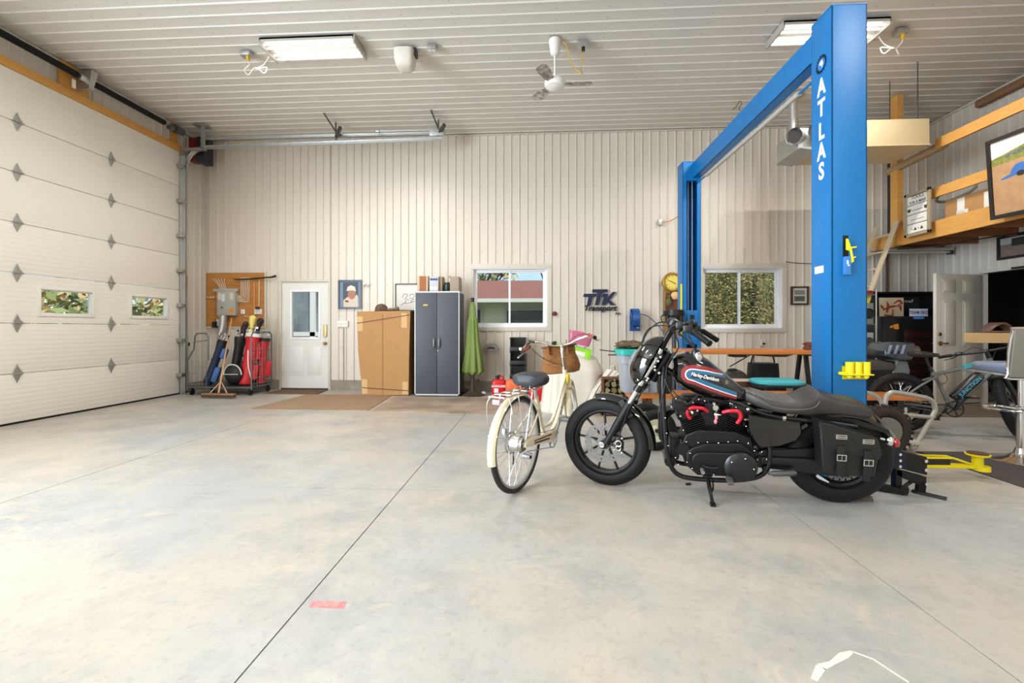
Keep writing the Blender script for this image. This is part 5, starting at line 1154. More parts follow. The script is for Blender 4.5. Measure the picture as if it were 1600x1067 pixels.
p=at(1030.5,348,YF); t=thing('junction_box','grey junction box with orange cord on the wall left of the far blue post','junction box',p); b=MB(); b.box((0,-.03,0),(.075,.06,.10),.006); b.build('box',galv,t); b=MB(); b.tube([(.02,-.06,0),(.12,-.08,.0),(.24,-.2,.04),(.36,-.55,.12)],.008,n=8,smooth=5); b.build('cord',mat('cord_orange',S(196,116,60),.5),t)
# semicircular grey hose hanger
p=at(768,543,YF); t=thing('hose_hanger','grey semicircular hose hanger on the wall right of the green umbrella','hose hanger',p)
b=MB(); pts=[(.135*math.cos(a),.10*math.sin(a)-.02) for a in [PI*i/14 for i in range(15)]]; inn=[(.085*math.cos(a),.05*math.sin(a)-.035) for a in [PI-PI*i/14 for i in range(15)]]; b.prism(pts+inn,-.12,0,'xz',.006); b.bb((-.135,-.13,-.06),(.135,-.11,-.03),.004); b.prism(pts,-.012,-.002,'xz'); b.build('hanger_body',mat('hanger_grey',S(150,148,146),.5),t)
# ---- cut-out letter sign
c0=at(938,471,YF); sg=thing('letter_sign','dark blue cut-out letter sign on the steel wall right of the left window','sign',c0)
kx=8.6/711*1.003
def sp_(px,py): q=at(px,py,YF-.03); return (q.x-c0.x,q.z-c0.z)
zx=lambda u,v: sp_(900+u/17.79,440+v/17.79)
def glyph(poly,name): b=MB(); b.prism([zx(*p) for p in poly],-.045,-.015,'xz'); b.build(name,navy,sg)
glyph([(460,215),(888,215),(865,295),(730,295),(700,360),(620,655),(520,655),(600,330),(580,300),(448,298)],'letter_t')
glyph([(220,340),(575,335),(545,410),(455,425),(400,655),(300,655),(350,425),(195,418)],'letter_t')
glyph([(755,335),(885,335),(860,465),(1010,290),(1125,290),(930,505),(1100,655),(980,655),(850,550),(820,655),(712,655),(770,420),(720,410)],'letter_k')
b=MB(); q=zx(670,750); text_on_back(b,'Transport',.138,(q[0]-.005,-.035,q[1]+.006),.012,bold=.0045,shear=.22,sx=1.06); b.build('word',mat('sign_black',S(26,24,40),.45),sg)
b=MB(); q=zx(1160,880); text_on_back(b,'inc.',.07,(q[0],-.03,q[1]),.008,bold=.002,shear=.28); b.build('small_word',MATS['sign_black'],sg)
# ---- hose reel
p=at(992,499,YB-.2); hr=thing('hose_reel','blue coiled air hose reel on the wall right of the letter sign','hose reel',p)
hb_=mat('hose_blue',S(22,84,150),.4)
b=MB(); b.bb((-.03,.0,-.20),(.03,.185,-.12)); b.bb((-.05,.165,-.2),(.05,.185,.2),.004); b.bb((-.095,-.02,-.21),(.095,.02,-.16),.01)
for s in (-1,1): b.bb((s*.085-.006,-.02,-.2),(s*.085+.006,.02,.03),.003)
b.build('reel_frame',mat('reel_blue',S(14,70,140),.35),hr)
for s in (-1,1): b=MB(); b.lathe([(.105,-.004),(.107,.004),(.04,.006),(.04,-.006),(.105,-.004)],(s*.07,0,.03),(1,0,0),32); b.build('reel_flange',MATS['reel_blue'],hr)
b=MB(); 
for k in range(7): b.torus((-.054+.018*k,0,.03),(1,0,0),.155,.0125,36,8)
b.build('hose_coil',hb_,hr)
b=MB(); b.tube([Vector(q)-p for q in (at(997,490,YB-.2),at(1012,494,YB-.15),at(1028,508,YB-.15),at(1040,523,YB-.2),at(1052,528,YB-.3))],.008,n=8,smooth=5); b.build('hose_tail',hb_,hr)
b=MB(); b.cyl((.0,.12,-.2),(.0,.15,-.42),.005,n=6); b.build('drop_pipe',dkgrey,hr)
# ================================================================= CARTON, CABINET AND WHAT STANDS ON THEM
yc=7.90
def x_at(px,y): return P(px,560,y=y).x
a=P(557.5,617,y=yc); tl=P(557,489,y=yc-.02); tr=P(640,487,y=yc-.02); br=P(641,618,y=yc)
ct=thing('cardboard_carton','big upright brown cardboard carton with dark straps left of the grey cabinet','carton',((a.x+br.x)/2,yc+.25,0))
zc_=1.50
X0,X1=tl.x,x_at(641,yc)
b=MB(); b.loft([[(X0+.10,yc,0.012),(X1-.03,yc,.012),(X1-.01,yc+.55,.012),(X0+.12,yc+.55,.012)],[(X0+.02,yc,.8),(X1-.02,yc,.8),(X1+.0,yc+.55,.8),(X0+.04,yc+.55,.8)],[(X0,yc,zc_-.01),(X1,yc,zc_+.0),(X1+.02,yc+.55,zc_-.02),(X0+.02,yc+.55,zc_-.01)]]); cbx=b.build('box_body',card,ct,True)
stp=mat('strap_dark',S(96,60,38),.6)
b=MB(); b.beam((X0-.0,yc-.004,zc_-.22),(X1+.01,yc-.004,zc_-.07),.004,.014,up=(0,0,1)); b.build('strap',stp,ct,True)
b=MB(); b.beam((X0+.09,yc-.004,.14),(X1-.02,yc-.004,.09),.004,.014); b.build('strap',stp,ct,True)
b=MB(); b.bb(((X0+X1)/2-.02,yc-.006,.02),((X0+X1)/2-.012,yc-.001,zc_-.06)); b.build('seam',mat('seam_brown',S(150,100,60),.7),ct,True)
pad=mat('corner_pad',S(206,170,120),.8)
for (x,z,h) in ((X0+.005,zc_-.36,.26),(X1-.16,zc_-.30,.26),(X0+.09,.03,.26),(X1-.14,.03,.22)): b=MB(); b.bb((x,yc-.003,z),(x+.10,yc-.0005,z+h)); b.build('corner_board',pad,ct,True)
# cap and glove on the carton
p=P(596,486,y=yc+.2); hat=thing('camouflage_hat','brown camouflage cap lying on top of the cardboard carton','cap',(p.x,p.y,zc_))
cam_=mat('camo',S(122,96,74),.8,noise=(26,1,S(62,48,38)))
b=MB(); b.lathe([(.115,0),(.118,.03),(.105,.08),(.07,.12),(.02,.135),(0,.137)],(0,0,0),(0,0,1),24,ry=.9); b.build('crown',cam_,hat)
b=MB(); b.prism([(.09*math.cos(x)+0,-.08-.13*math.sin(x)) for x in [PI*i/12 for i in range(13)]],.0,.008,'xy',.002); b.build('visor',cam_,hat)
p=P(612,485,y=yc+.22); b=MB(); b.ell((p.x,p.y,zc_+.03),(.12,.10,.03),20,10); b.ell((p.x+.10,p.y-.03,zc_+.045),(.05,.05,.04)); tag(b.build('folded_gloves',mat('glove_grey',S(140,132,118),.8,noise=(20,.8,S(80,72,62)))),'crumpled grey gloves on the carton between the camouflage cap and the framed sketch','gloves')
# cabinet
cbm=mat('cabinet_door',S(66,70,78),.5); cbs=mat('cabinet_side',S(52,54,58),.5)
yk=7.85; kx0=x_at(648,yk)-.0; kx1=x_at(717.5,yk); kz=1.865; kb=P(680,455,y=yk).z; kz=kb
kab=thing('storage_cabinet','tall charcoal two-door storage cabinet with white edges between the carton and the green umbrella','cabinet',((kx0+kx1)/2,yk+.25,0))
b=MB(); b.bb((kx0,yk+.02,.04),(kx1,yk+.50,kz-.0),.003); b.build('body',cbs,kab,True)
b=MB(); b.bb((kx0-.004,yk-.002,.02),(kx0+.014,yk+.02,kz)); b.bb((kx1-.014,yk-.002,.02),(kx1+.004,yk+.02,kz)); b.bb((kx0-.004,yk-.002,.02),(kx1+.004,yk+.02,.045)); b.bb((kx0-.01,yk-.01,kz-.025),(kx1+.01,yk+.51,kz)); b.build('edge_trim',mat('edge_white',S(206,206,206),.35),kab,True)
xm=(kx0+kx1)/2
for s,(u,v) in ((-1,(kx0+.016,xm-.004)),(1,(xm+.004,kx1-.016))):
    b=MB(); b.bb((u,yk-.012,.05),(v,yk+.018,kz-.03),.003); dr_=b.build('door',cbm,kab,True)
    b=MB(); b.tube([(xm+s*.045,yk-.012,.84),(xm+s*.045,yk-.045,.87),(xm+s*.045,yk-.05,.94),(xm+s*.045,yk-.045,1.0),(xm+s*.045,yk-.012,1.03)],[.008,.01,.012,.01,.008],n=10,smooth=3); b.build('handle',chrome,dr_,True)
b=MB(); b.cyl((xm+.02,yk-.012,.80),(xm+.02,yk-.02,.80),.010,n=12); b.build('lock',chrome,kab,True)
b=MB(); b.bb((xm-.24,yk-.014,1.585),(xm-.16,yk-.0125,1.61)); b.build('yellow_sticker',mat('sticker_yellow',S(214,180,70),.5),kab,True)
b=MB(); b.bb((xm+.02,yk-.014,kz-.05),(xm+.06,yk-.0125,kz-.035)); b.build('maker_badge',mat('badge_red',S(150,60,50),.5),kab,True)
def boxt(name,label,cat,px0,px1,py0,y,d,m,base,extra=None):
    x0,x1=x_at(px0,y),x_at(px1,y); h=P((px0+px1)/2,py0,y=y).z-base
    t=thing(name,label,cat,((x0+x1)/2,y+d/2,base)); b=MB(); w=x1-x0; b.bb((-w/2,-d/2,0),(w/2,d/2,h),.003); b.build('box_body',m,t); return t,w,d,h
t,w,d,h=boxt('file_box','cream box with a rust-brown face at the left of the cabinet top','box',652,668.5,431,7.95,.3,mat('box_cream',S(196,178,152),.7),kz); b=MB(); b.bb((-w/2+.04,-d/2-.002,.01),(w/2-.03,-d/2,h-.005)); b.build('brown_face',mat('face_rust',S(160,92,44),.6),t)
t,w,d,h=boxt('file_box','grey and white labelled box second from left on the cabinet top','box',671,685,432,7.95,.3,mat('box_grey',S(190,190,190),.6),kz); b=MB(); b.bb((-w/2+.01,-d/2-.002,h-.07),(w/2-.01,-d/2,h-.03)); b.build('blue_band',mat('band_blue',S(60,80,140),.5),t); b=MB(); b.bb((-w/2+.01,-d/2-.002,.03),(w/2-.02,-d/2,.09)); b.build('paper_label',MATS['label_white'],t)
t,w,d,h=boxt('file_box','narrow tan box squeezed behind the labelled box on the cabinet top','box',685,691,432,8.0,.22,mat('box_tan',S(150,130,100),.6),kz)
p=P(698,437,y=8.0); t=thing('dark_canister','dark green round canister among the boxes on the cabinet top','canister',(p.x,8.05,kz)); b=MB(); b.lathe([(0,0),(.055,0),(.06,.01),(.06,.13),(.045,.15),(.045,.17),(0,.175)],(0,0,0),(0,0,1),24); b.build('can_body',mat('canister_green',S(36,52,50),.3),t); b=MB(); b.tube([(-.05,0,.10),(-.09,0,.08),(-.06,0,.04)],.008,smooth=3); b.build('handle',black,t)
t,w,d,h=boxt('file_box','taupe box with open flap at the right of the cabinet top','box',703,717,432,7.95,.3,mat('box_taupe',S(158,140,124),.7),kz); b=MB(); b.bb((-w/2-.02,-d/2-.004,h-.02),(-w/2+.01,-d/2,h+.01)); b.build('flap',MATS['box_taupe'],t)
# ---- closed green patio umbrella with its stand
yu=8.05; p=P(738.5,580,y=yu); um=thing('patio_umbrella','closed lime green patio umbrella standing beside the charcoal cabinet','umbrella',(p.x,yu,0))
lime=mat('umbrella_lime',S(116,136,70),.75)
zt=P(738,470,y=yu).z; z0_=P(738,583,y=yu).z; z1_=P(738,500,y=yu).z
b=MB(); rings=[]
for z,r,am in ((z0_,.165,.22),(z0_+.04,.18,.20),(z0_+.25,.155,.16),(z0_+.55,.115,.12),(z1_-.01,.085,.10),(z1_,.088,.10),(z1_+.03,.065,.08),(zt-.08,.045,.05),(zt-.01,.025,.0)):
    rings.append([((r*(1+am*math.sin(9*q)))*math.cos(q),(r*.85*(1+am*math.sin(9*q+.5)))*math.sin(q),z+(.03*math.sin(9*q) if z==z0_ else 0)) for q in [2*PI*i/72 for i in range(72)]])
b.loft(rings); b.build('canopy',lime,um,ang=80)
b=MB(); b.cyl((0,0,.30),(0,0,z0_+.1),.019,n=14); b.build('pole',mat('pole_dark',S(60,56,52),.5,.5),um); b=MB(); b.cyl((0,0,zt-.02),(0,0,zt+.03),.03,n=14); b.ell((0,0,zt+.04),(.035,.035,.02)); b.build('finial',black,um)
stt=thing('umbrella_stand','dark iron umbrella stand holding the lime umbrella pole','umbrella stand',(p.x,yu,0))
b=MB(); b.lathe([(0,0),(.21,0),(.22,.02),(.12,.05),(.05,.07),(.032,.09),(.030,.36),(.022,.36),(.022,.2),(0,.2)],(0,0,0),(0,0,1),28); b.build('base_and_tube',mat('iron_rust',S(92,78,66),.6,.4,noise=(20,.8,S(50,42,38))),stt); b=MB(); b.cyl((.03,0,.27),(.09,0,.27),.008); b.ell((.10,0,.27),(.02,.012,.025)); b.build('clamp_knob',black,stt)
rnd=random.Random(4)
junk=[('shoe','dark brown lump like a worn shoe on the floor left of the umbrella stand',719,614,(.10,.05,.045),S(96,74,60)),('work_glove','grey crumpled glove lying on the floor directly beside the umbrella stand',726,611,(.08,.05,.06),S(140,130,118)),('metal_fitting','small silver metal fitting on the floor left of the red fuel can',756,617,(.04,.035,.035),(.6,.6,.6)),('rubber_wedge','dark rubber wedge on the floor just right of the umbrella stand',750,609,(.05,.05,.05),S(70,60,54))]
for n_,lab,px,py,r_,col_ in junk:
    q=P(px,py,z=0); b=MB(); b.ell((q.x,q.y,r_[2]),r_,16,10); b.ell((q.x+r_[0]*.6,q.y,r_[2]*.8),(r_[0]*.6,r_[1],r_[2]*.75),12,8); tag(b.build(n_,mat('junk_'+n_,col_,.6,noise=(30,.7,tuple(k*.5 for k in col_)))),lab,n_.replace('_',' '))
# ================================================================= RIGHT OF THE UMBRELLA: bins, fuel cans
pbm=mat('bin_black',S(34,34,36),.4)
yb_=8.15; bx0,bx1=x_at(797,yb_),x_at(821,yb_); zt_=P(808,527,y=yb_).z; n=4; hh=.245
for i in range(n):
    lab=['lowest of the black stacking bins by the wall','second lowest of the black stacking bins by the wall','second highest of the black stacking bins by the wall','topmost of the black stacking bins by the wall'][i]
    z0=zt_-(n-i)*hh; t=thing('stacking_bin',lab,'storage bin',((bx0+bx1)/2,yb_+.18,z0),0,'black stacking bins'); w=bx1-bx0
    b=MB(); b.bb((-w/2,-.18,0),(w/2,.18,.012)); b.bb((-w/2,-.18,0),(-w/2+.012,.18,hh-.006)); b.bb((w/2-.012,-.18,0),(w/2,.18,hh-.006)); b.bb((-w/2,.168,0),(w/2,.18,hh-.006)); b.bb((-w/2-.008,-.185,0),(w/2+.008,-.17,.07),.004); b.bb((-w/2-.01,-.18,hh-.03),(-w/2+.02,.18,hh-.006)); b.bb((w/2-.02,-.18,hh-.03),(w/2+.01,.18,hh-.006))
    if i<2:
        for r_ in range(5):
            b.bb((-w/2+.01,-.178,.08+r_*.03),(w/2-.01,-.170,.088+r_*.03))
        for r_ in range(6): b.bb((-w/2+.02+r_*.045,-.179,.07),(-w/2+.028+r_*.045,-.171,hh-.02))
    b.build('bin_body',pbm,t)
base_h=zt_-n*hh
t=thing('bin_base','low black plinth under the stack of black bins','plinth',((bx0+bx1)/2,yb_+.18,0)); b=MB(); b.bb((-w/2,-.17,0),(w/2,.17,base_h-.004)); b.build('plinth_body',pbm,t)
def fuel_can(px0,px1,pytop,pybot,y,m,label,writing=True,cat='fuel can'):
    x0,x1=x_at(px0,y),x_at(px1,y); w=x1-x0; h=P((px0+px1)/2,pytop,y=y).z
    t=thing('fuel_can',label,cat,((x0+x1)/2,y,0)); b=MB()
    b.loft([[(w/2*f*math.copysign(abs(math.cos(q))**.45,math.cos(q)),.11*f*math.copysign(abs(math.sin(q))**.45,math.sin(q)),z) for q in [2*PI*i/32 for i in range(32)]] for z,f in ((.0,.9),(.015,1),(h*.66,1),(h*.76,.93),(h*.82,.62),(h*.83,.4))]); b.build('can_body',m,t,ang=50)
    b=MB(); b.tube([(w*.30,0,h*.80),(w*.30,0,h*.93),(w*.1,0,h*.95),(-w*.12,0,h*.90)],.016,n=10,smooth=4); b.build('handle',m,t)
    b=MB(); b.cyl((-w*.1,0,h*.82),(-w*.1,0,h),.035,n=18); b.tube([(-w*.1,0,h*.96),(w*.02,0,h*1.0),(w*.12,0,h*.98)],.014,smooth=3); b.build('cap',black,t)
    if writing:
        b=MB(); text_on_back(b,'GASOLINE',.052,(0,-.112,h*.52),.0008,bold=.0015); b.build('lettering',lw,t); b=MB(); b.bb((-w*.3,-.113,h*.22),(w*.0,-.111,h*.42)); b.build('paper_label',MATS['label_white'],t)
    return t
fuel_can(768.5,790.5,586.5,618,7.93,red,'red plastic fuel can standing left of the orange one')
ocan=mat('orange_plastic',S(224,104,58),.4)
t=fuel_can(790,822,586,622,7.82,ocan,'orange plastic fuel can beside the red one, behind the bicycle saddle',False)
fuel_can(826,852,596,625,7.45,red,'red fuel can standing alone behind the cream bicycle seat post',False)
# ================================================================= COVERED PILE WITH BOXES
shm=mat('dust_sheet',S(214,206,190),.7,bump=(5,.5))
cx0,cx1=x_at(848,6.6),x_at(947,6.6); cw=(cx1-cx0)/2; cxm=(cx0+cx1)/2
pile=thing('covered_pile','heap draped in a translucent white dust sheet behind the bicycle handlebar','covered heap',(cxm,6.85,0))
b=MB()
def pilef(u,v):
    a=2*PI*u; r=1.0
    prof=[(1.10,0.0),(1.03,.08),(.97,.35),(.93,.62),(.78,.78),(.45,.86),(.0,.90)]
    k=v*(len(prof)-1); i=min(int(k),len(prof)-2); f_=k-i; rr=prof[i][0]*(1-f_)+prof[i+1][0]*f_; z=prof[i][1]*(1-f_)+prof[i+1][1]*f_
    fold=(.035*math.sin(a*15+2*math.sin(a*3))+.03*math.sin(a*7+1.3))*max(0,1-v*1.3)
    sq=lambda c_:math.copysign(abs(c_)**.6,c_)
    return (cw*(rr+fold)*sq(math.cos(a)),.45*(rr+fold)*sq(math.sin(a)),z*(1+.06*math.sin(a*2+.5)*v-.10*math.cos(a)*v*(1 if math.cos(a)>0 else .3)))
b.grid(pilef,150,30); bmesh.ops.remove_doubles(b.bm,verts=b.bm.verts[:],dist=.0005); b.build('dust_sheet',shm,pile,ang=60)
b=MB(); pts=[Vector((cw*.98,-.42,.62)),Vector((cw*.6,-.50,.35)),Vector((cw*.25,-.62,.10)),Vector((cw*.1,-.70,.02))]
b.grid(lambda u,v:(pts[0]*(1-u)+pts[3]*u)+Vector((0.20*v*(1-u)+.05*math.sin(v*18),-.03*math.sin(u*9)-.02*math.sin(v*30),-.05*v+.06*math.sin(u*PI))),14,14); b.build('sheet_fold',shm,pile,ang=60,fix=False)
ztop=.93; grn=mat('lid_lime',S(140,205,50),.4)
q=P(880,565,y=6.75); bx_=thing('white_box','white box with lime green lid tilted on the covered heap under the pink case','box',M=Matrix.Translation((P(908,575,y=6.75).x-.18,6.75,.74))@Matrix.Rotation(math.radians(12),4,'Y'))
b=MB(); b.bb((-.28,-.14,0),(.28,.14,.17),.006); b.build('box_body',mat('box_white',S(232,228,214),.5),bx_); b=MB(); b.bb((-.29,-.15,.15),(.29,.15,.20),.006); b.bb((.20,-.152,.0),(.29,-.14,.17),.004); b.build('lid',grn,bx_)
pk=mat('pink_clear',S(214,120,150),.15,trans=.35)
M_=Matrix.Translation((P(910,560,y=6.75).x-.06,6.75,.955))@Matrix.Rotation(math.radians(14),4,'Y'); pc_=thing('pink_case','translucent pink plastic case tilted on top of the lime-lidded box','storage case',M=M_)
b=MB(); b.loft([[(w_*math.copysign(abs(math.cos(q))**.35,math.cos(q)),.10*math.copysign(abs(math.sin(q))**.35,math.sin(q)),z) for q in [2*PI*i/28 for i in range(28)]] for z,w_ in ((0,.145),(.01,.155),(.13,.17),(.155,.175),(.16,.17))]); b.build('case_body',pk,pc_); b=MB(); b.loft([[(w_*math.copysign(abs(math.cos(q))**.35,math.cos(q)),.105*math.copysign(abs(math.sin(q))**.35,math.sin(q)),z) for q in [2*PI*i/28 for i in range(28)]] for z,w_ in ((.158,.178),(.175,.178),(.185,.165))]); b.build('lid',mat('pink_lid',S(200,100,130),.3),pc_); b=MB(); b.tube([(-.06,0,.18),(0,0,.20),(.06,0,.18)],.008,smooth=3); b.build('handle',mat('case_handle',S(236,190,130),.4),pc_)
# ================================================================= TABLE, BENCHES AND THINGS AROUND
def slab(b,x0,x1,y0,y1,z,th): b.bb((x0,y0,z-th),(x1,y1,z),.008)
legm=mat('leg_black',S(30,30,32),.5)
tb=thing('long_table','long varnished orange wood table on black legs before the right window','table',(3.05,6.5,0))
b=MB(); slab(b,1.95,4.10,6.18,6.85,.90,.055); b.build('table_top',orangew,tb,True)
for x in (2.1,3.64):
    b=MB(); b.beam((x,6.28,0),(x,6.45,.845),.04,.05); b.beam((x,6.76,0),(x,6.58,.845),.04,.05); b.bb((x-.02,6.3,.40),(x+.02,6.74,.44)); b.bb((x-.025,6.3,.82),(x+.025,6.75,.845)); b.build('leg',legm,tb,True)
b=MB(); b.prism([(2.60,.845),(3.5,.845),(3.35,.80),(3.2,.80),(2.9,.82)],6.4,6.44,'xz'); b.build('apron',brownw,tb,True)
b=MB(); b.bb((2.62,6.3,.80),(2.80,6.5,.845),.01); b.build('under_tray',dkgrey,tb,True)
vise=thing('bench_vise','small rusty vise clamped on the right end of the long wooden table','vise',(3.68,6.42,.90)); b=MB(); b.box((0,0,.02),(.12,.12,.04),.008); b.box((-.02,0,.07),(.06,.08,.07),.01); b.cyl((-.09,0,.08),(.16,0,.08),.012,n=12); b.cyl((.13,-.04,.08),(.13,.08,.08),.007); b.build('vise_body',mat('rusty_iron',S(120,72,52),.6,.4),vise)
bn=thing('long_bench','long varnished orange bench running behind the motorcycle','bench',(2.7,5.4,0))
b=MB(); slab(b,1.02,4.22,5.20,5.50,.46,.06); b.build('bench_seat',orangew,bn,True)
for x in (1.25,2.6,3.95): b=MB(); b.bb((x-.03,5.22,0),(x+.03,5.26,.40)); b.bb((x-.03,5.44,0),(x+.03,5.48,.40)); b.bb((x-.03,5.22,.36),(x+.03,5.48,.40)); b.build('leg',brownw if x<2 else legm,bn,True)
b2=thing('short_bench','dark brown bench with pale worn top between the long table and the orange bench','bench',(2.4,7.1,0))
b=MB(); slab(b,1.85,3.25,6.98-.95,7.22-.95,.52,.02); b.build('bench_seat',mat('worn_top',S(214,192,180),.5),b2,True)
b=MB(); b.bb((1.87,6.05,.42),(3.23,6.25,.50)); b.build('apron',brownw,b2,True)
for x in (1.95,3.15): b=MB(); b.bb((x-.03,6.06,0),(x+.03,6.24,.42)); b.build('leg',legm,b2,True)
# stool with teal cushion
cq=thing('teal_cushion','teal seat cushion on a low dark stool under the long table','cushion',(2.95,5.85,.50))
b=MB(); b.loft([[(.285*f*math.copysign(abs(math.cos(q))**.55,math.cos(q)),.24*f*math.copysign(abs(math.sin(q))**.55,math.sin(q)),z) for q in [2*PI*i/32 for i in range(32)]] for z,f in ((.0,.93),(.015,1),(.04,1),(.055,.9),(.06,.6))]); b.build('cushion_pad',mat('teal_fabric',S(66,168,178),.7,bump=(90,.2)),cq)
st2=thing('low_stool','low dark stool carrying the teal cushion','stool',(3.02,5.85,0)); b=MB(); b.bb((-.34,-.2,.47),(.34,.2,.498),.005); b.build('seat',legm,st2)
for x in (-.3,.3):
    for y_ in (-.17,.17): b=MB(); b.cyl((x,y_,0),(x*.9,y_*.9,.47),.014); b.build('leg',legm,st2)
def soft(name,label,cat,c,r,m,bottom=0):
    b=MB(); b.ell((0,0,0),(1,1,1),40,24)
    for v in b.bm.verts:
        n1=noise.noise(v.co*2.3+Vector((c[0]*9,0,0))); n2=noise.noise(v.co*5.1); k=1+.35*n1+.16*n2; q_=v.co*k; zz_=q_.z*(1.25 if q_.z>0 else .55); v.co=Vector((c[0]+q_.x*r[0],c[1]+q_.y*r[1],c[2]+r[2]*.6+zz_*r[2]))
    o=b.build(name,m); tag(o,label,cat); return o
t=thing('tool_bag','black open-top tool bag with looped handle under the long table','bag',(2.95,7.2,0)); q=P(1192,578,y=7.2)
b=MB(); b.loft([[(q.x-2.95+w_*math.copysign(abs(math.cos(k))**.5,math.cos(k)),.16*math.copysign(abs(math.sin(k))**.5,math.sin(k)),z) for k in [2*PI*i/28 for i in range(28)]] for z,w_ in ((0.0,.22),(.3,.21),(.55,.20),(.66,.19))]); b.build('bag_body',mat('bag_charcoal',S(30,30,34),.6),t); b=MB(); b.tube([(q.x-2.95-.18,0,.62),(q.x-2.95-.12,0,.80),(q.x-2.95+.12,0,.80),(q.x-2.95+.18,0,.62)],.012,smooth=5); b.build('handle',black,t)
q=P(1148,579,y=7.0); t=thing('helmet_bag','grey rounded bag with dark top left of the black tool bag','bag',(q.x,7.0,0)); b=MB(); b.ell((0,0,.36),(.21,.17,.22),24,16); b.bb((-.16,-.12,0),(.16,.12,.3),.03); b.build('bag_body',mat('bag_grey',S(104,100,98),.6),t); b=MB(); b.ell((-.03,0,.56),(.08,.07,.035)); b.build('top_flap',black,t)
b=MB(); b.cyl(P(1140,573,y=7.3),P(1178,551,y=7.3),.010,n=8); b.cyl(P(1178,551,y=7.3),P(1178,575,y=7.3),.006,n=8); tag(b.build('folding_strut',black),'thin dark diagonal rod leaning over the grey rounded bag','rod')
# grey tote with teal lid on the left end of the bench, camo jacket on it
tx0,tx1=x_at(966,5.25),x_at(1043,5.25); tz0=.46; tz1=P(1000,551,y=5.25).z
tt=thing('storage_tote','large grey plastic tote with teal lid on the left end of the orange bench','storage tote',((tx0+tx1)/2,5.35,tz0)); w=(tx1-tx0)/2; h=tz1-tz0
gt=mat('tote_grey',S(150,152,156),.4)
b=MB(); b.loft([[(w*f*math.copysign(abs(math.cos(q))**.3,math.cos(q)),.21*f*math.copysign(abs(math.sin(q))**.3,math.sin(q)),z) for q in [2*PI*i/40 for i in range(40)]] for z,f in ((0,.78),(.01,.80),(h*.72,.90),(h*.73,.96),(h-.01,.98))])
for x in (-w*.5,0,w*.5): b.box((x,-.183,h*.36),(w*.30,.02,h*.66),.008)
b.build('tote_body',gt,tt); b=MB(); b.loft([[(w*f*math.copysign(abs(math.cos(q))**.3,math.cos(q)),.225*f*math.copysign(abs(math.sin(q))**.3,math.sin(q)),z) for q in [2*PI*i/40 for i in range(40)]] for z,f in ((h-.02,1.04),(h+.03,1.05),(h+.04,1.0),(h+.042,.9))]); b.build('lid',mat('lid_teal',S(40,170,160),.4),tt)
zl=tz0+h+.042; q=P(985,545,y=5.3)
soft('camouflage_jacket','crumpled camouflage jacket piled on the teal tote lid','jacket',(q.x+.02,5.35,zl),(.18,.14,.05),mat('camo2',S(120,100,70),.85,noise=(22,1,S(40,44,30))))
soft('work_gloves','orange-brown work gloves on the right part of the teal tote lid','gloves',(P(1006,545,y=5.3).x,5.35,zl),(.075,.06,.035),mat('glove_tan',S(190,130,80),.8))
b=MB(); q=P(952,545,y=5.5); b.cyl((q.x-.12,5.45,.935),(q.x+.22,5.35,.90),.007); b.cyl((q.x-.02,5.45,.875),(q.x+.16,5.35,.885),.009); tag(b.build('trekking_pole',dkgrey),'pair of thin grey rods sticking out left of the teal tote lid','rods')
# firewood shelf
fs=thing('firewood_shelf','small brown wooden shelf holding split firewood between the covered heap and the tote','shelf',(P(957,600,y=6.4).x,6.4,0))
x0,x1=-.17,.17; b=MB(); b.bb((x0,-.18,.50),(x1,.18,.53)); b.bb((x0,-.18,0),(x0+.03,.18,.5)); b.bb((x1-.03,-.18,0),(x1,.18,.5)); b.bb((x0,-.18,.02),(x1,.18,.05)); b.build('shelf_frame',brownw,fs)
rnd=random.Random(2); lg=[mat('log_a',S(150,140,90),.85,noise=(20,.7,S(96,84,52))),mat('log_b',S(122,104,66),.85,noise=(20,.7,S(70,60,38)))]
k=0
for r_ in range(5):
    for c_ in range(3):
        k+=1; b=MB(); x=-.095+.093*c_; z=.05+.085*r_; R_=.040; poly=[(x+R_*math.cos(a),z+.042+R_*math.sin(a)) for a in sorted(rnd.uniform(0,2*PI)*.15+2*PI*j/6 for j in range(6))]; b.prism(poly,-.17+rnd.uniform(0,.02),.16,'xz',.003)
        o=b.build('firewood_log',lg[k%2]); o.location=fs.location; tag(o,'split firewood log stacked in the small brown shelf','firewood','firewood in the small shelf')
# clock and the black pump in front of it
p=P(1049.5,441,y=YB-.1); ck=thing('wall_clock','yellow-faced round pendulum clock in a long brown case left of the far blue post','clock',(p.x,YB-.1,p.z))
gold=mat('clock_gold',S(166,128,50),.35,.5); b=MB(); b.torus((0,-.04,0),(0,1,0),.155,.026,44,12); b.cyl((0,-.02,0),(0,.08,0),.16,n=40); b.build('bezel',gold,ck)
b=MB(); b.cyl((0,-.045,0),(0,-.03,0),.137,n=40); fc=b.build('dial',mat('clock_face',S(226,204,96),.5),ck)
b=MB()
for i,s_ in enumerate(('12','1','2','3','4','5','6','7','8','9','10','11')):
    a=PI/2-2*PI*i/12; text_on_back(b,s_,.034,(.108*math.cos(a),-.047,.108*math.sin(a)),.0005,bold=.0006)
b.build('numerals',mat('numeral_dark',S(60,50,24),.5),fc)
b=MB(); b.beam((0,-.05,0),(.062,-.05,-.035),.004,.010); b.build('hour_hand',black,fc); b=MB(); b.beam((0,-.052,0),(-.085,-.052,.035),.004,.007); b.build('minute_hand',black,fc)
b=MB(); b.bb((-.14,-.02,-.98),(.14,.08,-.12),.01); b.build('case',mat('case_brown',S(150,112,62),.5),ck)
b=MB(); b.bb((-.115,-.026,-.52),(.115,-.02,-.19)); b.build('case_opening',mat('case_dark',S(96,54,32),.5),ck)
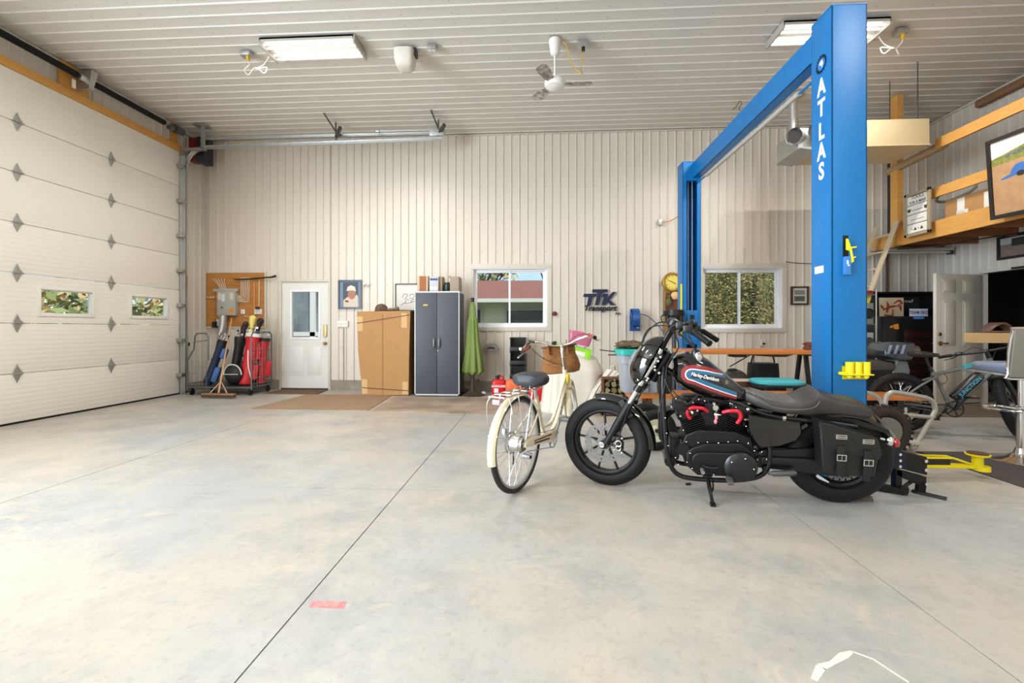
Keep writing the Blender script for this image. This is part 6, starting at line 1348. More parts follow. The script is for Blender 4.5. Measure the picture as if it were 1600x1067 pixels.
b=MB(); b.ell((.045,-.05,-.25),(.075,.04,.075)); b.build('figurine',mat('figure_cream',S(222,180,120),.5),ck); b=MB(); b.ell((-.07,-.06,-.37),(.055,.04,.085)); b.ell((-.06,-.06,-.27),(.04,.03,.03)); b.build('figurine',mat('figure_green',S(86,84,44),.6),ck)
mp_=P(1053,498,y=6.8); ot=thing('black_motor','black ribbed motor unit standing on a post in front of the clock case','motor',(mp_.x,6.8,0)); zz=mp_.z
b=MB(); b.cyl((0,0,zz-.16),(0,0,zz+.12),.085,.10,24); b.cyl((0,0,zz+.05),(0,0,zz+.13),.135,.12,20)
for i in range(12): a=2*PI*i/12; b.box((.115*math.cos(a),.115*math.sin(a),zz+.02),(.02,.02,.16),.004)
b.bb((-.15,-.05,zz+.04),(.14,.05,zz+.12),.01); b.build('motor_housing',black,ot); b=MB(); b.cyl((0,0,.0),(0,0,zz-.16),.03); b.cyl((0,0,0),(0,0,.03),.16,n=20); b.build('stand',dkgrey,ot); b=MB(); b.tube([(-.15,0,zz+.06),(-.19,-.02,zz+.02),(-.17,-.02,zz-.06)],.008,smooth=3); b.build('lever',black,ot)
t,a,c=picture('framed_photo','small brown framed black-and-white photo right of the right window',1235,447.5,1262.5,476.5,.03,mat('frame_brown',S(70,48,38),.5))
W_,H_=c.x-a.x,c.z-a.z; y=YF-.012
flat([(.05,.05),(.95,.05),(.95,.95),(.05,.95)],y,'mat_board',mat('mat_pale',S(200,196,188),.6),t); flat([(.2,.55),(.8,.55),(.8,.8),(.2,.8)],y-.001,'print_top',mat('print_grey',S(130,128,124),.6),t); flat([(.2,.2),(.8,.2),(.8,.48),(.2,.48)],y-.001,'print_bottom',mat('print_dark',S(90,88,84),.6),t)
b=MB(); b.tube([P(1228,409,y=YF-.02),P(1245,411,y=YF-.02),P(1275,412,y=YF-.02),P(1300,411,y=YF-.02)],.006,n=6,smooth=3); tag(b.build('wall_cable',black),'thin dark cable running across the wall right of the right window','cable')
# ================================================================= ON THE CEILING
ZC=CEIL-.018
def on_ceiling(px,py,z=ZC): return P(px,py,z=z)
c=on_ceiling(867,62); fan=thing('ceiling_fan','white ceiling fan with three brown and white patterned blades','ceiling fan',(c.x,c.y,0))
b=MB(); b.lathe([(.075,4.86),(.08,4.84),(.055,4.68),(.03,4.66),(0,4.66)],n=24); b.build('canopy',white,fan)
b=MB(); b.cyl((0,0,4.30),(0,0,4.68),.013,n=12); b.cyl((0,0,4.36),(0,0,4.42),.024,n=14); b.build('down_rod',white,fan)
b=MB(); b.lathe([(0,4.37),(.05,4.365),(.125,4.34),(.135,4.30),(.12,4.26),(.07,4.235),(0,4.225)],n=32); b.build('fan_motor',white,fan)
bladem=mat('blade_pattern',S(206,198,186),.6,noise=(16,1.0,S(78,64,58)))
for a in (2,125,245):
    M=Matrix.Rotation(math.radians(a),4,'Z')@Matrix.Translation((0,0,4.30))@Matrix.Rotation(math.radians(11),4,'X')
    b=MB(M); b.prism([(.115,-.045),(.18,-.062),(.36,-.075),(.44,-.06),(.47,-.01),(.46,.04),(.42,.07),(.30,.07),(.16,.05),(.115,.035)],-.004,.004,'xy',.0015); b.build('blade',bladem,fan)
c=on_ceiling(910,66); t=thing('ceiling_outlet','grey metal ceiling outlet with black plug right of the ceiling fan','ceiling outlet',c); b=MB(); b.box((0,0,-.03),(.13,.11,.06),.006); b.box((0,-.01,-.068),(.10,.07,.018),.004); b.build('box',galv,t); b=MB(); b.cyl((.01,-.02,-.07),(.01,-.02,-.13),.022,n=14); b.build('plug',black,t)
pf=Vector((fan.location.x,fan.location.y,4.85)); b=MB(); b.tube([pf+Vector((.06,0,0)),pf+Vector((.14,0,-.06)),pf+Vector((.22,0,-.32)),pf+Vector((.34,-.02,-.44)),Vector((c.x-.02,c.y-.02,c.z-.34)),c+Vector((.01,-.02,-.13))],.0065,n=8,smooth=6); tag(b.build('fan_cord',mat('cord_yellow',S(206,166,50),.5)),'yellow cord looping between the ceiling fan and its outlet','cord')
c=on_ceiling(633,78); t=thing('motion_speaker','rounded white housing on the ceiling between the left shop light and the fan','speaker',(c.x,c.y,c.z)); b=MB(); b.loft([[(.135*f*math.copysign(abs(math.cos(q))**.5,math.cos(q)),.13*f*math.copysign(abs(math.sin(q))**.5,math.sin(q))+o_,z) for q in [2*PI*i/32 for i in range(32)]] for z,f,o_ in ((-.02,.8,0),(-.03,1,0),(-.16,.95,.0),(-.22,.82,.02),(-.25,.55,.03),(-.255,.2,.03))]); b.build('housing',mat('speaker_white',S(214,206,194),.4),t,ang=50); b=MB(); b.bb((.10,-.05,-.10),(.16,.05,0),.004); b.bb((-.07,-.06,-.03),(.07,.06,0)); b.build('bracket',dkgrey,t)
c=on_ceiling(675,72); t=thing('ceiling_outlet','grey ceiling outlet box just right of the rounded white housing','ceiling outlet',c); b=MB(); b.box((0,0,-.03),(.12,.11,.06),.006); b.build('box',galv,t); b=MB(); b.cyl((-.025,-.01,-.06),(-.025,-.01,-.065),.02,n=14); b.build('socket_face',whitep,t); b=MB(); b.cyl((.025,-.01,-.06),(.025,-.01,-.065),.02,n=14); b.build('socket_face',whitep,t)
ropem=mat('cord_white',S(232,226,214),.5)
def light_outlet(px,py,side,lab1,lab2,xe):
    c=on_ceiling(px,py); t=thing('ceiling_outlet',lab1,'ceiling outlet',c); b=MB(); b.box((0,0,-.03),(.13,.11,.06),.006); b.build('box',galv,t); b=MB(); b.cyl((.02,-.01,-.06),(.02,-.01,-.12),.024,.02,14); b.build('plug',mat('plug_yellow',S(214,176,50),.5),t)
    q=c+Vector((.02,-.01,-.12)); s=side
    b=MB(); b.tube([q,q+Vector((.02*s,0,-.05)),q+Vector((-.06,.02,-.10)),q+Vector((-.02,.04,-.16)),q+Vector((.10*s,0,-.09)),q+Vector((.20*s,.03,-.15)),q+Vector((.24*s,.02,-.08)),q+Vector((.12*s,-.02,-.12)),q+Vector((.22*s,0,-.05)),Vector((xe,q.y-.02,CEIL-.06))],.007,n=8,smooth=6); tag(b.build('light_cord',ropem),lab2,'cord')
light_outlet(386,82,1,'ceiling outlet with yellow plug left of the left shop light','looped white cord of the left shop light',-3.53)
light_outlet(1407,47,-1,'ceiling outlet with yellow plug right of the right shop light','looped white cord of the right shop light',4.14)
c=on_ceiling(1155,158); b=MB(); b.tube([c,c+Vector((-.04,0,-.08)),c+Vector((-.10,0,-.13))],.006,smooth=3); b.tube([c+Vector((.02,0,0)),c+Vector((.04,0,-.05)),c+Vector((0,0,-.10)),c+Vector((.01,0,-.16))],.006,smooth=3); tag(b.build('loose_wire',mat('wire_brown',S(96,78,64),.6)),'short loose brown wires hanging from the ceiling above the lift beam','wire')
# ---- unit heater with vent pipe
ht=thing('unit_heater','beige ceiling-hung heater cabinet with galvanised vent pipe behind the near blue post','heater',(4.5,6.9,3.7))
beige=mat('heater_beige',S(206,186,146),.45)
b=MB(); b.bb((3.85,6.52,3.70),(5.31,7.20,4.05),.004); b.bb((3.84,6.51,3.685),(5.32,7.21,3.70)); b.build('cabinet',beige,ht,True)
b=MB(); b.bb((3.66,6.66,3.70),(3.86,7.25,4.02),.01); b.prism([(3.62,3.70),(3.86,3.66),(3.86,3.72)],6.55,7.2,'xz'); b.build('end_box',galv,ht,True)
b=MB(); b.cyl((3.90,6.90,3.92),(3.62,6.66,3.90),.11,.10,24); b.cyl((3.62,6.66,3.90),(3.58,6.63,3.90),.10,.115,24,caps=False); b.mi=1; b.cyl((3.61,6.65,3.90),(3.604,6.645,3.90),.095,n=24); b.build('duct_collar',[galv,mat('duct_dark',S(30,26,22),.8)],ht,True)
b=MB(); b.cyl((3.95,6.62,3.93),(3.80,6.50,3.93),.10,.095,24,caps=False); b.mi=1; b.cyl((3.82,6.515,3.93),(3.81,6.508,3.93),.09,n=24); b.build('duct_collar',[galv,MATS['duct_dark']],ht,True)
b=MB(); b.cyl((4.02,7.45,3.95),(4.02,7.45,4.86),.062,n=24); b.torus((4.02,7.45,4.42),(0,0,1),.063,.004,24,6); b.cyl((4.02,7.45,4.80),(4.02,7.45,4.86),.075,.15,24); b.tube([(4.02,7.45,4.0),(4.0,7.38,3.92),(3.86,7.15,3.90)],.066,n=20,smooth=3); b.build('vent_pipe',mat('vent_zinc',(.72,.72,.70),.3,.9),ht,True)
for (x,y) in ((5.22,6.6),(5.22,7.1),(4.75,7.1)):
    b=MB(); b.cyl((x,y,4.04),(x,y,4.87),.006,n=8); b.build('hanger_rod',dkgrey,ht,True)
# ================================================================= LOFT
loft=thing('storage_loft','pine-framed storage loft along the right wall with two guard rails','loft',(5.7,7.55,2.5))
LX=5.70
b=MB(); b.bb((LX,2.0,2.50),(LX+.04,8.58,2.74)); b.build('fascia_board',pine,loft,True)
b=MB(); b.bb((LX+.04,2.0,2.70),(XR-.02,8.58,2.74)); b.build('deck',mat('deck_osb',S(150,104,60),.8,noise=(8,.7,S(110,74,40))),loft,True)
for k in range(11):
    y=8.3-.61*k; b=MB(); b.bb((LX+.04,y,2.55),(XR-.02,y+.04,2.70)); b.build('joist',mat('joist_brown',S(140,92,50),.7,noise=(6,.5,S(104,66,34),(1,6,6))),loft,True)
b=MB(); b.bb((LX-.09,7.48,2.50),(LX,7.62,4.86)); b.build('post',pine,loft,True)
b=MB(); b.bb((LX-.13,2.0,3.71),(LX-.09,6.75,3.85)); b.build('guard_rail',pine,loft,True); b=MB(); b.cyl((LX-.05,6.70,3.76),(LX-.05,7.70,3.72),.06,n=16); b.build('guard_rail',mat('grey_wood',S(172,146,112),.7,noise=(6,.6,S(130,104,76),(6,.6,6))),loft,True)
b=MB(); b.bb((LX-.0,2.0,3.08),(LX+.04,7.1,3.22)); b.build('guard_rail',pine,loft,True)
for y in (4.4,2.3): b=MB(); b.bb((LX-.0,y-.045,2.74),(LX+.04,y+.045,3.9)); b.build('baluster',pine,loft,True)
lg_=thing('rustic_pole','rough brown timber running along the top of the right wall','timber',(6.95,7.6,4.72)); b=MB(); b.beam((6.95,7.65,4.74),(6.95,2.0,4.70),.10,.12,.03); b.build('timber_body',mat('timber_brown',S(150,112,80),.8,noise=(6,.7,S(104,74,50),(6,.5,6)),bump=(12,1,(3,.5,3))),lg_,True)
# framed board sign with four white boards
a0=P(1415.7,371.8,x=LX-.10); a1=P(1455.7,292,x=LX-.10); ys0,ys1=a1.y,a0.y; zs0,zs1=2.535,a1.z-.0
zs1=(P(1415.7,304.7,x=LX-.10).z+a1.z)/2; zs0=(a0.z+P(1455.7,363,x=LX-.10).z)/2
bsg=thing('board_sign','grey framed sign of four white boards with small dark lettering fixed beside the loft post','sign',(LX-.12,(ys0+ys1)/2,zs0)); fg=mat('frame_greige',S(150,136,110),.6)
b=MB(); t=.045
for q in (((LX-.13,ys0,zs1-t),(LX-.10,ys1,zs1)),((LX-.13,ys0,zs0),(LX-.10,ys1,zs0+t)),((LX-.13,ys0,zs0),(LX-.10,ys0+t,zs1)),((LX-.13,ys1-t,zs0),(LX-.10,ys1,zs1))): b.bb(*q,.004)
b.build('frame',fg,bsg,True)
Hs=(zs1-zs0-2*t)/4
words=[('TOOLS','FOR A MAN'),('♥ GARAGE ♥',''),('LAUNDRY ROOM',''),('· BAR ·','')]
txm=mat('sign_ink',S(60,56,52),.6)
for i in range(4):
    zc=zs1-t-Hs*(i+.5); b=MB(); b.bb((LX-.115,ys0+t,zc-Hs/2+.008),(LX-.105,ys1-t,zc+Hs/2-.008)); pn=b.build('board',mat('board_white',S(222,218,208),.6),bsg,True)
    MX=lambda z_: Matrix.Translation((LX-.116,(ys0+ys1)/2,z_))@Matrix(((0,0,-1,0),(-1,0,0,0),(0,1,0,0),(0,0,0,1)))
    b=MB()
    if i==0: b.text('TOOLS',.07,MX(zc+.04),.0006,bold=.001); b.text('FOR A MAN',.055,MX(zc-.035),.0006,bold=.001)
    else: b.text(['','♥ ~~~~~~ ♥','~~~~~~~~','• ▲ • ▲'][i],[0,.055,.05,.06][i],MX(zc-.01),.0006,bold=.001)
    b.build('lettering',txm,pn,True)
# carton and flexible pipe on the loft, big framed poster
lc=thing('loft_carton','cardboard box with white tape lying on the loft deck','carton',(6.0,6.3,2.74)); q0=P(1477,338,x=5.85); q1=P(1548,330,x=5.85)
b=MB(); b.bb((5.85,q1.y,2.742),(6.30,q0.y,3.02),.004); b.build('box_body',card,lc,True); ym=(q0.y+q1.y)/2+.12; b=MB(); b.bb((5.846,ym-.09,2.76),(5.849,ym+.02,3.0)); b.bb((5.846,ym-.14,2.76),(5.8495,ym+.03,2.83)); b.build('tape_label',mat('tape_white',S(228,224,214),.5),lc,True)
fx_=thing('flex_pipe','looped silver flexible pipe lying on the loft carton','flexible pipe',(5.9,6.3,3.0)); b=MB(); cpt=P(1503,298,x=5.95); b.tube([(5.95,cpt.y-.9,3.22),(5.95,cpt.y-.3,3.24),(5.95,cpt.y-.05,3.24),(5.93,cpt.y+.25,3.20),(5.92,cpt.y+.38,3.10),(5.93,cpt.y+.22,3.04),(5.95,cpt.y-.08,3.07),(5.96,cpt.y-.20,3.14),(5.97,cpt.y-.12,3.21),(5.97,cpt.y+.1,3.20)],.020,n=10,smooth=6); b.build('pipe_body',mat('flex_silver',(.5,.5,.48),.35,.9,bump=(300,.8)),fx_,True)
pc2=thing('cardboard_sheet','brown cardboard sheet leaning behind the lower guard rail on the loft','cardboard sheet',(6.5,5.4,2.74)); b=MB(); b.bb((6.45,4.6,2.742),(6.5,6.0,3.35)); b.build('sheet_body',mat('sheet_tan',S(170,126,76),.8),pc2,True)
wc_=thing('white_carton','small white box beside the carton on the loft','box',(5.9,5.7,2.74)); q=P(1541,313,x=5.88); b=MB(); b.bb((5.84,q.y-.10,2.742),(6.0,q.y-.01,2.98),.003); b.build('box_body',MATS['tape_white'],wc_,True)
# poster leaning on the rails
Pt=thing('framed_poster','large black-framed photo of a blue tractor on dirt hung on the loft guard rail','framed picture',(5.5,5.3,2.5))
PX=5.52
TL=P(1543,222,x=PX); BL=P(1551,344,x=PX+.03); e=Vector((0,-1,-.035)).normalized(); TL2=TL; L_=1.45; TR=TL+e*L_; BR=BL+e*L_; n_=Vector((-1,0,0))
def pq(u,v,o=0):
    return (TL*(1-u)*(1-v)+TR*u*(1-v)+BL*(1-u)*v+BR*u*v)+n_*o
def quadbox(b,u0,u1,v0,v1,o0,o1):
    A=[b.v(pq(u,v,o0)) for u,v in ((u0,v0),(u1,v0),(u1,v1),(u0,v1))];B=[b.v(pq(u,v,o1)) for u,v in ((u0,v0),(u1,v0),(u1,v1),(u0,v1))]; b.f(A[::-1]);b.f(B); b.bridge(A,B)
b=MB(); f1,f2=.03,.045; quadbox(b,0,1,0,f2,0,.03); quadbox(b,0,1,1-f2,1,0,.03); quadbox(b,0,f1,f2,1-f2,0,.03); quadbox(b,1-f1,1,f2,1-f2,0,.03); b.build('frame',mat('frame_black',S(34,28,26),.4),Pt,True)
def art(name,m,polys,o):
    b=MB()
    for po in polys: b.f([b.v(pq(f1+(1-2*f1)*u,f2+(1-2*f2)*v,o)) for u,v in po])
    b.build(name,m,Pt,True,fix=False)
art('print_sky',mat('art_sky',S(236,226,216),.6),[[(0,0),(1,0),(1,.3),(0,.35)]],.010); art('print_dirt',mat('art_dirt',S(190,150,108),.7,noise=(12,.7,S(160,118,80))),[[(0,.3),(1,.22),(1,1),(0,1)]],.011)
art('print_trees',mat('art_trees',S(150,150,70),.7,noise=(30,.8,S(90,96,40))),[[(0,.23),(.12,.20),(.3,.14),(.5,.13),(1,.06),(1,.26),(.0,.33)]],.012)
art('print_fence',mat('art_fence',S(60,64,50),.7,noise=(40,.8,S(150,150,150))),[[(.12,.22),(.5,.15),(.5,.20),(.12,.26)]],.013)
art('print_tractor',mat('art_blue',S(60,110,180),.5),[[(.17,.43),(.20,.38),(.26,.37),(.29,.42),(.38,.44),(.36,.50),(.25,.50),(.16,.53),(.08,.545),(.07,.525),(.15,.49)]],.013)
art('print_wheels',mat('art_wheel',S(40,36,34),.7),[[(.24+.035*math.cos(a),.51+.035*math.sin(a)) for a in [2*PI*i/14 for i in range(14)]],[(.34+.035*math.cos(a),.50+.04*math.sin(a)) for a in [2*PI*i/14 for i in range(14)]]],.014)
q0=P(1557,407,x=XR-.05); q1=P(1557,371,x=XR-.05); t=thing('framed_photo','black-framed landscape photo on the right wall above the dark doorway','framed picture',(XR-.03,q0.y,q0.z))
ya,yb2=q0.y-.75,q0.y; za,zb=q0.z,q1.z+.0; b=MB(); f_=.035
for q in (((XR-.05,ya,zb-f_),(XR-.014,yb2,zb)),((XR-.05,ya,za),(XR-.014,yb2,za+f_)),((XR-.05,ya,za+f_),(XR-.014,ya+f_,zb-f_)),((XR-.05,yb2-f_,za+f_),(XR-.014,yb2,zb-f_))): b.bb(*q)
b.build('frame',MATS['frame_black'],t,True); b=MB(); b.bb((XR-.025,ya+f_,za+f_),(XR-.02,yb2-f_,zb-f_)); b.build('print_hill',mat('art_hill',S(110,110,90),.6,noise=(14,.9,S(150,120,120))),t,True); b=MB(); b.bb((XR-.028,ya+f_,zb-.13),(XR-.025,yb2-f_,zb-f_)); b.build('print_sky',mat('art_sky2',S(176,182,186),.6),t,True)
b=MB(); b.bb((XR-.029,ya+.2,zb-.17),(XR-.026,yb2-.2,zb-f_-.02)); b.build('print_trees',mat('art_trees2',S(50,54,44),.7),t,True)
sl_=thing('strip_light','unlit white strip light hanging under the loft edge','strip light',(5.9,8.1,2.5)); b=MB(); b.bb((4.9,8.05,2.50),(6.95,8.15,2.55),.006); b.build('housing',refl_w:=mat('strip_white',S(190,182,168),.4),sl_,True)
b=MB(); b.cyl((4.95,8.08,2.475),(6.9,8.08,2.475),.015,n=12); b.build('tube',mat('tube_off',S(200,196,186),.3),sl_,True); b=MB(); b.cyl((5.9,8.1,2.55),(5.9,8.1,2.70),.006); b.cyl((6.7,8.1,2.55),(6.7,8.1,2.70),.006); b.bb((6.9,8.06,2.44),(6.95,8.14,2.50)); b.build('end_bracket',dkgrey,sl_,True)
b=MB(); b.tube([(6.0,8.0,2.52),(6.3,7.7,2.50),(6.6,7.2,2.53),(6.8,6.6,2.53)],.010,n=8,smooth=5); tag(b.build('loft_cable',black),'black cable running under the loft towards the doorway','cable')
# ladder
lad=thing('ladder','cream aluminium ladder with yellow foot leaning on the loft beside its post','ladder',(4.3,7.5,0)); ladm=mat('ladder_cream',S(196,180,150),.45,.2)
u_=Vector((5.56,7.42,2.86)); d_=Vector((4.45,7.30,.0))
dirl=(d_-u_).normalized()
for off in (0,.42):
    b=MB(); o=Vector((0,off,0)); b.beam(u_+o,d_+o,.03,.085,.006,up=(0,1,0)); b.build('rail',ladm,lad,True)
for k in range(10):
    p=u_+(d_-u_)*(.07+.095*k); b=MB(); b.cyl(p+Vector((0,0,0)),p+Vector((0,.42,0)),.016,n=10); b.build('rung',ladm,lad,True)
pf_=u_+(d_-u_)*.42; b=MB(); b.beam(pf_,pf_+dirl*.16,.035,.09,up=(0,1,0)); b.build('yellow_band',mat('band_yellow',S(226,206,40),.4),lad,True)
b=MB(); b.tube([P(1390,185,y=YB-.05),P(1390,370,y=YB-.05)],.03,n=10); tag(b.build('drain_pipe',mat('pipe_black',S(34,30,30),.5)),'black vertical pipe on the back wall left of the loft post','pipe')
b=MB(); b.tube([P(1386,372,y=YB-.05),Vector((P(1386,600,y=YB-.05).x,YB-.05,.005))],.022,n=10); tag(b.build('brown_conduit',mat('conduit_brown',S(84,54,44),.5)),'brown vertical conduit on the back wall behind the ladder','conduit')
# ================================================================= TOOL CHEST CORNER
tc_=thing('tool_chest','large black tool chest with open-backed hutch in the right corner','tool chest',(6.1,8.0,0)); tcm=mat('chest_black',S(16,16,18),.3)
cx0_,cx1_=P(1371,500,y=7.85).x,6.62; ctop=P(1400,455,y=7.95).z; dk_z=P(1430,494,y=7.75).z
b=MB(); b.bb((cx0_,8.30,dk_z),(cx1_,8.34,ctop),.004); b.bb((cx0_,7.95,dk_z),(cx0_+.03,8.33,ctop),.004); b.bb((cx1_-.03,7.95,dk_z),(cx1_,8.33,ctop)); b.bb((cx0_,8.05,ctop-.03),(cx1_,8.33,ctop)); b.build('hutch',tcm,tc_,True)
b=MB(); b.bb((cx0_,7.78,.12),(cx1_,8.34,dk_z),.006); b.build('cabinet',tcm,tc_,True)
for k in range(7):
    b=MB(); z0=.16+k*.145; b.bb((cx0_+.36,7.765,z0),(cx1_-.02,7.78,z0+.135),.003); dw_=b.build('drawer',mat('drawer_maroon',S(40,20,20),.25),tc_,True); b=MB(); b.bb((cx0_+.37,7.752,z0+.112),(cx1_-.03,7.765,z0+.128),.003); b.build('handle',mat('pull_dark',S(50,36,34),.3,.6),dw_,True)
b=MB(); b.bb((cx0_+.02,7.765,.16),(cx0_+.34,7.78,dk_z-.02),.003); b.build('door',tcm,tc_,True)
b=MB(); b.bb((cx0_+.5,7.762,dk_z-.045),(cx0_+.66,7.766,dk_z-.012)); b.build('blue_badge',mat('badge_blue2',S(60,120,190),.4),tc_,True)
b=MB(); b.box((cx0_+.16,7.763,dk_z-.17),(.05,.004,.035)); b.prism([(cx0_+.20,dk_z-.21),(cx0_+.27,dk_z-.21),(cx0_+.26,dk_z-.12),(cx0_+.18,dk_z-.14)],7.758,7.764,'xz'); b.build('orange_sticker',mat('sticker_orange2',S(216,140,40),.5),tc_,True)
b=MB(); text_on_back(b,'Proraff',.075,(P(1417,470.5,y=8.29).x,8.297,P(1417,470.5,y=8.29).z),.001,bold=.0015,shear=.2); b.build('lettering',MATS['label_white'],tc_,True)
for x in (cx0_+.1,cx1_-.1): b=MB(); b.cyl((x,7.86,.06),(x+.04,7.86,.06),.06,n=18); b.build('caster',rubber,tc_,True)
pl=thing('picture_panel','cream picture panel with red abstract strokes standing in the tool chest hutch','picture panel',(5.7,8.0,dk_z)); q0=P(1374,494,y=8.0);q1=P(1412,465,y=8.0)
b=MB(); b.bb((q0.x,8.0,dk_z),(q1.x,8.015,q1.z)); b.build('panel',mat('plaque_cream',S(216,200,172),.5),pl,True)
b=MB(); rnd=random.Random(8)
W_=q1.x-q0.x;H_=q1.z-dk_z
for pts in ([(.15,.35),(.4,.5),(.6,.55),(.9,.55)],[(.3,.2),(.35,.6),(.3,.8)],[(.6,.7),(.8,.85),(.9,.7),(.75,.6)],[(.2,.1),(.5,.05),(.55,.4)],[(.85,.55),(.88,.3)],[(.05,.6),(.2,.35)]): b.tube([(q0.x+W_*u,7.996,dk_z+H_*v) for u,v in pts],[.010,.016,.008],n=6,smooth=4)
b.build('strokes',mat('stroke_red',S(160,60,36),.6),pl,True)
q0=P(1421,491,y=7.95);q1=P(1450,479,y=7.95); t=thing('licence_plate','white licence plate with blue characters in the tool chest hutch','licence plate',(q0.x,7.95,dk_z)); b=MB(); b.bb((q0.x,7.95,dk_z),(q1.x,7.955,dk_z+.13),.002); b.build('plate',mat('plate_white',S(206,212,220),.4),t,True)
b=MB(); text_on_back(b,'TEAM ERO',.075,((q0.x+q1.x)/2,7.948,dk_z+.065),.0006,bold=.0015,sx=.85); b.build('characters',mat('plate_blue',S(40,60,130),.4),t,True)
# steel shelf with stereo units left of the chest
rk=thing('wire_rack','chrome wire rack between the near blue post and the tool chest','rack',(5.05,7.4,0)); rx0,rx1=P(1330,500,y=7.2).x,P(1369,500,y=7.2).x
b=MB()
for x in (rx0,rx1):
    for y_ in (7.2,7.55): b.cyl((x,y_,0),(x,y_,1.78),.012,n=10)
for z in (.35,.82,1.25,1.70):
    for k in range(8): b.cyl((rx0,7.2+.05*k,z),(rx1,7.2+.05*k,z),.004,n=6)
    b.cyl((rx0,7.2,z),(rx0,7.55,z),.005,n=6); b.cyl((rx1,7.2,z),(rx1,7.55,z),.005,n=6)
b.build('rack_frame',steel,rk,True)
def unit(z,h,lab,col,knob):
    t=thing('stereo_unit',lab,'stereo',((rx0+rx1)/2,7.37,z+.006)); w=(rx1-rx0)/2-.02; b=MB(); b.bb((-w,-.15,0),(w,.15,h),.012); b.build('case',mat('stereo_'+str(z),col,.4),t)
    for x in (-w*.5,w*.55): b=MB(); b.torus((x,-.152,h*.5),(0,1,0),min(.07,h*.34),.010,24,8); b.cyl((x,-.152,h*.5),(x,-.145,h*.5),min(.06,h*.3),n=24); b.build('speaker_ring',knob,t)
    b=MB(); b.bb((-.03,-.156,h*.62),(.05,-.15,h*.85)); b.build('display',dkgrey,t)
unit(1.25,.32,'grey stereo with round speaker on the upper shelf of the wire rack',S(120,118,114),black); unit(.82,.30,'pale grey radio on the middle shelf of the wire rack',S(150,148,142),dkgrey)
b=MB(); b.bb((rx1-.16,7.25,1.706),(rx1+.0,7.5,1.74),.01); b.ell((rx1-.05,7.3,1.755),(.07,.06,.02)); tag(b.build('red_tray',mat('tray_red',S(140,50,36),.5)),'small dark red tray on top of the wire rack','tray')
# ================================================================= GREY FAT-TYRE E-BIKE
EM=frameM((4.13,5.47),(5.20,5.30),2)
eb=thing('electric_bike','grey fat-tyre electric bicycle with black downtube battery standing before the white open door','electric bicycle',M=EM)
ER=.34; fk_=mat('frame_grey',S(112,114,112),.35,.3)
def eb_wheel(M,c,nm):
    w=spoke_wheel(eb,nm,M,c,ER,.048,.045,32,.04,rubber,black,.032,.0015)
    b=MB(M)
    for k in range(60):
        a=2*PI*k/60
        for s in (-1,0,1):
            aa=a+(.05 if s else 0); r=ER-.003-(.012 if s else 0); b.box((c[0]+r*math.cos(aa),s*.026,c[2]+r*math.sin(aa)),(.014,.016,.012),0,Matrix.Rotation(-aa+PI/2,3,'Y'))
    o=b.build('tread_blocks',rubber,w); o['kind']='stuff'; return w
eb_wheel(None,(0,0,ER),'rear_wheel')
eh=Vector((.89,0,.80)); ea=Vector((-.32,0,.95)).normalized(); ES=axisrot(eh,ea,math.radians(48))
FE=(1.09,0,ER); eb_wheel(ES,FE,'front_wheel')
b=MB(); b.cyl((0,-.07,ER),(0,.07,ER),.09,n=28); b.build('hub_motor',black,eb)
b=MB()
b.tube([(.50,0,.29),(.62,0,.42),(.90,0,.72)],.026,n=14); b.tube([(.93,0,.67),(.87,0,.86)],.025,n=16); b.tube([(.32,0,.66),(.60,0,.735),(.885,0,.825)],.019,n=12,smooth=4); b.tube([(.50,0,.29),(.38,0,.60),(.315,0,.74)],.019,n=12)
for s in (1,-1): b.tube([(.50,.03*s,.30),(.25,.065*s,.31),(0,.075*s,ER)],.012,n=10,smooth=3); b.tube([(.36,.02*s,.64),(.22,.06*s,.57),(.05,.075*s,.44),(0,.075*s,ER)],.012,n=10,smooth=3)
b.build('frame',fk_,eb)
b=MB(); b.beam((.62,0,.755),(.78,0,.80),.040,.043); b.build('teal_stripe',mat('teal_stripe',S(60,160,176),.3),eb)
b=MB(ES)
for s in (1,-1): b.tube([(.92,.06*s,.64),(.98,.065*s,.52),(1.02,.065*s,.46)],.02,n=12); b.tube([(1.02,.065*s,.47),(1.09,.065*s,ER)],.024,n=12)
b.box((.925,0,.65),(.05,.17,.04),.01,Matrix.Rotation(-.3,3,'Y')); b.build('suspension_fork',black,eb)
Mb=Matrix.Translation((.685,0,.52))@Matrix.Rotation(-math.atan2(.30,.28),4,'Y')
b=MB(Mb); b.loft([[(x,.042*f*math.copysign(abs(math.cos(q))**.6,math.cos(q)),.035+.055*f*math.copysign(abs(math.sin(q))**.6,math.sin(q))) for q in [2*PI*i/28 for i in range(28)]] for x,f in ((-.20,.6),(-.19,.9),(-.15,1),(.13,1),(.175,.85),(.19,.5))]); b.build('battery',mat('battery_black',S(26,28,34),.2,coat=.6),eb,ang=50)
b=MB(Mb@Matrix.Translation((0,-.0435,.03))@Matrix.Rotation(PI/2,4,'X')); b.text('JUNCTION',.062,Matrix(),.0006,bold=.001,sx=.95); b.build('battery_lettering',mat('letter_cyan',S(70,170,200),.4),eb)
b=MB(); b.cyl((.315,0,.72),(.27,0,.86),.015,n=14); b.cyl((.322,0,.70),(.312,0,.735),.022,n=14); b.build('seat_post',black,eb)
b=MB(); b.loft([sup(x,z,w,h,2.5,28) for x,z,h,w in ((.12,.895,.012,.04),(.13,.90,.03,.08),(.18,.90,.036,.10),(.25,.895,.032,.075),(.33,.89,.026,.035),(.39,.885,.02,.025),(.40,.883,.008,.01))]); b.build('saddle',mat('ebike_saddle',S(46,38,34),.5),eb)
b=MB(); b.torus((.50,-.06,.29),(0,1,0),.085,.007,40,8)
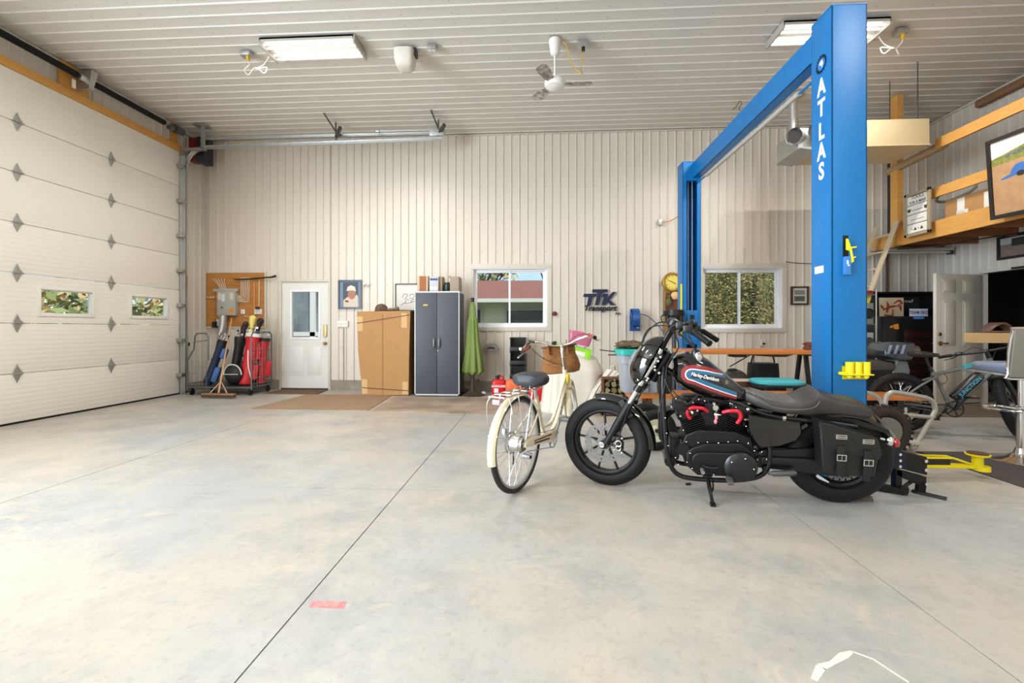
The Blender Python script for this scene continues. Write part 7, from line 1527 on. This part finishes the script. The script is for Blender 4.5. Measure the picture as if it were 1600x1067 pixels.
for i in range(5): a=2*PI*i/5; b.beam((.50,-.06,.29),(.50+.083*math.cos(a),-.06,.29+.083*math.sin(a)),.006,.014)
b.beam((.50,-.075,.29),(.60,-.085,.425),.012,.025,.004); b.beam((.50,.05,.29),(.40,.06,.155),.012,.025,.004); b.build('crank',black,eb)
for (x,y_,z) in ((.61,-.14,.43),(.39,.11,.15)): b=MB(); b.box((x,y_,z),(.10,.09,.018),.006); b.build('pedal',black,eb); 
b=MB(); b.bb((.63,-.145,.435),(.655,-.12,.447)); b.build('pedal_reflector',mat('reflector_orange',S(224,130,60),.3),eb)
b=MB(); b.tube([(.02,-.06,ER-.03),(.25,-.06,.27),(.48,-.06,.205)],.004,n=6); b.tube([(.02,-.06,ER+.03),(.25,-.06,.35),(.48,-.06,.375)],.004,n=6); b.box((.02,-.075,.24),(.03,.02,.11),.005); b.build('chain',steel,eb)
b=MB(ES); b.cyl((.875,0,.85),(.85,0,.93),.018,n=14); b.box((.875,0,.94),(.09,.04,.035),.01); b.tube([(.86,.40,.955),(.885,.25,.955),(.91,.08,.945),(.91,-.08,.945),(.885,-.25,.955),(.86,-.40,.955)],.014,n=12,smooth=4)
hbe=b.build('handlebar',black,eb)
for s in (1,-1):
    b=MB(ES); b.cyl((.874,.29*s,.955),(.858,.41*s,.955),.018,n=16); b.build('grip',rubber,hbe); b=MB(ES); b.box((.885,.23*s,.965),(.05,.06,.03),.008); b.tube([(.90,.24*s,.95),(.93,.30*s,.93),(.91,.38*s,.92)],.006,smooth=3); b.build('brake_lever',black,hbe)
for pts in ([(.88,.2,.96),(1.0,.1,1.02),(1.02,0,.9),(.93,.02,.7)],[(.88,-.2,.96),(1.02,-.1,1.0),(1.04,0,.86),(.94,-.02,.66)]): b=MB(ES); b.tube(pts,.0035,n=6,smooth=5); b.build('cable',cb,eb)
b=MB(); b.tube([(.32,-.03,.64),(.38,-.05,.55),(.45,-.04,.62),(.40,-.05,.68),(.34,-.04,.60),(.42,-.05,.57)],.005,n=6,smooth=5); b.build('cable_lock',mat('lock_brown',S(90,72,62),.5),eb)
b=MB(); b.tube([(.1,.09,.34),(.16,.12,.2),(.2,.16,.03)],.009,smooth=3); b.build('kickstand',black,eb)
# ================================================================= RIDE-ON MACHINE BEHIND THE POST (dark contoured seat with slotted back)
rm=thing('ride_on_machine','black ride-on machine with slotted glossy headrest standing behind the near blue post','ride-on machine',(4.1,6.3,0)); shiny=mat('charcoal_gloss',S(54,60,68),.22,.3,coat=.5)
ym_=5.75
def mp(px,py,dy=0): return P(px,py,y=ym_+dy)
def profile(pts,y0,y1,name,m,bev=.02):
    b=MB(); b.prism([(mp(*q).x,mp(*q).z) for q in pts],y0,y1,'xz',bev); return b.build(name,m,rm,True)
profile([(1379,556),(1378,548),(1386,537),(1398,534.5),(1423,535),(1426,538),(1425,552),(1421,562),(1400,563)],5.70,6.05,'headrest',shiny,.03)
b=MB()
for k in range(3):
    x=1386+k*10.5; A=[mp(x,553,-.055),mp(x+4,553,-.055),mp(x+8.5,539,-.055),mp(x+4.5,539,-.055)]; b.prism([(v.x,v.z) for v in A],5.693,5.70,'xz')
b.build('slot',mat('slot_light',S(150,160,176),.3,.4),rm,True)
b=MB(); b.cyl(mp(1422,548,-.0),mp(1428,548,.0)+Vector((.03,0,0)),.06,n=20); b.build('end_cap',mat('cap_bronze',S(120,112,98),.3,.7),rm,True)
b=MB(); b.tube([mp(1322,549,.15),mp(1345,550,.15),mp(1368,552,.15),mp(1382,555,.15)],[.05,.05,.055,.06],n=16,smooth=3); b.build('arm',mat('arm_charcoal',S(60,54,50),.5),rm,True)
profile([(1347,572),(1352,566),(1372,563),(1395,566),(1401,573),(1395,579),(1352,580)],5.75,6.0,'seat',mat('seat_dark',S(70,62,56),.4),.02)
profile([(1405,563),(1422,565),(1426,580),(1422,598),(1412,603),(1402,600),(1396,590)],5.78,5.98,'side_panel',mat('panel_grey2',S(112,118,114),.4),.02)
profile([(1352,584),(1362,578),(1396,577),(1404,565),(1408,575),(1400,606),(1420,606),(1455,640),(1440,646),(1350,645),(1355,605)],5.80,6.25,'body',mat('body_black',S(16,16,18),.35),.03)
b=MB(); b.tube([mp(1346,578,.1),mp(1372,592,.1)],.012,n=8); b.tube([mp(1346,583,.12),mp(1366,594,.12)],.010,n=8); b.build('strut',black,rm,True)
for x_,y_ in ((mp(1352,600).x,5.85),(mp(1440,600).x,6.2)): b=MB(); b.torus((x_,y_,.13),(0,1,0),.09,.04,28,10); b.cyl((x_,y_-.03,.13),(x_,y_+.03,.13),.06,n=20); b.build('wheel',rubber,rm,True)
b=MB(); b.bb((mp(1372,560).x,6.4,.78),(mp(1382,560).x,6.45,.86)); tag(b.build('wood_block',pine),'small pine block behind the black ride-on machine','wood block')
# ================================================================= TUBULAR CART WITH KNOBBY TYRE
tcart=thing('tubular_cart','grey tubular-railed cart with knobby tyre behind the motorcycle tail','cart',(3.6,4.7,0)); tg=mat('tube_grey',S(176,172,162),.35,.3)
yA,yB_=4.55,4.95
def ta(px,py,y): return P(px,py,y=y)
b=MB(); b.tube([ta(1383,668,yA),ta(1383,636,yA),ta(1385,620,yA),ta(1392,613.5,yA),ta(1402,613.5,yA),ta(1440,620,yA),ta(1456,626,yA),ta(1461,638,yA),ta(1457,650,yA),ta(1428,700,yA),Vector((ta(1424,705,yA).x,yA,.10))],.021,n=14,smooth=3); b.cyl(ta(1384,645,yA),ta(1455,652,yA),.019,n=12); b.build('side_rail',tg,tcart,True)
b=MB(); b.tube([ta(1322,611,yB_),ta(1340,611,yB_),ta(1364,616,yB_),ta(1376,626,yB_),ta(1379,640,yB_),ta(1379,668,yB_),Vector((ta(1379,668,yB_).x,yB_,.2))],.020,n=14,smooth=3); b.build('side_rail',tg,tcart,True)
xw=P(1381,670,y=4.46).x; xl=ta(1330,690,yA).x; xr=ta(1426,700,yA).x
b=MB(); b.bb((xl,yA+.10,.12),(xr+.08,yB_,.15),.005); b.beam((xw+.18,yA+.02,.11),(xr+.10,yA+.02,.10),.10,.03); b.build('deck',mat('deck_white',S(200,196,184),.5),tcart,True)
for (x_,y_) in ((xw,4.46),(xl+.0,4.46)):
    R_=.235; b=MB(); b.torus((x_,y_,R_),(0,1,0),R_-.055,.055,36,12,1.0); 
    for k in range(26):
        a=2*PI*k/26
        for s in (-1,1): b.box((x_+(R_-.002)*math.cos(a+.06*s),y_+s*.024,R_+(R_-.002)*math.sin(a+.06*s)),(.026,.034,.018),.003,Matrix.Rotation(-a-.06*s+PI/2,3,'Y'))
    w_=b.build('knobby_wheel',mat('knobby_brown',S(52,42,36),.8),tcart,True); b=MB(); b.cyl((x_,y_-.05,R_),(x_,y_+.05,R_),.13,n=28); b.build('wheel_disc',mat('disc_grey',S(120,118,112),.4),w_,True)
ht_=thing('hand_truck','low hand truck with cream-hubbed black wheels half hidden behind the motorcycle front fork','hand truck',(1.1,4.5,0)); q=P(1026,705,z=0)
for dy in (0,.42):
    x_,y_=q.x+.02*dy,q.y+.03+dy; R_=.20; b=MB(); b.torus((x_,y_,R_),(0,1,0),R_-.055,.055,40,14,.8); w_=b.build('wheel',rubber,ht_,True); b=MB(); b.lathe([(.12,-.02),(.125,-.03),(.115,-.035),(.05,-.02),(.03,-.045),(0,-.045)],(x_,y_,R_),(0,1,0),32); b.lathe([(.12,-.02),(.12,.02),(0,.02)],(x_,y_,R_),(0,1,0),32); b.build('hub_disc',mat('hub_cream',S(206,204,170),.45),w_,True); b=MB(); b.cyl((x_,y_-.05,R_),(x_,y_-.03,R_),.02,n=12); b.build('axle_cap',black,w_,True)
b=MB(); b.cyl((q.x,q.y,.20),(q.x,q.y+.5,.20),.012); b.beam((q.x,q.y+.12,.2),(q.x+.55,q.y+.15,.10),.04,.04); b.beam((q.x,q.y+.38,.2),(q.x+.55,q.y+.36,.10),.04,.04); b.bb((q.x+.5,q.y+.08,.06),(q.x+.75,q.y+.42,.09)); b.build('truck_frame',black,ht_,True)
# ================================================================= BLACK STEEL STAND BEHIND THE REAR WHEEL
ys3=3.42; js=thing('steel_stand','black steel stand with bolted plates and T foot right of the motorcycle rear wheel','steel stand',(2.9,3.42,0)); jm=mat('stand_black',S(24,22,22),.4,.3)
def jp(px,py): v=P(px,py,y=ys3); return (v.x,v.z)
b=MB(); b.prism([jp(1377,694),jp(1413,706),jp(1413,733),jp(1377,717)],ys3-.02,ys3,'xz',.003); b.mi=1
for q_ in ((1402,708.5),(1402,718),(1402,727)): v=jp(*q_); b.cyl((v[0],ys3-.03,v[1]),(v[0],ys3-.02,v[1]),.010,n=10)
b.build('bolted_plate',[mat('plate_dark_blue',S(30,36,56),.3,.4),bolt],js,True)
b=MB(); b.prism([jp(1411,706),jp(1447,714),jp(1447,742),jp(1411,733)],ys3-.01,ys3+.05,'xz',.003); b.prism([jp(1400,733),jp(1447,745),jp(1447,762),jp(1436,758),jp(1400,742)],ys3-.005,ys3+.05,'xz',.003); b.mi=1
for q_ in ((1443,719),(1443,733),(1444,755)): v=jp(*q_); b.cyl((v[0],ys3-.025,v[1]),(v[0],ys3-.01,v[1]),.012,n=10)
b.build('bracket',[jm,bolt],js,True)
v0=jp(1443,756);v1=jp(1441,782)
b=MB(); b.beam((v0[0],ys3+.02,v0[1]),(v1[0],ys3+.02,.02),.035,.05); b.beam((v1[0]-.03,ys3+.05,.012),(v1[0]+.08,ys3-.10,.012),.03,.016); b.build('leg',jm,js,True)
v0=jp(1404,735);v1=jp(1404,765)
b=MB(); b.beam((v0[0],ys3+.02,v0[1]),(v1[0],ys3+.02,.05),.04,.05); b.beam((v1[0]-.12,ys3+.10,.03),(v1[0]+.05,ys3-.02,.03),.05,.04); b.build('leg',jm,js,True)
b=MB(); a_=jp(1410,762);c_=jp(1436,748); b.cyl((a_[0],ys3,a_[1]),(c_[0],ys3+.02,c_[1]),.012,n=10); b.box((a_[0],ys3,a_[1]-.01),(.06,.05,.05),.01); b.build('brace_arm',jm,js,True)
# ================================================================= BAR STOOL, BAR COUNTER
bs=thing('bar_stool','grey padded bar stool with chrome frame and pedestal at the right edge','bar stool',(4.31,4.34,0)); chr2=chrome; padm=mat('stool_vinyl',S(128,124,116),.4); padb=mat('stool_seat',S(128,140,162),.3)
b=MB(); b.lathe([(0,0),(.22,0),(.225,.008),(.20,.02),(.10,.04),(.05,.07),(.035,.12),(0,.12)],n=48); b.build('base',chr2,bs); b=MB(); b.cyl((0,0,.05),(0,0,.50),.03,n=24); b.cyl((0,0,.48),(0,0,.78),.022,n=20); b.build('pedestal',chr2,bs)
b=MB(); b.tube([(-.03,0,.47),(-.05,-.14,.47),(-.16,-.16,.47),(-.26,.02,.47),(-.18,.16,.47),(-.05,.14,.47),(-.03,0,.47)],.011,n=10,smooth=4); b.build('footrest',chr2,bs)
b=MB(); b.loft([[(.22*f*math.copysign(abs(math.cos(q))**.5,math.cos(q))-.05,.21*f*math.copysign(abs(math.sin(q))**.5,math.sin(q))+.02,z) for q in [2*PI*i/36 for i in range(36)]] for z,f in ((.77,.55),(.785,.8),(.81,.95),(.845,1),(.875,.98),(.885,.9))]); b.build('seat',padb,bs,ang=60)
b=MB(); b.tube([(-.32,.20,.80),(-.33,.0,.80),(-.31,-.17,.79),(-.26,-.20,.785),(.2,-.20,.785)],.009,n=10,smooth=4); b.build('seat_trim',chr2,bs)
b=MB(Matrix.Translation((-.09,-.22,.78))@Matrix.Rotation(math.radians(6),4,'X')); b.box((0,0,.20),(.46,.035,.42),.02,seg=3); b.build('backrest',padm,bs)
b=MB(Matrix.Translation((-.09,-.22,.78))@Matrix.Rotation(math.radians(6),4,'X')); b.tube([(.235,.0,-.02),(-.21,.0,-.02),(-.235,0,.02),(-.245,.0,.20),(-.235,0,.39),(-.21,0,.415),(.235,0,.415)],.011,n=10,smooth=2); b.build('back_trim',chr2,bs)
bc=thing('bar_counter','thick pine bar counter end at the right edge behind the stool','counter',(6.1,5.5,0)); q=P(1523,520,y=5.6)
b=MB(); b.prism([(q.x,5.6),(XR-.03,5.6),(XR-.03,5.85),(q.x+.10,5.85)],1.02,1.135,'xy',.004); b.build('counter_top',mat('counter_pine',S(214,178,128),.5,noise=(5,.5,S(190,150,96),(.6,6,6))),bc,True); b=MB(); b.bb((6.3,5.65,0),(6.36,5.82,1.02)); b.build('leg',brownw,bc,True); b=MB(); b.bb((6.9,5.65,0),(6.96,5.82,1.02)); b.build('leg',brownw,bc,True)
hv=thing('bike_helmet','openwork dark brown cycling helmet lying on the bar counter','helmet',(P(1562,510,y=5.75).x,5.78,1.135)); 
hm_=mat('helmet_brown',S(96,70,60),.4)
for k in range(5):
    a=-.9+.45*k; b=MB(); b.tube([(-.13,math.sin(a)*.05,.012),(-.08,math.sin(a)*.08,.08),(.0,math.sin(a)*.085,.115),(.09,math.sin(a)*.07,.085),(.13,math.sin(a)*.04,.02)],.012,n=8,smooth=4); b.build('shell_rib',hm_,hv)
b=MB(); b.tube([(.13*math.cos(a),.09*math.sin(a),.015) for a in [2*PI*i/16 for i in range(16)]],.012,n=8,closed=True); b.build('shell_rim',hm_,hv)
# ================================================================= STORE ROOM CONTENTS
t=thing('barbecue','dark covered barbecue standing in the unlit store room','barbecue',(8.3,7.3,0)); b=MB(); b.bb((7.9,7.0,.1),(8.8,7.6,.9),.02); b.build('cart',mat('bbq_dark',S(30,28,30),.6),t,True); b=MB(); b.ell((8.35,7.3,1.0),(.42,.3,.28)); b.build('hood',black,t,True)
t=thing('storage_shelf','dark shelf of odds and ends against the store room wall','shelf',(9.2,6.3,0)); b=MB()
for z in (.5,1.1,1.7): b.bb((9.1,5.6,z),(9.5,8.4,z+.03))
for y_ in (5.6,7.0,8.35): b.bb((9.1,y_,0),(9.14,y_+.04,2.1))
b.build('shelf_frame',mat('shelf_grey',S(90,84,76),.7),t,True)
for i,(y_,z,h,co,lab) in enumerate(((6.1,1.13,.35,S(150,90,50),'orange box on the middle store room shelf'),(6.9,1.13,.3,S(90,100,110),'blue-grey box on the middle store room shelf'),(7.6,.53,.4,S(120,110,90),'khaki box on the lower store room shelf'),(7.7,1.73,.28,S(60,60,64),'charcoal box on the upper store room shelf'))):
    b=MB(); b.bb((9.15,y_,z),(9.45,y_+.45,z+h),.01); tag(b.build('storage_box',mat('sbox%d'%i,co,.6)),lab,'box')
q=P(1541,622,y=7.1); b=MB(); b.lathe([(.16,0),(.15,.02),(.05,.34),(.035,.36),(.0,.36)],(7.6,7.1,0),(0,0,1),24); tag(b.build('traffic_cone',mat('cone_orange',S(200,96,60),.6)),'faded orange cone just inside the store room doorway','cone')
# ================================================================= FLOOR ITEMS
flat_rug('ramp_mat',[(3.60,3.1),(4.22,3.1),(4.24,4.62),(3.62,4.60)],0,.008,mat('mat_charcoal',S(74,66,64),.85,noise=(40,.5,S(50,46,46)),bump=(90,.6)),'dark grey rubber floor mat under the yellow lift pad','floor mat')
flat_rug('entry_mat',[(5.2,6.44),(6.6,6.44),(6.95,7.5),(5.4,7.5)],0,.010,mat('mat_taupe',S(120,106,90),.9,noise=(12,.4,S(96,84,70)),bump=(80,.5)),'taupe entrance mat on the floor in front of the open panel door','door mat')
def fpt(px,py): v=P(px,py,z=0); return (v.x,v.y)
b=MB(); b.prism([fpt(483,949),fpt(488,939),fpt(542,940),fpt(537,951)],0,.0008,'xy'); tag(b.build('floor_tape',mat('tape_red',S(186,104,104),.6,noise=(30,.7,S(206,170,160)))),'worn pinkish red tape patch on the concrete by the long floor joint','tape')
b=MB(); pts=[fpt(*q) for q in ((1272,1062),(1283,1042),(1300,1036),(1318,1024),(1332,1018),(1335,1019),(1365,1030),(1395,1050),(1420,1066))]
up=[(p[0],p[1]) for p in pts]; w_=[.02,.03,.018,.03,.012,.008,.008,.007,.007]
for i in range(len(pts)-1):
    p,q=Vector(pts[i]),Vector(pts[i+1]); n_=Vector((-(q-p).y,(q-p).x)).normalized(); b.prism([tuple(p+n_*w_[i]*.5),tuple(q+n_*w_[i+1]*.5),tuple(q-n_*w_[i+1]*.5),tuple(p-n_*w_[i]*.5)],0,.0006,'xy')
tag(b.build('paint_line',mat('chalk_white',S(226,220,208),.8)),'thin angled white paint line on the concrete at the bottom right','paint mark')
v=P(1076,758,z=0); b=MB(); b.beam((v.x-.02,v.y,.008),(v.x+.02,v.y+.015,.008),.018,.014,.004); tag(b.build('debris_chip',black),'tiny dark chip on the floor between the motorcycle wheels','debris')
v=P(1349,781,z=0); b=MB(); b.prism([(v.x-.09,0),(v.x+.05,0),(v.x+.04,.035),(v.x-.02,.03)],v.y-.03,v.y+.10,'xz',.004); tag(b.build('wheel_wedge',mat('wedge_dark',S(50,46,44),.7,noise=(50,.7,S(120,112,100)))),'flat dark wedge under the motorcycle rear tyre','wheel wedge')
TUBE,PW,PW2,DAY,EXPO=5,310,60,1650,-.14
# ================================================================= LIGHT AND CAMERA
def area(name,loc,sx,sy,power,col=(1,1,1),rot=(0,0,0)):
    l=bpy.data.lights.new(name,'AREA'); l.shape='RECTANGLE'; l.size=sx; l.size_y=sy; l.energy=power; l.color=col
    o=bpy.data.objects.new(name,l); o.location=loc; o.rotation_euler=rot; COL.objects.link(o); return o
tubem=mat('lit_tube',(1,1,1),.5,emit=((1.0,.96,.90),TUBE)); refl=mat('fixture_white',S(176,170,160),.4)
def fixture(cx,cy,label,power=90,visible=True):
    z=CEIL-.02; t=thing('shop_light',label,'ceiling light',(cx,cy,z-.09),0,'fluorescent shop lights')
    w,d=1.22,.42
    b=MB(); b.bb((-w/2,-d/2,.07),(w/2,d/2,.09)); 
    for s in (-1,1): b.bb((s*w/2-.012,-d/2,0),(s*w/2+.012,d/2,.09),.003)
    for s in (-1,1): b.prism([(s*d/2,.04),(s*d/2,.09),(s*(d/2-.05),.09)],-w/2,w/2,'yz')
    b.prism([(-.03,.085),(.03,.085),(0,.03)],-w/2,w/2,'yz'); b.build('housing',refl,t)
    for y in (-.155,-.075,.075,.155):
        b=MB(); b.cyl((-w/2+.03,y,.035),(w/2-.03,y,.035),.013,n=12); b.build('tube',tubem,t)
    for i in (-1,0,1):
        l=bpy.data.lights.new('tube_glow','SPOT'); l.energy=power/3; l.spot_size=math.radians(168); l.spot_blend=.6; l.shadow_soft_size=.02; l.color=(1,.96,.91); o=bpy.data.objects.new('tube_glow',l); o.location=(cx+i*.4,cy,z-.125); COL.objects.link(o)
    return t
fixture(-2.92,5.76,'lit four-tube shop light near the white rounded motion housing, left of the ceiling fan',PW)
fixture(3.53,5.82,'lit four-tube shop light partly hidden behind the blue post',PW)
for (x,y) in ((-2.92,2.2),(3.53,2.2),(-2.92,-1.6),(3.53,-1.6),(-2.92,-5.2),(3.53,-5.2)):  # unseen area lamps added overhead for flat fill light, no fixtures built
    area('unseen_fill_light',(x,y,CEIL-.12),1.22,.42,PW2,(1.0,.96,.91))
area('doorway_daylight',(XL-.2,-.8,2.15),4.3,4.8,DAY,(.78,.89,1.0),(PI/2,0,-PI/2))
w=bpy.data.worlds.new('world'); bpy.context.scene.world=w; w.use_nodes=True; nt=w.node_tree; bg=nt.nodes['Background']
tc=nt.nodes.new('ShaderNodeTexCoord'); n1=nt.nodes.new('ShaderNodeTexNoise'); n1.inputs['Scale'].default_value=3.0; n1.inputs['Detail'].default_value=8
mp=nt.nodes.new('ShaderNodeMapping'); mp.inputs['Scale'].default_value=(1,1,2.5); nt.links.new(tc.outputs['Generated'],mp.inputs[0]); nt.links.new(mp.outputs[0],n1.inputs['Vector'])
r=nt.nodes.new('ShaderNodeValToRGB'); r.color_ramp.elements[0].position=.42; r.color_ramp.elements[0].color=(.42,.60,.88,1); r.color_ramp.elements[1].position=.54; r.color_ramp.elements[1].color=(.95,.97,1.0,1)
nt.links.new(n1.outputs[0],r.inputs[0]); nt.links.new(r.outputs[0],bg.inputs[0]); bg.inputs[1].default_value=1.0
cam=bpy.data.cameras.new('camera'); cam.sensor_width=36; cam.lens=FPX/1600*36; cam.shift_y=-20.5/1600; cam.clip_start=.05
co=bpy.data.objects.new('camera',cam); co.location=(0,0,CAMH); co.rotation_euler=(PI/2,0,TH); COL.objects.link(co)
sc=bpy.context.scene; sc.camera=co; vs=sc.view_settings; vs.view_transform='Standard'; vs.look='None'; vs.gamma=1; vs.exposure=EXPO; vs.use_curve_mapping=False
sc.cycles.max_bounces=10; sc.cycles.diffuse_bounces=5; sc.cycles.glossy_bounces=4; sc.cycles.transparent_max_bounces=12; sc.cycles.use_denoising=True; sc.cycles.sample_clamp_indirect=8; sc.cycles.caustics_reflective=False; sc.cycles.caustics_refractive=False
sl=bpy.data.lights.new('sun','SUN'); sl.energy=4.0; sl.angle=.01; sl.color=(1,.95,.88); so_=bpy.data.objects.new('sun',sl); so_.rotation_euler=Vector((-.6,.6,-1)).to_track_quat('-Z','Y').to_euler(); COL.objects.link(so_)
bg.inputs[1].default_value=1.8
